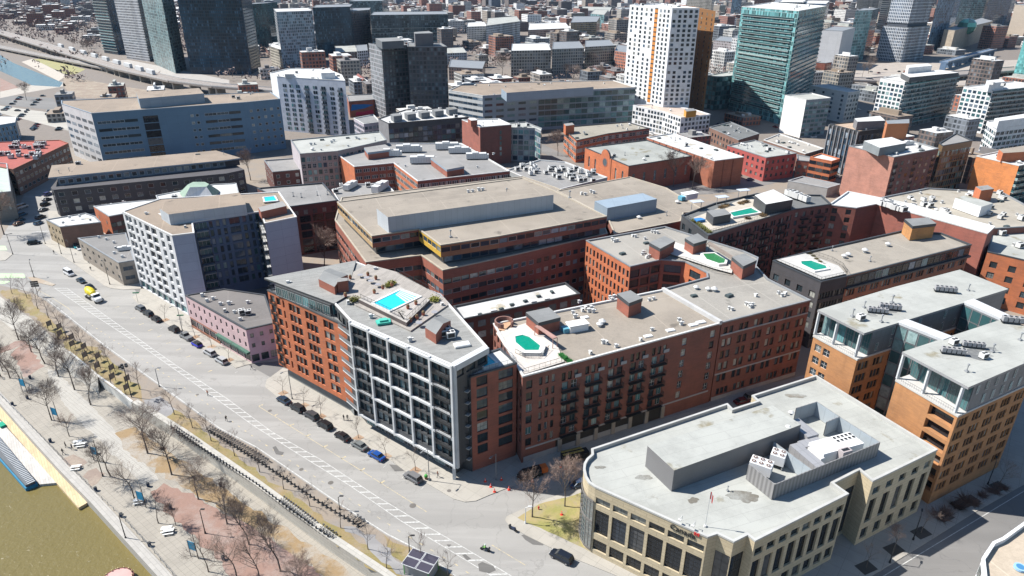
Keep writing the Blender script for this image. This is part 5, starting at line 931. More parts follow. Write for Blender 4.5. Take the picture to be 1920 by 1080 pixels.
# ---------------------------------------------------------------- towers on the skyline (windows are a surface pattern at this distance)
def ww(w, g, bay=2.6, fl=3.0, mo=.28, sh=.25): return mat('winwall', w, .6, col2=g, p=(bay, fl, mo, sh))
def tow(label, px, h, w, roof=CAPG, name='tower', sl=None, edges=None, cat='tower'):
    X = bld(name, label, px, h, w, roof, None, edges, cap=CAPG, par=.5, cat=cat, done=False)
    if sl:
        for e, n, f, z in sl: slabs(X, e, n, f, z, 1.0)
    X.finish(); return X
K1 = ww((0.012, 0.035, 0.055), (0.015, 0.06, 0.10), 2.4, 3, .25, .1)
def th(px, yb, yt): # height of a tower whose corner base is at photo row yb and whose top is at yt
    lo_, hi_ = 1.0, 99.5; g = P(px, yb)
    for _ in range(40):
        m = (lo_+hi_)/2
        if proj((g[0], g[1], m))[1] > yt: lo_ = m
        else: hi_ = m
    return lo_
def tb(label, base, yt, w, roof=CAPG, name='tower', sl=None, edges=None, cat='tower', hh=None):
    """tower from its base outline on the ground; yt = photo row of its top at the first base point"""
    h = hh or th(base[0][0], base[0][1], yt); pts = XY(base, 0.0); X = Bd(name, label, cat, pts[0]); FOOT.append(pts)
    X.vol(pts, 0, h, w, roof, None, edges, False, .5, CAPG)
    if sl:
        for e, n, f, z in sl: slabs(X, e, n, f, z, 1.2)
    X.finish(); return X, h
tb('leftmost dark tower with curved stacked balconies by the rail viaduct', [(196, 99), (222, 103), (246, 97), (215, 92)], -30, K1, sl=[(0, 26, 3.4, 4)], hh=98)
tb('pale grey lattice tower beside the leftmost dark tower', [(238, 110), (282, 116), (300, 110), (255, 104)], -40, ww((0.42, 0.43, 0.45), (0.06, 0.07, 0.09), 2.8, 2.9, .5, .1), hh=95)
tb('grey and green glass tower squeezed between the lattice tower and the broad dark one', [(290, 120), (330, 138), (350, 130), (310, 112)], -30, ww((0.14, 0.19, 0.20), (0.07, 0.13, 0.14), 2.2, 3, .25, .3), hh=92)
tb('broad black tower with rows of small lit panes rising out of the frame', [(358, 138), (473, 139), (490, 128), (380, 124)], 14, ww((0.010, 0.022, 0.038), (0.015, 0.05, 0.085), 2.0, 3.1, .35, .14), sl=None, hh=88)
tb('dark green glass tower partly hidden behind the broad black one', [(474, 98), (512, 92), (530, 86), (490, 90)], 8, ww((0.012, 0.05, 0.055), (0.02, 0.08, 0.085), 2.2, 3, .3, .15))
X, h_ = tb('pale grey tower with gridded balconies and a flat white roof', [(532, 131), (597, 125), (588, 112), (526, 117)], 22, ww((0.36, 0.37, 0.40), (0.14, 0.19, 0.22), 2.2, 3.1, .35, .3), CAPW)
tb('cream low apartment wing at the foot of the pale grey tower', [(510, 122), (532, 131), (536, 124), (514, 115)], 86, ww((0.4, 0.38, 0.33), (0.1, 0.1, 0.1), 2.6, 3, .5, .2), CAPW)
tb('near black blue tower right of the pale grey one', [(596, 108), (664, 103), (668, 92), (602, 96)], 14, ww((0.012, 0.035, 0.055), (0.02, 0.06, 0.09), 1.8, 3, .25, .15))
tb('dark brown red tower at the end of the black tower row', [(664, 98), (698, 92), (700, 84), (668, 86)], 21, ww((0.085, 0.05, 0.05), (0.05, 0.06, 0.07), 2, 3, .35, .12))
tb('wide dark apartment slab with white balcony dashes behind the twin tower', [(700, 98), (842, 94), (836, 84), (706, 87)], 28, ww((0.05, 0.06, 0.065), (0.06, 0.09, 0.10), 2.4, 3, .3, .22), sl=[(0, 4, 6.0, 12)])
tb('wide apartment block showing as a brown and glass top above the dark slab', [(660, 62), (720, 60), (730, 54), (670, 55)], 2, ww((0.05, 0.09, 0.10), (0.06, 0.10, 0.11), 2.4, 3, .3, .3))
# twin dark tower
TD = mat('winwall', (0.065, 0.065, 0.075), .6, col2=(0.05, 0.07, 0.08), p=(2.6, 3.0, .5, .2))
X = bld('twin_tower', 'dark charcoal tower split into two offset halves by a slanting cleft', [(691, 81), (715, 87), (764, 84), (750, 78)], 51.5, TD, MEMG, None, {0: (None, mat('winwall', (0.26, 0.26, 0.28), .6, col2=(0.08, 0.10, 0.11), p=(2.0, 3.0, .4, .35)))}, par=.5, cap=CAPG, cat='tower', done=False)
t2 = XY([(764, 87), (838, 87), (826, 80), (765, 79)], 51.5); X.vol(t2, 0, 51.5, TD, MEMG, None, None, False, .5, CAPG)
X.box([(704, 72), (716, 78), (757, 76), (745, 70)], 56, 51, mat('plain', (0.10, 0.11, 0.12)), MEMG); X.box([(776, 60), (778, 63), (812, 62), (804, 58)], 60, 51, mat('plain', (0.12, 0.12, 0.13)), MEMG); X.finish()
X = bld('white_apartments', 'white apartment building stepped at the top with dark framed balconies', [(506, 136), (519, 143), (647, 151), (641, 140), (612, 128), (540, 128)], 36.0, mat('plain', (0.52, 0.55, 0.60)), CAPW, None, {0: (None, mat('plain', (0.62, 0.64, 0.66))), 1: ([dict(u0=.05, u1=.35, nb=3, k=2, w=1.3, gap=.3, h=2.0, f=3.1, g=1, s=.4, t=3.5, st=['t', 'g2', 'b']), dict(u0=.37, u1=.98, nb=5, k=2, w=1.4, gap=.3, h=2.0, f=3.1, g=1, s=.4, t=3.5, st=['t', 'g2', 'b'], bal=dict(every=2, w=3.6, d=1.0, kind='black'))], mat('plain', (0.50, 0.53, 0.60)))}, cap=CAPW, done=False)
X.box([(598, 132), (602, 137), (628, 136), (617, 128)], 39.5, 35.5, mat('plain', (0.6, 0.62, 0.64)), CAPW, 'roof_room'); X.box([(530, 134), (534, 139), (552, 139), (546, 134)], 38, 35.5, mat('plain', (0.5, 0.5, 0.5)), CAPW, 'roof_room'); X.finish()
X = bld('mural_building', 'low brick building with a blue and red mural wall beside the white apartments', [(650, 178), (654, 190), (702, 186), (698, 176)], 12, RED2, GRV, None, cap=CAPG, done=False)
a, c = X.foot[0][1], X.foot[0][2]; an = math.atan2(c[1]-a[1], c[0]-a[0]); L = math.hypot(c[1]-a[1], c[0]-a[0]); mb = MB(); ux, uy = math.cos(an), math.sin(an)
pp = lambda u, z: (a[0]+ux*u*L+uy*.06, a[1]+uy*u*L-ux*.06, z)
mb.poly([pp(.05, 5), pp(.6, 6), pp(.95, 8), pp(.6, 9), pp(.1, 9.5)], 0); mb.poly([pp(.2, 1), pp(.95, 1.5), pp(.9, 4.5), pp(.5, 3.5), pp(.25, 4)], 1); X.part('mural', mb, [mat('paint', (0.02, 0.15, 0.42)), mat('paint', (0.45, 0.03, 0.08))]); X.finish()
gx = Bd('old_church_house', 'small gabled building with a dark red roof among construction frames', 'house', XY([(675, 160)], 0)[0]); gable(gx, [(660, 150), (672, 160), (694, 157), (684, 146)], 0, 9, 14, mat('brick', (0.3, 0.2, 0.12)), mat('plain', (0.19, 0.06, 0.05)), 'wall'); gx.finish()
# right hand downtown towers
GT = ww((0.42, 0.44, 0.48), (0.05, 0.07, 0.10), 2.2, 3.6, .42, .08)
X, h_ = tb('white gridded round cornered office tower with a dark recessed band', [(1641, 112), (1688, 117), (1729, 112), (1690, 103)], 48, GT)
u_ = offset(ccw(X.foot[0]), 3); X.vol([(x, y) for x, y in u_], h_+4, 99.5, GT, CAPG, None, None, False, .5, CAPG); mb = MB(); mb.prism(offset(ccw(u_), .8), h_, h_+4); X.part('recessed_band', mb, [mat('plain', (0.06, 0.07, 0.09))])
tb('blue glass tower hugging the white gridded tower', [(1735, 96), (1768, 92), (1780, 84), (1745, 86)], -40, ww((0.10, 0.16, 0.22), (0.08, 0.13, 0.18), 1.8, 3.6, .2, .3), hh=97)
tb('dark glass tower with pale stepped white blocks in front', [(1585, 116), (1617, 112), (1630, 104), (1600, 104)], 20, ww((0.05, 0.07, 0.10), (0.05, 0.08, 0.11), 2.4, 3.6, .2, .1), edges={0: (None, ww((0.30, 0.38, 0.38), (0.10, 0.2, 0.2), 2.4, 3.6, .3, .3))})
tb('stepped white and beige office block with blue shadowed panels', [(1528, 128), (1566, 131), (1590, 120), (1550, 116)], 56, mat('panel', (0.48, 0.48, 0.49), p=(9, 7)))
tb('small red brick house at the foot of the stepped white block', [(1527, 131), (1545, 132), (1565, 129), (1548, 125)], 117, RED2)
tb('pale green windowed office slab at the top right', [(1765, 52), (1835, 53), (1850, 44), (1780, 44)], -40, ww((0.40, 0.40, 0.36), (0.10, 0.20, 0.19), 2.6, 3.8, .5, .2), hh=92)
tb('dark blue office mass right of the pale green slab', [(1836, 66), (1880, 60), (1890, 50), (1850, 50)], -20, ww((0.08, 0.10, 0.14), (0.05, 0.08, 0.12), 2.6, 3.8, .4, .15), hh=80)
X, h_ = tb('beige railway station like building crowned by a green glass dome', [(1760, 96), (1780, 98), (1852, 74), (1830, 66)], 55, mat('brick', (0.36, 0.30, 0.23)), CAPG)
c = X.foot[0]; cc = ((c[0][0]+c[2][0])/2-30, (c[0][1]+c[2][1])/2-40, h_); mb = MB(); mb.ball(cc, 13, 0, 12, 6, .9); dm = X.part('dome', mb, [mat('glass', (0.12, 0.33, 0.24), .15)])
tb('beige concrete office tower cut by the right edge of the frame', [(1885, 72), (1915, 78), (1990, 72), (1940, 64)], 8, mat('panel', (0.32, 0.27, 0.22), p=(30, 4)), edges={1: (None, ww((0.3, 0.26, 0.22), (0.08, 0.08, 0.09), 3, 3.6, .6, .1))})
tb('teal glass tower edge at the right border', [(1898, 146), (1935, 150), (1990, 140), (1950, 132)], 72, ww((0.10, 0.28, 0.28), (0.07, 0.22, 0.22), 2.2, 3, .2, .3))
tb('tan stone office blocks behind the gridded tower', [(1602, 30), (1642, 30), (1655, 22), (1612, 22)], -5, ww((0.42, 0.36, 0.28), (0.1, 0.1, 0.1), 2.4, 3.4, .6, .1))
tb('striped beige office tower left of the gridded tower', [(1641, 62), (1662, 60), (1666, 52), (1646, 52)], -5, ww((0.40, 0.36, 0.30), (0.1, 0.1, 0.1), 30, 3.4, .7, .1))
tb('white narrow tower with small windows left of the teal glass tower', [(1365, 130), (1380, 132), (1395, 124), (1378, 120)], 70, ww((0.55, 0.55, 0.55), (0.1, 0.1, 0.12), 2.4, 3, .6, .1))
tb('grey balconied block between the orange tower and the white narrow tower', [(1333, 118), (1366, 122), (1380, 112), (1345, 108)], 75, ww((0.33, 0.31, 0.32), (0.12, 0.1, 0.1), 2.4, 3, .5, .2))
tb('pale blue glass tower above the teal tower', [(1368, 36), (1386, 36), (1392, 28), (1374, 28)], -5, ww((0.2, 0.28, 0.33), (0.12, 0.2, 0.25), 2.4, 3, .3, .3))
tb('cream balconied tower top peeking over the white chequer tower', [(1284, 40), (1330, 42), (1336, 32), (1292, 32)], -2, ww((0.4, 0.37, 0.32), (0.1, 0.1, 0.1), 2.4, 3, .5, .2))
# mid field apartment blocks
MF = [('long grey balconied block left of the three courtyard blocks', [(958, 148), (1032, 146), (1026, 128), (960, 130)], 95, (0.30, 0.28, 0.25)), ('cream and grey balconied block, middle of the three', [(1034, 138), (1093, 135), (1084, 118), (1036, 120)], 92, (0.36, 0.33, 0.29)),
      ('cream corner block with flat white roof, right of the three', [(1095, 130), (1150, 126), (1140, 112), (1096, 114)], 88, (0.42, 0.37, 0.28)), ('orange red brick block with tidy window rows behind the white tower', [(1151, 128), (1184, 134), (1184, 118), (1155, 114)], 95, (0.40, 0.15, 0.09)),
      ('tall beige industrial block with few windows', [(1069, 76), (1117, 74), (1124, 60), (1074, 60)], 42, (0.36, 0.28, 0.17)), ('white modern hospital like building with terraces', [(912, 92), (975, 80), (968, 66), (915, 72)], 48, (0.55, 0.57, 0.58)),
      ('white studded block behind the dark slab', [(876, 78), (914, 76), (908, 66), (878, 68)], 50, (0.55, 0.56, 0.57)), ('dark long block with orange end walls on the horizon', [(1072, 36), (1142, 40), (1146, 30), (1076, 28)], 18, (0.08, 0.07, 0.10)),
      ('second dark long block with an orange end wall', [(1154, 40), (1186, 42), (1190, 32), (1158, 32)], 20, (0.08, 0.07, 0.10)), ('blue white modern block near the wide dark slab', [(836, 126), (876, 124), (868, 112), (838, 114)], 100, (0.40, 0.44, 0.48)),
      ('pink and yellow walled shopping block in the middle distance', [(990, 74), (1068, 70), (1060, 58), (992, 60)], 56, (0.46, 0.33, 0.28)), ('long low grey warehouse under the three courtyard blocks', [(842, 150), (905, 154), (910, 138), (846, 134)], 125, (0.17, 0.12, 0.11)),
      ('white office with a tall blank wall left of the twin tower', [(672, 128), (692, 126), (690, 112), (670, 114)], 96, (0.55, 0.56, 0.58)), ('dark red warehouse left of the twin tower', [(632, 124), (672, 122), (668, 108), (630, 110)], 98, (0.10, 0.06, 0.06))]
rt = random.Random(77)
for k in range(34):   # more downtown and mid rise blocks on the skyline
    bx = rt.choice([rt.uniform(1400, 1900), rt.uniform(1400, 1900), rt.uniform(600, 1180), rt.uniform(520, 700)]); by = rt.uniform(34, 84) if bx > 1300 else rt.uniform(30, 100); w_ = rt.uniform(24, 42)*(by+50)/110; wn_ = rt.randrange(6)
    q_ = [(bx, by), (bx+w_, by+rt.uniform(-2, 3)), (bx+w_+8, by-7-by*.05), (bx+8, by-8-by*.05)]; pw_ = XY(q_, 0)
    if any(ingr(p, f_) or any(ingr(u, pw_) for u in f_) for f_ in FOOT for p in pw_): continue
    cw_ = [((0.05, 0.07, 0.09), (0.05, 0.09, 0.12), 'dark glass'), ((0.40, 0.37, 0.32), (0.08, 0.08, 0.09), 'beige'), ((0.13, 0.20, 0.22), (0.09, 0.17, 0.18), 'teal glass'), ((0.5, 0.5, 0.5), (0.1, 0.11, 0.13), 'pale grey'), ((0.27, 0.12, 0.08), (0.07, 0.07, 0.08), 'brick'), ((0.10, 0.14, 0.20), (0.08, 0.12, 0.18), 'blue glass')][wn_]
    X, h_ = tb('%s block standing in the far skyline %s' % (cw_[2], 'among the downtown towers' if bx > 1300 else 'left of the chequer tower'), q_, 0, ww(cw_[0], cw_[1], 2.6, 3.2, .35, .25), rt.choice([CAPW, CAPG, MEM]), 'skyline_block', cat='building', hh=rt.uniform(20, 60) if bx > 1300 else rt.uniform(12, 26)); X.root['group'] = '%s blocks in the far skyline %s' % (cw_[2], 'downtown' if bx > 1300 else 'left of the chequer tower')
for lab, base, yt, col in MF: tb(lab, base, yt, ww(col, (0.07, 0.08, 0.09), 2.8, 3.1, .55, .2), R.choice([CAPW, MEM, CAPG]), 'apartment_block', cat='building')
# ---------------------------------------------------------------- bare trees
BARK = mat('bark', (0.13, 0.105, 0.09)); TWIG = mat('bark', (0.20, 0.15, 0.125)); TWIGR = mat('bark', (0.24, 0.17, 0.14))
def tree_meshes(seed, H, spread, nlimb, tw, reddish=False, lean=.0):
    r = random.Random(seed); tb_ = MB(); cb = MB()
    def branch(p, d, L, rad, lev, up):
        n = 4 if lev < 2 else 2; q = p; pts = [p]
        for i in range(n):
            d = (d+Vector((r.gauss(0, .10), r.gauss(0, .10), up*.12))).normalized(); q2 = q+d*(L/n)
            r0, r1 = rad*(1-.75*i/n), rad*(1-.75*(i+1)/n)
            if lev < 2: tb_.tube(q, q2, r0, r1, 0, 5, False)
            elif lev == 2: cb.tube(q, q2, r0, r1, 0, 3, False)
            else:
                s_ = d.orthogonal().normalized()*r0; cb.poly([q-s_, q+s_, q2])
            q = q2; pts.append(q)
        if lev >= 4: return
        k = (nlimb, 5, 5, tw, 0)[lev] if lev else nlimb
        for b in range(k):
            t = (.25+.75*(b+r.random())/k)*n; i = min(int(t), n-1); o = pts[i].lerp(pts[i+1], t-i)
            ax = d.orthogonal().normalized(); ax.rotate(__import__('mathutils').Quaternion(d, r.uniform(0, 6.283)+b*2.4)); an_ = r.uniform(.5, .95)*spread if lev else r.uniform(.6, 1.15)*spread
            nd = (d*math.cos(an_)+ax*math.sin(an_)).normalized()
            branch(o, nd, (L*r.uniform(.5, .75)*(1.1-.45*(b/k)) if lev else H*r.uniform(.36, .5)*(1.15-.55*b/k)), max(rad*.45, .02), lev+1, .8)
    tr = H*.24; tb_.tube((0, 0, -.3), (0, 0, .3), H*.026, H*.017, 0, 8, False); tb_.tube((0, 0, .3), (lean, 0, tr), H*.017, H*.0145, 0, 8, False)
    branch(Vector((lean, 0, tr)), Vector((0, 0, 1)), H*.66, H*.0145, 0, 1)
    return tb_.mesh('trunk', [BARK]), cb.mesh('crown', [TWIGR if reddish else TWIG])
TV = {}
def tree(kind, loc, label, group=None, s=1.0, rz=None, name='bare_tree', cat='tree'):
    if kind not in TV:
        TV[kind] = {'big': lambda: tree_meshes(11, 12.5, 1.0, 15, 9), 'mid': lambda: tree_meshes(5, 9.5, 1.05, 13, 9), 'mid2': lambda: tree_meshes(8, 10.0, .9, 13, 9, lean=.3), 'red': lambda: tree_meshes(21, 7.5, .9, 13, 9, True), 'thin': lambda: tree_meshes(3, 6.5, .75, 5, 2), 'thin2': lambda: tree_meshes(17, 7.0, .85, 7, 3)}[kind]()
    t = thing(name, label, cat, loc, R.uniform(0, 6.28) if rz is None else rz, group)
    for nm, me in zip(('trunk', 'crown'), TV[kind]): link(nm, me, t)
    t.scale = (s, s, s*R.uniform(.92, 1.08)); return t
ORD = ['first', 'second', 'third', 'fourth', 'fifth', 'sixth', 'seventh', 'eighth', 'ninth', 'tenth', 'eleventh', 'twelfth', 'thirteenth', 'fourteenth', 'fifteenth', 'sixteenth', 'seventeenth', 'eighteenth', 'nineteenth', 'twentieth', 'twenty first', 'twenty second', 'twenty third', 'twenty fourth']
Z_ = -3.0
for i, (x, y, k, s) in enumerate([(35, 637, 'big', .82), (59, 660, 'mid', .9), (84, 682, 'mid2', 1.05), (110, 706, 'mid', 1.1), (140, 731, 'big', .85), (19, 709, 'mid2', .9), (39, 717, 'mid', .8), (5, 696, 'thin2', 1), (97, 788, 'big', .72), (170, 759, 'mid2', .95), (130, 818, 'red', .8)]):
    tree(k, P(x, y, Z_), ORD[sorted([35,59,84,110,140,19,39,5,97,170,130]).index(x)]+' bare tree from the left edge on the paved promenade', 'bare trees in the upper part of the lower park', s)
for i, (x, y, k, s) in enumerate([(277, 850, 'big', .95), (322, 890, 'big', .85), (372, 936, 'mid', 1.0), (426, 982, 'mid', .95), (467, 1021, 'mid2', .9), (207, 893, 'mid2', .9), (252, 935, 'mid', .85), (297, 981, 'thin2', .9), (391, 1072, 'thin2', 1.0), (445, 1086, 'mid', .9), (526, 1071, 'mid2', 1.0), (490, 1100, 'mid', 1), (570, 1120, 'red', 1), (330, 985, 'red', .6)]):
    tree(k, P(x, y, Z_), ORD[sorted([277,322,372,426,467,207,252,297,391,445,526,490,570,330]).index(x)]+' bare tree from the left among those below the long stone retaining wall', 'bare trees below the retaining wall', s)
for ti, (x, y, k, s) in enumerate([(23, 551, 'thin', .9), (51, 559, 'thin2', .9), (71, 579, 'thin', 1), (91, 596, 'thin2', .9), (112, 612, 'thin', 1), (125, 633, 'thin2', .95), (160, 663, 'thin2', .95), (186, 688, 'thin', 1.1), (207, 690, 'thin2', .9), (262, 730, 'thin2', .95), (327, 777, 'thin2', .9), (361, 802, 'thin', .9), (396, 827, 'thin2', .85), (440, 855, 'thin2', .8), (487, 885, 'thin', .8), (532, 917, 'thin', .8), (581, 949, 'thin', .75), (639, 990, 'thin', .75), (690, 1030, 'thin', .75), (725, 1065, 'thin', .8), (792, 1054, 'thin', .85), (840, 1079, 'thin', .8)]):
    tree(k, P(x, y, 0), ORD[ti]+' thin young tree down the cycle lane verge, counting from the top left', 'young trees on the grass verge', s)
for ti, (x, y) in enumerate([(531, 737), (570, 760), (602, 781), (672, 821), (724, 856), (779, 882), (310, 600), (366, 632), (397, 650), (430, 675)]):
    t = tree('thin', P(x, y, KERB), ORD[ti % 6]+(' spindly street tree from the left below the waterfront apartments' if ti < 6 else ' spindly street tree from the left before the pink building'), 'spindly street trees behind the parked cars', .7)
tree('red', P(998, 969, KERB), 'bare reddish tree at the tip of the lawn by the beige office', s=1.25); tree('red', P(1059, 949, KERB), 'bare reddish tree against the rounded glass corner, next to the shaded street', s=1.15, rz=1.0)
for x, y, k, s in [(1676, 1030, 'red', .6), (1727, 999, 'thin', .8), (1624, 1064, 'thin', .7), (1872, 912, 'thin2', .8)]: tree(k, P(x, y, KERB), 'small bare street tree in a dark soil pit along the right hand road', 'street trees along the right hand road', s)
for x, y, k, s, lab in [(610, 512, 'red', 1.9, 'big bare tree in the courtyard under the lavender apartment tower'), (1262, 350, 'red', 2.0, 'left of the two broad bare trees by the ribbed brick warehouse'), (1298, 354, 'red', 1.9, 'right of the two broad bare trees by the ribbed brick warehouse'), (1046, 292, 'red', 1.7, 'bare tree by the square tower of the long brick building'), (470, 338, 'red', 1.7, 'bare tree at the dark end of the slate building'), (8, 440, 'red', 2.0, 'large bare tree at the left edge opposite the slate building'), (50, 188, 'mid', 1.3, 'lone bare tree on the car park by the canal'), (942, 145, 'big', 1.6, 'wide bare tree in front of the balconied courtyard blocks'), (1112, 130, 'mid', 1.6, 'bare tree in front of the cream corner block')]:
    tree(k, P(x, y, 0), lab, None, s)
for i in range(26):
    x = R.choice([R.uniform(960, 1160), R.uniform(110, 230), R.uniform(1560, 1640), R.uniform(1380, 1640)]); y = {0: 148}.get(0) if x > 960 and x < 1160 else (R.uniform(60, 105) if x < 230 else R.uniform(128, 150)); tree(R.choice(['mid', 'red', 'mid2']), P(x, y + R.uniform(-4, 4), 0), 'distant bare tree between the far apartment blocks and railway', 'distant bare trees by the railway and far blocks', R.uniform(.9, 1.5))
# ---------------------------------------------------------------- shrubs
SHR = {}
def shrub(loc, label, s=1, col=(0.16, 0.10, 0.08), group=None, leaf=False, name='shrub'):
    k = (col, leaf)
    if k not in SHR:
        mb = MB(); r = random.Random(4)
        for i in range(170):
            d = Vector((r.gauss(0, 1), r.gauss(0, 1), abs(r.gauss(.6, .7)))).normalized(); L = r.uniform(.5, 1.1); a = Vector((r.gauss(0, .15), r.gauss(0, .15), 0)); b = a+d*L; s_ = d.orthogonal()*.02
            mb.poly([a-s_, a+s_, b])
            if leaf:
                for _ in range(3): c = a.lerp(b, r.uniform(.4, 1)); u = Vector((r.gauss(0, 1), r.gauss(0, 1), r.gauss(0, 1))).normalized()*.12; v = u.orthogonal().normalized()*.1; mb.poly([c-u, c+v, c+u, c-v])
        SHR[k] = mb.mesh('shrub', [mat('bark', col)])
    o = link(name, SHR[k], None, loc, R.uniform(0, 6)); o.scale = (s, s, s*.8); tag(o, label, 'shrub', group); return o
for x, y, s in [(1762, 970, 3.0), (1775, 962, 2.4), (1795, 950, 3.2), (1812, 940, 3.0), (1826, 945, 2.2), (1842, 930, 2.0), (1862, 922, 2.4), (1880, 915, 2.2)]: shrub(P(x, y, KERB), 'dark bare shrub in the planting beds of the shaded pavement', s, group='shrubs in the shaded pavement beds')
shrub(P(306, 842, 0), 'dark bushy shrub at the upper end of the bicycle rows', 1.6)
for x, y, s in [(664, 563, 1.6), (752, 590, 1.5), (814, 563, 1.5), (735, 532, 1.3), (728, 536, 1.2)]: shrub(P(x, y, 29.2), 'yellow green planter bush by the bright rooftop pool', s, (0.22, 0.22, 0.04), 'planter bushes around the bright rooftop pool', True)
for k in range(8): shrub(P(1301+k*4, 414+k*3, 24.0), 'yellow green hedge plant along the roof deck of the dark brick block', 1.1, (0.20, 0.20, 0.05), 'hedge plants on the dark brick roof deck', True)
for x, y in [(1352, 390), (1357, 388), (1362, 386), (1389, 382), (1395, 380), (1400, 379), (1402, 410), (1430, 405), (1433, 403)]: shrub(P(x, y, 24.0), 'upright rusty conifer in a pot beside the long green rooftop pool', 1.3, (0.20, 0.13, 0.06), 'potted conifers by the long green rooftop pool', True)
for k in range(5): shrub(P(1052+k*4, 666+k*3, 22.8), 'bright green planter bush at the edge of the eight sided pool terrace', .8, (0.03, 0.22, 0.04), 'green planter bushes at the pool terrace edge', True)
for k in range(6): shrub(P(1519+k*6, 476+k*5, 21.5), 'dry planter bush behind the corner pool railing', .8, (0.14, 0.12, 0.05), 'dry planter bushes behind the corner pool', True)
# ---------------------------------------------------------------- road markings
def stripes(name, label, segs, z, m, cat='road marking'):
    mb = MB()
    for a, c, w in segs:
        L = math.hypot(c[0]-a[0], c[1]-a[1]); an = math.atan2(c[1]-a[1], c[0]-a[0]); ux, uy = math.cos(an), math.sin(an); nx, ny = -uy*w/2, ux*w/2
        mb.poly([(a[0]+nx, a[1]+ny, z), (a[0]-nx, a[1]-ny, z), (c[0]-nx, c[1]-ny, z), (c[0]+nx, c[1]+ny, z)])
    o = link(name, mb.mesh(name, [m])); o['kind'] = 'structure'; return o
def walk(pts, step, phase=0.0):
    out = []; d = phase
    for i in range(len(pts)-1):
        a, c = pts[i], pts[i+1]; L = math.hypot(c[0]-a[0], c[1]-a[1])
        while d < L: t = d/L; out.append((a[0]+(c[0]-a[0])*t, a[1]+(c[1]-a[1])*t, (c[0]-a[0])/L, (c[1]-a[1])/L)); d += step
        d -= L
    return out
Lp = XY([(102, 540), (175, 590), (270, 652), (390, 737), (475, 798), (565, 855), (655, 910), (752, 977), (840, 1030), (925, 1082), (1050, 1160)], 0); Rp = XY([(125, 540), (225, 611), (330, 685), (425, 747), (510, 810), (605, 864), (705, 930), (780, 975), (870, 1027), (955, 1078), (1080, 1160)], 0)
stripes('buffer_lines', '', [(p[i], p[i+1], .14) for p in (Lp, Rp) for i in range(len(p)-1)], .035, LINE)
rungs = []
for x, y, dx, dy in walk(Lp, 2.72, .5):
    d = (.999, .045); best = None
    for i in range(len(Rp)-1):
        a, c = Rp[i], Rp[i+1]; ex, ey = c[0]-a[0], c[1]-a[1]; det = d[0]*(-ey)+d[1]*ex
        if abs(det) < 1e-6: continue
        t = ((a[0]-x)*(-ey)+(a[1]-y)*ex)/det; s_ = (d[0]*(a[1]-y)-d[1]*(a[0]-x))/det
        if 0 <= s_ <= 1 and 0 < t < 12: best = t
    if best: rungs.append(((x, y), (x+d[0]*best, y+d[1]*best), .3))
stripes('buffer_rungs', '', rungs, .04, LINE)
Wl = XY([(89, 562), (197, 648), (302, 723), (412, 803), (482, 839), (637, 945), (727, 1002), (789, 1033), (842, 1070), (900, 1120)], 0)
stripes('edge_line', '', [(Wl[i], Wl[i+1], .2) for i in range(len(Wl)-1)], .035, LINE)
Yd = XY([(165, 605), (240, 656), (325, 712), (430, 787), (487, 827), (567, 879), (650, 932), (747, 995), (852, 1057), (930, 1110)], 0)
stripes('cycle_lane_dashes', '', [((x, y), (x+dx*.9, y+dy*.9), .2) for x, y, dx, dy in walk(Yd, 2.9)], .035, YEL)
Yc = XY([(212, 579), (265, 615), (317, 652), (395, 704)], 0); stripes('centre_marks', '', [((x, y), (x+.9, y+.9), .35) for x, y, dx, dy in walk(XY([(215, 577), (400, 705)], 0), 6.0)], .035, YEL)
stripes('centre_line', '', [(a, b_, .15) for a, b_ in ((XY([(485, 762)], 0)[0], XY([(697, 895)], 0)[0]), (XY([(700, 897)], 0)[0], XY([(800, 960)], 0)[0]), (XY([(922, 1022)], 0)[0], XY([(985, 1060)], 0)[0]))]+[((x, y), (x+.8, y+.8), .4) for x, y, dx, dy in walk(XY([(485, 762), (735, 920)], 0), 6.5)], .035, YEL)
stripes('cycle_curve_line', '', [(a, b_, .15) for a, b_ in zip(XY([(66, 541), (95, 557), (128, 578)], 0), XY([(95, 557), (128, 578), (140, 590)], 0))], .036, YEL)
stripes('parking_ticks', '', [((x, y), (x+.5, y+.9), .1) for x, y, dx, dy in walk(XY([(300, 617), (440, 700)], 0), 5.8)+walk(XY([(540, 770), (800, 925)], 0), 5.8)], .035, LINE)
stripes('lane_line', '', [(a, b_, .15) for a, b_ in ((XY([(1690, 1060)], 0)[0], XY([(1925, 918)], 0)[0]), (XY([(1560, 1140)], 0)[0], XY([(1688, 1061)], 0)[0]))], .035, LINE)
stripes('crossing', '', [((x, y), (x+1.6, y+1.6), .4) for x, y, dx, dy in walk(XY([(60, 436), (98, 434)], 0), 1.1)], .035, LINE)
GRNP = mat('worn', (0.33, 0.55, 0.25), col2=(0.40, 0.42, 0.36))
struct('green_cycle_paint', [(-40, 512), (45, 513), (48, 521), (-40, 521)], .034, GRNP); struct('green_cycle_paint', [(-40, 460), (10, 461), (14, 469), (-40, 470)], .034, GRNP); struct('green_cycle_paint', [(-40, 525), (20, 527), (10, 532), (-40, 533)], .034, GRNP)
pave([(-60, 470), (8, 470), (24, 476), (10, 488), (-60, 495)]); pave([(52, 519), (68, 520), (104, 533), (98, 536), (60, 527)], mat('pavers', (0.30, 0.24, 0.18), col2=(0.36, 0.33, 0.28)))
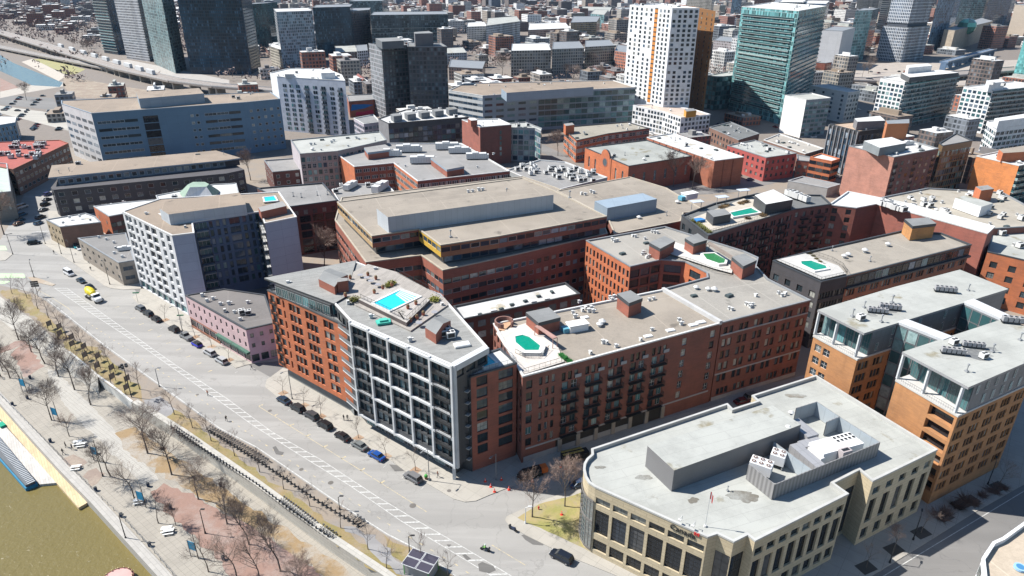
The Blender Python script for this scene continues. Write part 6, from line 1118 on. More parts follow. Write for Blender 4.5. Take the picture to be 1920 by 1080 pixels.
for x, y, rx in [(506, 770, .5), (774, 948, .7), (1168, 878, .4), (842, 920, .45), (565, 880, .5), (370, 740, .4), (620, 905, .6), (60, 508, .5)]:
    mb = MB(); c = P(x, y, .045 if x != 842 else .17); mb.poly([(c[0]+rx*math.cos(a), c[1]+rx*math.sin(a), c[2]) for a in [k*math.pi/7 for k in range(14)]]); tag(link('manhole_cover', mb.mesh('manhole_cover', [mat('plain', (0.12, 0.11, 0.10))], c), None, c), 'round dark iron manhole cover set in the road surface', 'manhole cover', 'manhole covers in the road')
for q in [[(512, 838), (518, 836), (524, 845), (532, 848), (530, 853), (518, 851)], [(895, 1058), (905, 1054), (925, 1062), (930, 1070), (915, 1076), (898, 1070)], [(865, 1040), (872, 1038), (882, 1048), (876, 1050)], [(836, 1021), (845, 1020), (842, 1026)], [(730, 870), (752, 872), (758, 882), (740, 884)], [(978, 1003), (990, 1002), (1020, 1018), (1018, 1023), (1000, 1020), (984, 1012)]]:
    struct('road_patch', q, .043, mat('asphalt', (0.12, 0.115, 0.11), p=10))
# ---------------------------------------------------------------- vehicles
TYRE = mat('plain', (0.02, 0.02, 0.02)); RIM = mat('paint', (0.4, 0.4, 0.42), .4, .6); CGL = mat('paint', (0.02, 0.025, 0.03), .06); HL = mat('paint', (0.7, 0.7, 0.68), .2); TLM = mat('paint', (0.35, 0.01, 0.01), .3)
def loft(mb, secs, m=0):
    n = len(secs[0])
    for a, c in zip(secs, secs[1:]):
        for k in range(n): mb.poly([a[k], a[(k+1) % n], c[(k+1) % n], c[k]], m)
    mb.poly(list(reversed(secs[0])), m); mb.poly(secs[-1], m)
def section(x, w, z0, z1): return [(x, -w*.9, z0), (x, w*.9, z0), (x, w, z0+.25), (x, w*.98, z1-.12), (x, w*.86, z1), (x, -w*.86, z1), (x, -w*.98, z1-.12), (x, -w, z0+.25)]
CARP = {'sedan': (4.7, .91, .95, 1.44, (-1.75, -1.05, .55, 1.35)), 'suv': (4.75, .95, 1.05, 1.72, (-2.2, -1.85, .55, 1.3)), 'hatch': (4.2, .88, .98, 1.5, (-1.95, -1.5, .55, 1.3)), 'pickup': (5.6, .98, 1.1, 1.85, (-.6, -.35, 1.0, 1.65)), 'van': (5.4, 1.0, 1.25, 2.15, (-2.65, -2.6, 1.3, 2.15))}
CM = {}
def car(kind, col, loc, ang, label, group=None, cat='car', name='parked_car', roofbars=False):
    L, w, zb, zt, (b0, r0, r1, b1) = CARP[kind]; h = L/2; pm = mat('paint', col, .28, .3 if sum(col) > .9 else .1)
    k = (kind, col)
    if k not in CM:
        bd = MB(); loft(bd, [section(-h, w*.8, .42, zb*.78), section(-h+.12, w*.93, .3, zb*.95), section(-h+.6, w, .24, zb), section(b1-.1, w, .24, zb), section(h-.45, w*.96, .26, zb*.86), section(h-.1, w*.86, .32, zb*.72), section(h, w*.7, .4, zb*.6)])
        if kind == 'pickup':
            bd.box(-h+.15, -w*.8, zb+.005, -.75, w*.8, zb+.012, 0)
            bd = bd; 
        gl = MB(); s0 = [(b0, -w*.88, zb-.03), (b0, w*.88, zb-.03), (r0, w*.72, zt-.06), (r0, -w*.72, zt-.06)]; s1 = [(b1, -w*.84, zb-.03), (b1, w*.84, zb-.03), (r1, w*.72, zt-.06), (r1, -w*.72, zt-.06)]
        loft(gl, [s0, s1]); rf = MB(); rf.prism([(r0-.05, -w*.73), (r1+.04, -w*.73), (r1+.04, w*.73), (r0-.05, w*.73)], zt-.09, zt, 0, 0, True)
        for f in (.0, .5, 1.0):   # pillars
            xb, xr = b0+(b1-b0)*f, r0+(r1-r0)*f
            for s in (-1, 1): rf.tube((xb, s*w*.865, zb-.05), (xr, s*w*.725, zt-.03), .05, .04, 0, 4, False)
        wh = MB(); wh.tube((0, -.11, 0), (0, .11, 0), .33, .33, 0, 14); rim = MB(); rim.tube((0, -.118, 0), (0, .118, 0), .2, .2, 0, 10)
        lt_ = MB(); lt_.box(-.06, -.2, -.08, .06, .2, .08)
        CM[k] = (bd.mesh('body', [pm]), gl.mesh('windows', [CGL]), rf.mesh('roof', [pm if kind != 'hatch' else CGL]), wh.mesh('wheel', [TYRE]), rim.mesh('rim', [RIM]), lt_.mesh('headlight', [HL]), lt_.mesh('tail_light', [TLM]))
    ms_ = CM[k]; t = thing(name, label, cat, loc, ang, group)
    link('body', ms_[0], t); link('windows', ms_[1], t); link('roof', ms_[2], t)
    for x in (-L*.31, L*.31):
        for s in (-1, 1): q = link('wheel', ms_[3], t, (x, s*(w-.1), .33)); link('rim', ms_[4], q)
    for s in (-1, 1): link('headlight', ms_[5], t, (h-.08, s*w*.55, zb*.62)); link('tail_light', ms_[6], t, (-h+.06, s*w*.62, zb*.72))
    return t
SA = math.atan2(-.607, .795)
DK, BK, GYc, SV, WHc, BLc = (0.025, 0.027, 0.03), (0.012, 0.012, 0.014), (0.12, 0.125, 0.13), (0.42, 0.43, 0.44), (0.68, 0.68, 0.68), (0.01, 0.03, 0.22)
for x, y, k, c, lab in [(263, 578, 'suv', GYc, 'dark grey car parked first in line under the lavender apartments'), (278, 588, 'suv', DK, 'black car parked second in the line under the lavender apartments'), (293, 598, 'sedan', BK, 'glossy black car parked third in the line under the lavender apartments'),
        (326, 617, 'suv', DK, 'dark green black hatchback parked ahead of the grey pickup'), (349, 631, 'pickup', (0.16, 0.165, 0.17), 'grey pickup truck with a covered bed in front of the pink building'), (369, 645, 'hatch', (0.02, 0.03, 0.42), 'bright royal blue car parked behind the grey pickup'), (393, 661, 'suv', SV, 'silver car with a black sunroof before the pink building'), (415, 676, 'suv', SV, 'silver estate car with roof rails last before the pink corner'),
        (532, 750, 'sedan', (0.02, 0.035, 0.06), 'dark navy saloon parked first below the orange brick facade'), (558, 765, 'suv', DK, 'black people carrier parked second below the orange brick facade'), (584, 779, 'suv', (0.05, 0.05, 0.055), 'charcoal car parked third below the orange brick facade'), (609, 797, 'suv', BK, 'black car parked fourth below the orange brick facade'), (642, 818, 'sedan', BK, 'black saloon parked under the first white frame bay'), (674, 835, 'sedan', (0.14, 0.15, 0.15), 'grey saloon parked just ahead of the metallic blue one'), (706, 854, 'sedan', (0.01, 0.06, 0.25), 'metallic blue saloon parked below the white frame'), (774, 895, 'suv', (0.15, 0.15, 0.155), 'grey crossover parked alone near the corner lamp post')]:
    car(k, c, P(x, y, .6)[:2]+(.03,), SA+(math.pi if k != 'pickup' else math.pi), lab)
car('suv', (0.012, 0.016, 0.025), P(1053, 1043, .7)[:2]+(.03,), SA+math.pi+.05, 'dark navy estate car driving past the beige office', name='moving_car'); car('van', WHc, P(129, 511, .9)[:2]+(.03,), SA, 'white van driving ahead of two dark cars', cat='van', name='white_van')
car('sedan', (0.02, 0.035, 0.05), P(152, 526, .6)[:2]+(.03,), SA, 'dark blue car following behind the white van', name='moving_car'); car('sedan', BK, P(169, 538, .6)[:2]+(.03,), SA, 'black car just ahead of the yellow concrete mixer', name='moving_car')
car('suv', BK, P(64, 455, .6)[:2]+(.03,), .4, 'black car crossing the open junction at the left', name='moving_car'); car('hatch', (0.02, 0.25, 0.3), P(143, 462, .6)[:2]+(.03,), -.9, 'turquoise car tucked behind the brown brick building'); car('hatch', WHc, P(149, 465, .6)[:2]+(.03,), -.9, 'white car nosing out beside the turquoise one')
for x, y, k, c, a_, lab in [(41, 388, 'van', WHc, 1.25, 'white box van in the shaded side road at the left'), (41, 402, 'suv', (0.03, 0.12, 0.2), 1.3, 'blue car parked behind the white box van'), (38, 412, 'hatch', (0.03, 0.1, 0.14), 1.3, 'teal blue car below the box van'), (35, 419, 'sedan', (0.12, 0.07, 0.05), 1.3, 'brown car at the kerb below the teal one'), (90, 364, 'suv', (0.05, 0.06, 0.16), 1.35, 'purple blue car at the head of the slate building row'), (88, 374, 'sedan', DK, 1.35, 'black car second in the slate building row'), (85, 383, 'suv', BK, 1.35, 'black car third in the slate building row'), (81, 393, 'sedan', GYc, 1.35, 'grey car fourth in the slate building row'), (76, 407, 'suv', DK, 1.35, 'dark car by the traffic light near the slate building'), (72, 418, 'hatch', (0.05, 0.12, 0.2), 1.35, 'small blue car waiting at the crossing'),
        (7, 206, 'sedan', GYc, -.05, 'grey car on the pale highway, farthest left'), (33, 207, 'sedan', BK, -.05, 'black car on the pale highway behind the grey one'), (1392, 752, 'sedan', (0.1, 0.02, 0.025), .36, 'dark red car glimpsed in the alley behind the beige office'), (1411, 743, 'suv', GYc, .36, 'grey car glimpsed in the alley beside the dark red one'), (1088, 906, 'sedan', (0.03, 0.06, 0.12), .36, 'dark car half hidden by the rounded glass corner')]:
    car(k, c, P(x, y, .6)[:2]+(.03,), a_, lab, name='distant_car' if y < 300 else 'parked_car')
car('van', (0.02, 0.022, 0.022), P(992, 888, 1.0)[:2]+(.03,), .38+math.pi, 'black delivery van with pale roof bars in the shade by the red corner block', cat='van', name='delivery_van')
mb = MB(); mb.box(-2.4, -1.0, .9, 2.4, 1.0, 2.6); t = thing('utility_truck', 'black utility truck with yellow ladders on its roof, parked in the shaded alley', 'truck', P(1072, 864, 0)[:2]+(.03,), .36); link('body', mb.mesh('body', [mat('paint', BK)]), t); mb = MB(); mb.box(2.4, -.95, .5, 3.9, .95, 2.1); link('cab', mb.mesh('cab', [mat('paint', BK)]), t)
for s in (-.5, .5):
    mb = MB(); mb.box(-2.5, s-.2, 2.62, 2.6, s-.14, 2.72); mb.box(-2.5, s+.14, 2.62, 2.6, s+.2, 2.72)
    for k in range(14): mb.box(-2.4+.36*k, s-.14, 2.64, -2.34+.36*k, s+.14, 2.70)
    link('ladder', mb.mesh('ladder', [mat('paint', (0.4, 0.33, 0.1))]), t)
for x in (-1.7, 2.7):
    for s in (-.9, .9): mb = MB(); mb.tube((0, -.13, 0), (0, .13, 0), .42, .42, 0, 12); link('wheel', mb.mesh('wheel', [TYRE]), t, (x, s, .42))
t = thing('trailer', 'orange boxy trailer parked behind the black delivery van', 'trailer', P(1014, 887, 0)[:2]+(.03,), .36); mb = MB(); mb.box(-1.4, -.85, .5, 1.4, .85, 1.7); mb.prism([(-1.3, -.75), (1.3, -.75), (1.3, .75), (-1.3, .75)], 1.7, 1.85); link('body', mb.mesh('body', [mat('paint', (0.50, 0.13, 0.03))]), t)
for s in (-.8, .8): mb = MB(); mb.tube((0, -.1, 0), (0, .1, 0), .33, .33, 0, 10); link('wheel', mb.mesh('wheel', [TYRE]), t, (0, s, .33))
mb = MB(); mb.tube((1.4, 0, .5), (2.4, 0, .45), .05, .05); link('drawbar', mb.mesh('drawbar', [BLK]), t)
# concrete mixer truck
t = thing('mixer_truck', 'concrete mixer truck with a bright yellow drum and white cab on the road', 'truck', P(176, 562, 0)[:2]+(.03,), SA)
mb = MB(); mb.box(-4.2, -.5, .85, 3.6, .5, 1.15); mb.box(-3.9, -1.15, .9, -2.9, 1.15, 1.3); link('chassis', mb.mesh('chassis', [mat('plain', (0.45, 0.45, 0.44))]), t)
mb = MB(); prof = [(-3.6, .55, 3.35), (-3.0, .95, 3.15), (-1.8, 1.28, 2.85), (-.4, 1.3, 2.6), (.9, 1.0, 2.4), (1.5, .55, 2.3)]
for (x0, r0, z0), (x1, r1, z1) in zip(prof, prof[1:]): mb.tube((x0, 0, z0), (x1, 0, z1), r0, r1, 0, 16, False)
mb.tube((1.45, 0, 2.3), (1.6, 0, 2.28), .55, .3, 0, 16); mb.tube((-3.75, 0, 3.4), (-3.6, 0, 3.35), .45, .55, 0, 16); link('drum', mb.mesh('drum', [mat('paint', (0.62, 0.50, 0.02), .4)], smooth=True), t)
mb = MB(); loft(mb, [section(1.7, 1.15, .9, 2.7), section(1.8, 1.2, .8, 2.9), section(3.0, 1.2, .8, 2.85), section(3.35, 1.15, .8, 2.1), section(4.4, 1.0, .7, 1.75), section(4.6, .9, .7, 1.6)]); cb_ = link('cab', mb.mesh('cab', [mat('paint', WHc, .35)]), t)
mb = MB(); mb.poly([(3.04, -1.0, 2.78), (3.04, 1.0, 2.78), (3.40, .95, 2.12), (3.40, -.95, 2.12)][::-1]); mb.box(2.0, -1.225, 2.0, 2.9, 1.225, 2.65); link('windscreen', mb.mesh('windscreen', [CGL]), cb_)
mb = MB(); mb.box(-4.4, -.6, 1.2, -3.6, .6, 3.0); mb.tube((-4.0, 0, 2.2), (-4.9, 0, 1.3), .25, .3); link('chute', mb.mesh('chute', [mat('paint', (0.5, 0.4, 0.05))]), t)
for x in (-3.3, -2.0, -.7, 3.6):
    for s in (-.95, .95): mb = MB(); mb.tube((0, -.16, 0), (0, .16, 0), .5, .5, 0, 14); link('wheel', mb.mesh('wheel', [TYRE]), t, (x, s, .5))
# ---------------------------------------------------------------- people
def skin_mesh(verts, edges, rad, cols):
    me = bpy.data.meshes.new('person'); me.from_pydata(verts, edges, []); o = bpy.data.objects.new('tmp', me); COL.objects.link(o)
    md = o.modifiers.new('s', 'SKIN'); sv = me.skin_vertices[0].data
    for i, r in enumerate(rad): sv[i].radius = (r, r*.85) if i != 0 else (r, r*.7)
    sv[0].use_root = True; o.modifiers.new('u', 'SUBSURF').levels = 1
    dg = bpy.context.evaluated_depsgraph_get(); out = bpy.data.meshes.new_from_object(o.evaluated_get(dg)); bpy.data.objects.remove(o)
    out.materials.clear()
    for c in cols: out.materials.append(c)
    return out
SKN = mat('paint', (0.42, 0.25, 0.18), .6); HAIR = mat('paint', (0.04, 0.025, 0.02), .7)
def person_mesh(stride, top, legs, sit=False):
    V = [(0, 0, .95), (0, 0, 1.15), (0, 0, 1.38), (0, 0, 1.5), (.02, 0, 1.62), (.03, 0, 1.72)]; Rr = [.15, .145, .16, .06, .095, .08]; E = [(0, 1), (1, 2), (2, 3), (3, 4), (4, 5)]
    for s in (-1, 1):
        st = stride*s; b = len(V)
        if sit: V += [(.12, s*.12, .92), (.48, s*.18, .88), (.35, s*.2, .48), (.48, s*.2, .42)]
        else: V += [(0, s*.1, .9), (st*.45+.04, s*.1, .5), (st*.9-.03, s*.1, .08), (st*.9+.17, s*.11, .04)]
        Rr += [.10, .07, .045, .04]; E += [(0, b), (b, b+1), (b+1, b+2), (b+2, b+3)]
        b = len(V)
        if sit: V += [(0, s*.2, 1.42), (.22, s*.27, 1.2), (.5, s*.25, 1.15)]
        else: V += [(0, s*.2, 1.42), (-st*.25, s*.25, 1.14), (-st*.45+.1, s*.25, .92)]
        Rr += [.07, .048, .035]; E += [(2, b), (b, b+1), (b+1, b+2)]; w = V[b+2]
        for k, (dx, dy, dz, L) in enumerate([(.03, .05*s, .0, .07), (.035, .02, -.1, .15), (.015, .008, -.1, .165), (-.01, -.004, -.1, .155), (-.035, -.015, -.1, .13)]):
            n = len(V); V.append((w[0]+dx, w[1]+dy*.6, w[2]+dz*.9)); Rr.append(.011); E.append((b+2, n)); V.append((w[0]+dx*1.2+.02, w[1]+dy*.6, w[2]+dz*1.5-.02)); Rr.append(.009); E.append((n, n+1))
    me = skin_mesh(V, E, Rr, [top, legs, SKN, HAIR])
    for p in me.polygons:
        z = p.center.z; y = abs(p.center.y); x = p.center.x
        hand = (z < .93 and y > .19 and not sit) or (sit and x > .5 and z > 1.0)
        p.material_index = 3 if z > 1.68 or (z > 1.6 and x < 0) else 2 if (z > 1.5 or hand) else (1 if z < .95 else 0)
    return me
PM = {}
def person(loc, ang, label, stride=.4, top=(0.02, 0.02, 0.025), legs=(0.03, 0.035, 0.05), sit=False):
    k = (stride, top, legs, sit)
    if k not in PM: PM[k] = person_mesh(stride, mat('paint', top, .8), mat('paint', legs, .8), sit)
    o = link('person', PM[k], None, loc, ang); return tag(o, label, 'person')
person(P(425, 790, 0)[:2]+(.03,), 2.4, 'person in dark clothes striding across the cycle lane', .45); person(P(102, 477, 0)[:2]+(.16,), 1.2, 'person in black walking on the pavement below the brown building', .35)
person(P(171, 508, 0)[:2]+(.16,), 2.2, 'person in dark coat walking past the low grey brick building', .4); person(P(472, 693, 0)[:2]+(.03,), .3, 'person in black crossing at the pink building corner', .35, (0.03, 0.03, 0.04), (0.1, 0.1, 0.13))
person(P(645, 789, 0)[:2]+(.16,), 1.0, 'left of two people in black standing under the canopy', .1); person(P(652, 789, 0)[:2]+(.16,), 2.0, 'right of two people in black standing under the canopy', .12, (0.03, 0.03, 0.03), (0.02, 0.02, 0.02)); person(P(821, 896, 0)[:2]+(.16,), .5, 'person in a brown jacket near the corner lamp post', .3, (0.15, 0.06, 0.04))
person(P(124, 839, -3)[:2]+(-2.98,), .5, 'person in black standing with others near the white tables', .15); person(P(136, 843, -3)[:2]+(-2.98,), 3.4, 'person in a navy jacket facing the others by the white tables', .15, (0.02, 0.03, 0.07)); person(P(119, 852, -3)[:2]+(-2.98,), 1.2, 'person in black leaning toward the path below the other two', .35, (0.03, 0.03, 0.03), (0.08, 0.08, 0.09)); person(P(2, 710, -3)[:2]+(-2.98,), 0, 'person in dark clothes at the left edge of the promenade', .3)
person(P(1, 707, -3)[:2]+(-2.98,), 1, 'companion walking close beside the person at the left edge', .3, (0.08, 0.03, 0.03))
person(P(390, 742, 0)[:2]+(.04,), 1, 'cyclist like figure in orange standing in the white buffer stripes', .2, (0.35, 0.12, 0.05)); 
mcp = P(910, 1033, 0)[:2]+(.03,)
def moto(loc, ang, label, col):
    t = thing('motorcycle', label, 'motorcycle', loc, ang)
    for x in (-.7, .75):
        mb = MB(); mb.tube((0, -.08, 0), (0, .08, 0), .32, .32, 0, 14); link('wheel', mb.mesh('wheel', [TYRE]), t, (x, 0, .32))
    mb = MB(); loft(mb, [section(-.75, .12, .6, .85), section(-.2, .16, .45, .82), section(.3, .2, .4, .98), section(.65, .14, .6, .95)]); link('body', mb.mesh('body', [mat('paint', col, .3)]), t)
    mb = MB(); mb.tube((.75, 0, .3), (.5, 0, 1.05), .05, .04); mb.tube((.5, -.35, 1.08), (.5, .35, 1.08), .025, .025); link('handlebar', mb.mesh('handlebar', [BLK]), t); mb = MB(); mb.box(-.95, -.25, .7, -.65, .25, 1.05); link('top_case', mb.mesh('top_case', [BLK]), t)
moto(mcp, SA+math.pi+.3, 'dark touring motorcycle carrying a rider in a green vest', (0.03, 0.04, 0.06)); r_ = person((mcp[0], mcp[1], mcp[2]-.1), SA+math.pi+.3, 'rider in a fluorescent green vest and white helmet on the motorcycle', 0, (0.25, 0.55, 0.12), (0.02, 0.02, 0.03), True)
mb = MB(); mb.ball((.02, 0, 1.68), .16, 0, 10, 6); link('helmet', mb.mesh('helmet', [mat('paint', (0.55, 0.6, 0.6), .3)], smooth=True), r_)
moto(P(962, 995, 0)[:2]+(.03,), SA, 'black scooter parked at the kerb by the lawn corner', (0.02, 0.03, 0.06))
# ---------------------------------------------------------------- rooftop equipment
WM2 = mat('paint', (0.55, 0.55, 0.54), .5); GM2 = mat('paint', (0.25, 0.26, 0.27), .5)
def k_vent():
    mb = MB(); mb.box(-.35, -.3, 0, .35, .3, .55); mb.box(-.45, -.28, .55, .2, .28, .95); mb.box(.25, -.2, .5, .75, .2, .7); mb.box(-.46, -.2, .62, -.45, .2, .88, 1); return mb.mesh('roof_vent', [WM2, BLK])
def k_fan():
    mb = MB(); mb.tube((0, 0, 0), (0, 0, .6), .45, .45, 0, 10); mb.tube((0, 0, .55), (0, 0, .75), .75, .8, 0, 12); mb.tube((0, 0, .75), (0, 0, 1.15), .8, .25, 0, 12); return mb.mesh('roof_fan', [WM2])
def k_sky():
    mb = MB(); mb.box(-1.1, -.6, 0, 1.1, .6, .25); mb.box(-1.0, -.5, .25, 1.0, .5, .32, 1); return mb.mesh('skylight', [WM2, mat('paint', (0.7, 0.72, 0.74), .2)])
def k_dark():
    mb = MB(); mb.box(-.9, -.6, 0, .9, .6, .5); mb.box(-.8, -.5, .5, .8, .5, .62, 0); return mb.mesh('roof_hatch', [mat('plain', (0.05, 0.07, 0.075))])
def k_pipe():
    mb = MB(); mb.tube((0, 0, 0), (0, 0, 1.6), .1, .1, 0, 6); mb.tube((0, 0, 1.5), (0, 0, 1.75), .28, .2, 0, 8); mb.box(-.3, -.3, 0, .3, .3, .3); return mb.mesh('vent_pipe', [GM2])
def k_cond():
    mb = MB(); mb.box(-.9, -.7, .3, .9, .7, 1.6)
    for x in (-.8, .7):
        for y in (-.6, .5): mb.box(x, y, 0, x+.1, y+.1, .3, 1)
    for x in (-.42, .42): mb.tube((x, 0, 1.59), (x, 0, 1.66), .36, .36, 1, 12)
    mb.box(-.7, -.72, .5, .7, -.70, 1.4, 1); return mb.mesh('condenser_unit', [WM2, BLK])
def k_row():
    mb = MB(); mb.box(-2.4, -.6, .35, 2.4, .6, .5, 1)
    for k in range(5): mb.box(-2.3+.95*k, -.55, .5, -1.55+.95*k, .55, 1.5, 0); mb.tube((-1.92+.95*k, 0, 1.5), (-1.92+.95*k, 0, 1.56), .3, .3, 1, 10)
    for x in (-2.2, 2.0): mb.box(x, -.5, 0, x+.15, .5, .35, 1)
    return mb.mesh('condenser_row', [mat('paint', (0.30, 0.30, 0.31)), BLK])
def k_ahu():
    mb = MB(); mb.box(-5, -1.5, .4, 5, 1.5, 3.0); mb.box(-2, -1.2, 3.0, 1.0, 1.2, 3.5); mb.box(5, -1.1, .6, 6.2, 1.1, 2.4)
    for k in range(9): mb.box(-4.8+1.1*k, -1.53, .6, -4.74+1.1*k, -1.5, 2.8, 1)
    for x in (-4.6, 4.2): mb.box(x, -1.4, 0, x+.3, 1.4, .4, 1)
    return mb.mesh('air_handler', [WM2, GM2])
def k_hut():
    mb = MB(); mb.box(-2.6, -1.3, 0, 2.6, 1.3, 1.9); mb.prism([(-2.8, -1.5), (2.8, -1.5), (2.8, 1.5), (-2.8, 1.5)], 1.9, 2.05); mb.box(-4.2, -1.0, 0, -2.6, 1.0, 1.3, 1); return mb.mesh('roof_cabin', [mat('paint', (0.7, 0.7, 0.7)), mat('paint', (0.1, 0.3, 0.4))])
KM = {}
KD = {'vent': (k_vent, 'small white gooseneck vent', 'vent'), 'fan': (k_fan, 'mushroom shaped metal roof fan', 'fan'), 'sky': (k_sky, 'flat white skylight', 'skylight'), 'dark': (k_dark, 'dark glazed roof hatch', 'roof hatch'), 'pipe': (k_pipe, 'upright grey vent pipe', 'vent pipe'), 'cond': (k_cond, 'boxy white condenser unit', 'air conditioner'), 'row': (k_row, 'rack of grey cooling units', 'air conditioner'), 'ahu': (k_ahu, 'long white air handling unit', 'air handler'), 'hut': (k_hut, 'white boxy cabin with a blue end', 'cabin')}
def put(kind, where, pts, z, s=1.0, ang=.36):
    f, desc, cat = KD[kind]
    if kind not in KM: KM[kind] = f()
    for p in pts:
        w = P(p[0], p[1], z); o = link(KM[kind].name.split('.')[0], KM[kind], None, w, ang+R.choice([0, 0, math.pi/2, .2]) if kind not in ('ahu', 'row', 'hut', 'sky') else ang+(p[2] if len(p) > 2 else 0)); sc = s*R.uniform(.9, 1.15); o.scale = (sc, sc, sc)
        n = len(pts); tag(o, '%s %s' % (desc, where), cat, ('%s %s' % (KM[kind].name.replace('_', ' ')+'s', where)) if n > 1 else None)
w = 'on the gravel roof of the long brick block'
put('vent', w, [(1144, 560), (1152, 559), (1147, 564), (1086, 568), (1074, 588), (1078, 596), (1098, 580), (1109, 580), (1104, 585), (1112, 586), (1092, 584), (1217, 564), (1225, 562), (1273, 602), (1277, 609), (1222, 620), (1201, 639), (1131, 644), (1137, 645), (1155, 651), (1107, 664)], 22.5)
put('fan', w, [(1124, 612), (1129, 607), (1327, 545), (1339, 546), (1305, 542)], 22.5); put('sky', w, [(1096, 596), (1215, 631), (1257, 620), (1299, 610), (1314, 605)], 22.5); put('hut', w, [(1082, 618)], 22.5, .9); put('dark', w, [(1301, 556), (1367, 556), (1212, 457), (1167, 477)], 22.5)
put('vent', 'on the grey roof near the firewall and bowed wing', [(1367, 580), (1372, 582), (1399, 572), (1404, 574), (1407, 577), (1410, 573), (1417, 556), (1459, 551), (1472, 553), (1466, 556), (1227, 437), (1222, 436), (1232, 438), (1191, 445), (1186, 444), (1152, 454), (1148, 451), (1157, 453), (1209, 449), (1206, 475), (1204, 478), (1212, 484), (1216, 482)], 22.5)
put('cond', 'behind the brick stair house near the white frame corner', [(831, 631), (836, 626), (845, 634)], 28.7); put('sky', 'on the ribbed grey roof of the waterfront block', [(866, 648)], 28.7, 1.6); put('vent', 'on the ribbed grey roof of the waterfront block', [(769, 640), (696, 596), (704, 507), (653, 570), (829, 574), (541, 533)], 28.7)
put('vent', 'on the tar roof of the pink building', [(380, 556), (389, 566), (414, 572), (430, 571), (422, 585), (452, 586), (440, 587), (451, 601), (465, 569), (400, 562)], 10.7, 1.1); put('cond', 'on the tar roof of the pink building', [(454, 589), (466, 590)], 10.7, .9)
put('vent', 'on the flat roof of the low grey brick building', [(186, 446), (200, 450), (214, 456), (217, 466), (215, 476), (230, 483)], 8.5); put('ahu', 'green tinted and short on the low grey brick building', [(236, 469)], 8.5, .45)
put('vent', 'on the pale roofs of the small brick buildings', [(131, 409), (119, 419), (170, 414), (150, 407), (217, 389), (245, 387), (209, 386), (232, 381), (197, 396)], 9.3); put('vent', 'on the school roof behind the tan office', [(760, 312), (895, 314), (925, 290), (700, 292)], 18.1)
put('ahu', 'on the roof of the orange brick double block', [(728, 293), (792, 306), (765, 285), (893, 298), (838, 280), (860, 287)], 18.0, 1.0, .1); put('ahu', 'on the annex roof by the tan office', [(657, 353, 1.2), (713, 357, 1.2)], 16.6, .9, .1)
put('cond', 'on the annex roof by the tan office', [(630, 362), (640, 350), (690, 350)], 16.6)
duct = [(R.uniform(968, 1118), 0) for _ in range(42)]; duct = [(x, 303+(x-968)*.14+R.uniform(0, 22)) for x, _ in duct]; put('cond', 'in the dense cluster of white ducts on the low building', duct, 16.0, 1.1)
put('fan', 'on the gravel roof of the corner pool block', [(1582, 483), (1590, 480), (1621, 473), (1664, 461), (1715, 447), (1734, 442)], 21.0, 1.1); put('pipe', 'on the gravel roof of the corner pool block', [(1631, 490), (1560, 470)], 21.0)
put('cond', 'in the row on the bright white brick wing roof', [(1652, 386), (1660, 388), (1668, 391), (1676, 394), (1684, 396), (1692, 398), (1656, 383), (1664, 385)], 23.5, 1.3); put('cond', 'on the roof pavilion of the dark brick block', [(1478, 367), (1486, 370), (1494, 373), (1502, 376), (1510, 379)], 24.2, 1.4)
put('row', 'on the left wing roof of the amber brick apartments', [(1645, 587, -.6), (1668, 581, -.6), (1772, 548, -.6)], 29.1, 1.0, .36); put('row', 'on the right wing roof of the amber brick apartments', [(1786, 664, -.6), (1824, 652, -.6), (1902, 607, -.6)], 29.1); put('cond', 'on the right wing roof of the amber brick apartments', [(1843, 672), (1787, 646)], 29.1, .9)
put('pipe', 'on the roofs of the amber brick apartments', [(1672, 568), (1652, 604), (1812, 697), (1598, 594), (1620, 577), (1860, 660), (1912, 638), (1815, 545)], 29.1, 1.1); put('cond', 'alone on the left wing roof of the amber brick apartments', [(1613, 600)], 29.1, .9)
put('pipe', 'on the pale roof of the beige office', [(1437, 800), (1364, 920)], 19.3 if False else 15.3, .7); put('fan', 'beside the plant screen of the beige office', [(1477, 805), (1483, 777)], 19.3, .8)
put('dark', 'along the low flat courtyard roof', [(985, 565), (1010, 556), (1035, 548), (940, 580), (960, 572), (900, 590)], 11.6, .7); put('sky', 'along the low flat courtyard roof', [(925, 582), (970, 575), (1000, 565), (1025, 560), (890, 592)], 11.6, .8)
put('cond', 'crowding the red painted warehouse roof', [(R.uniform(2, 84), 0)[:1]+(R.uniform(268, 300),) for _ in range(26)], 12.5, 1.3)
put('hut', 'on the tan roof near the brick hall', [(1292, 372)], 21, 1.2, .5); put('pipe', 'on the tan gravel roofs of the big office', [(950, 365), (1068, 372), (845, 445)], 26.7, 1.5)
put('vent', 'in a line on the tan gravel roofs of the big office', [(878, 361), (886, 360), (898, 358), (905, 357)], 26.7, 1.2); put('vent', 'in a line on the low tan wing roof', [(1090, 365), (1097, 366), (1108, 361), (1113, 363)], 20.7, 1.2)
put('cond', 'strewn over the cluttered pale roof at the right', [(R.uniform(1700, 1900), 0)[:1]+(R.uniform(368, 412),) for _ in range(22)], 19.4, 1.0); put('vent', 'on the painted red brick warehouse and nearby roofs', [(1430, 275), (1450, 280), (1400, 272)], 12.4)
put('ahu', 'on the gravel roof of the dusky pink block', [(1700, 272)], 24.4, .6); put('cond', 'on the roofs of the balcony towers at the right', [(1720, 128), (1735, 127), (1860, 160), (1880, 162)], 33, 1.3)
put('cond', 'on the teal roofed apartments behind the black glass block', [(775, 210), (800, 208), (825, 206)], 19.2, 1.0); put('vent', 'on the grey roof of the chequered panel apartments', [(583, 272), (590, 271), (622, 268), (626, 265), (668, 260), (673, 262)], 20.4, 1.3)
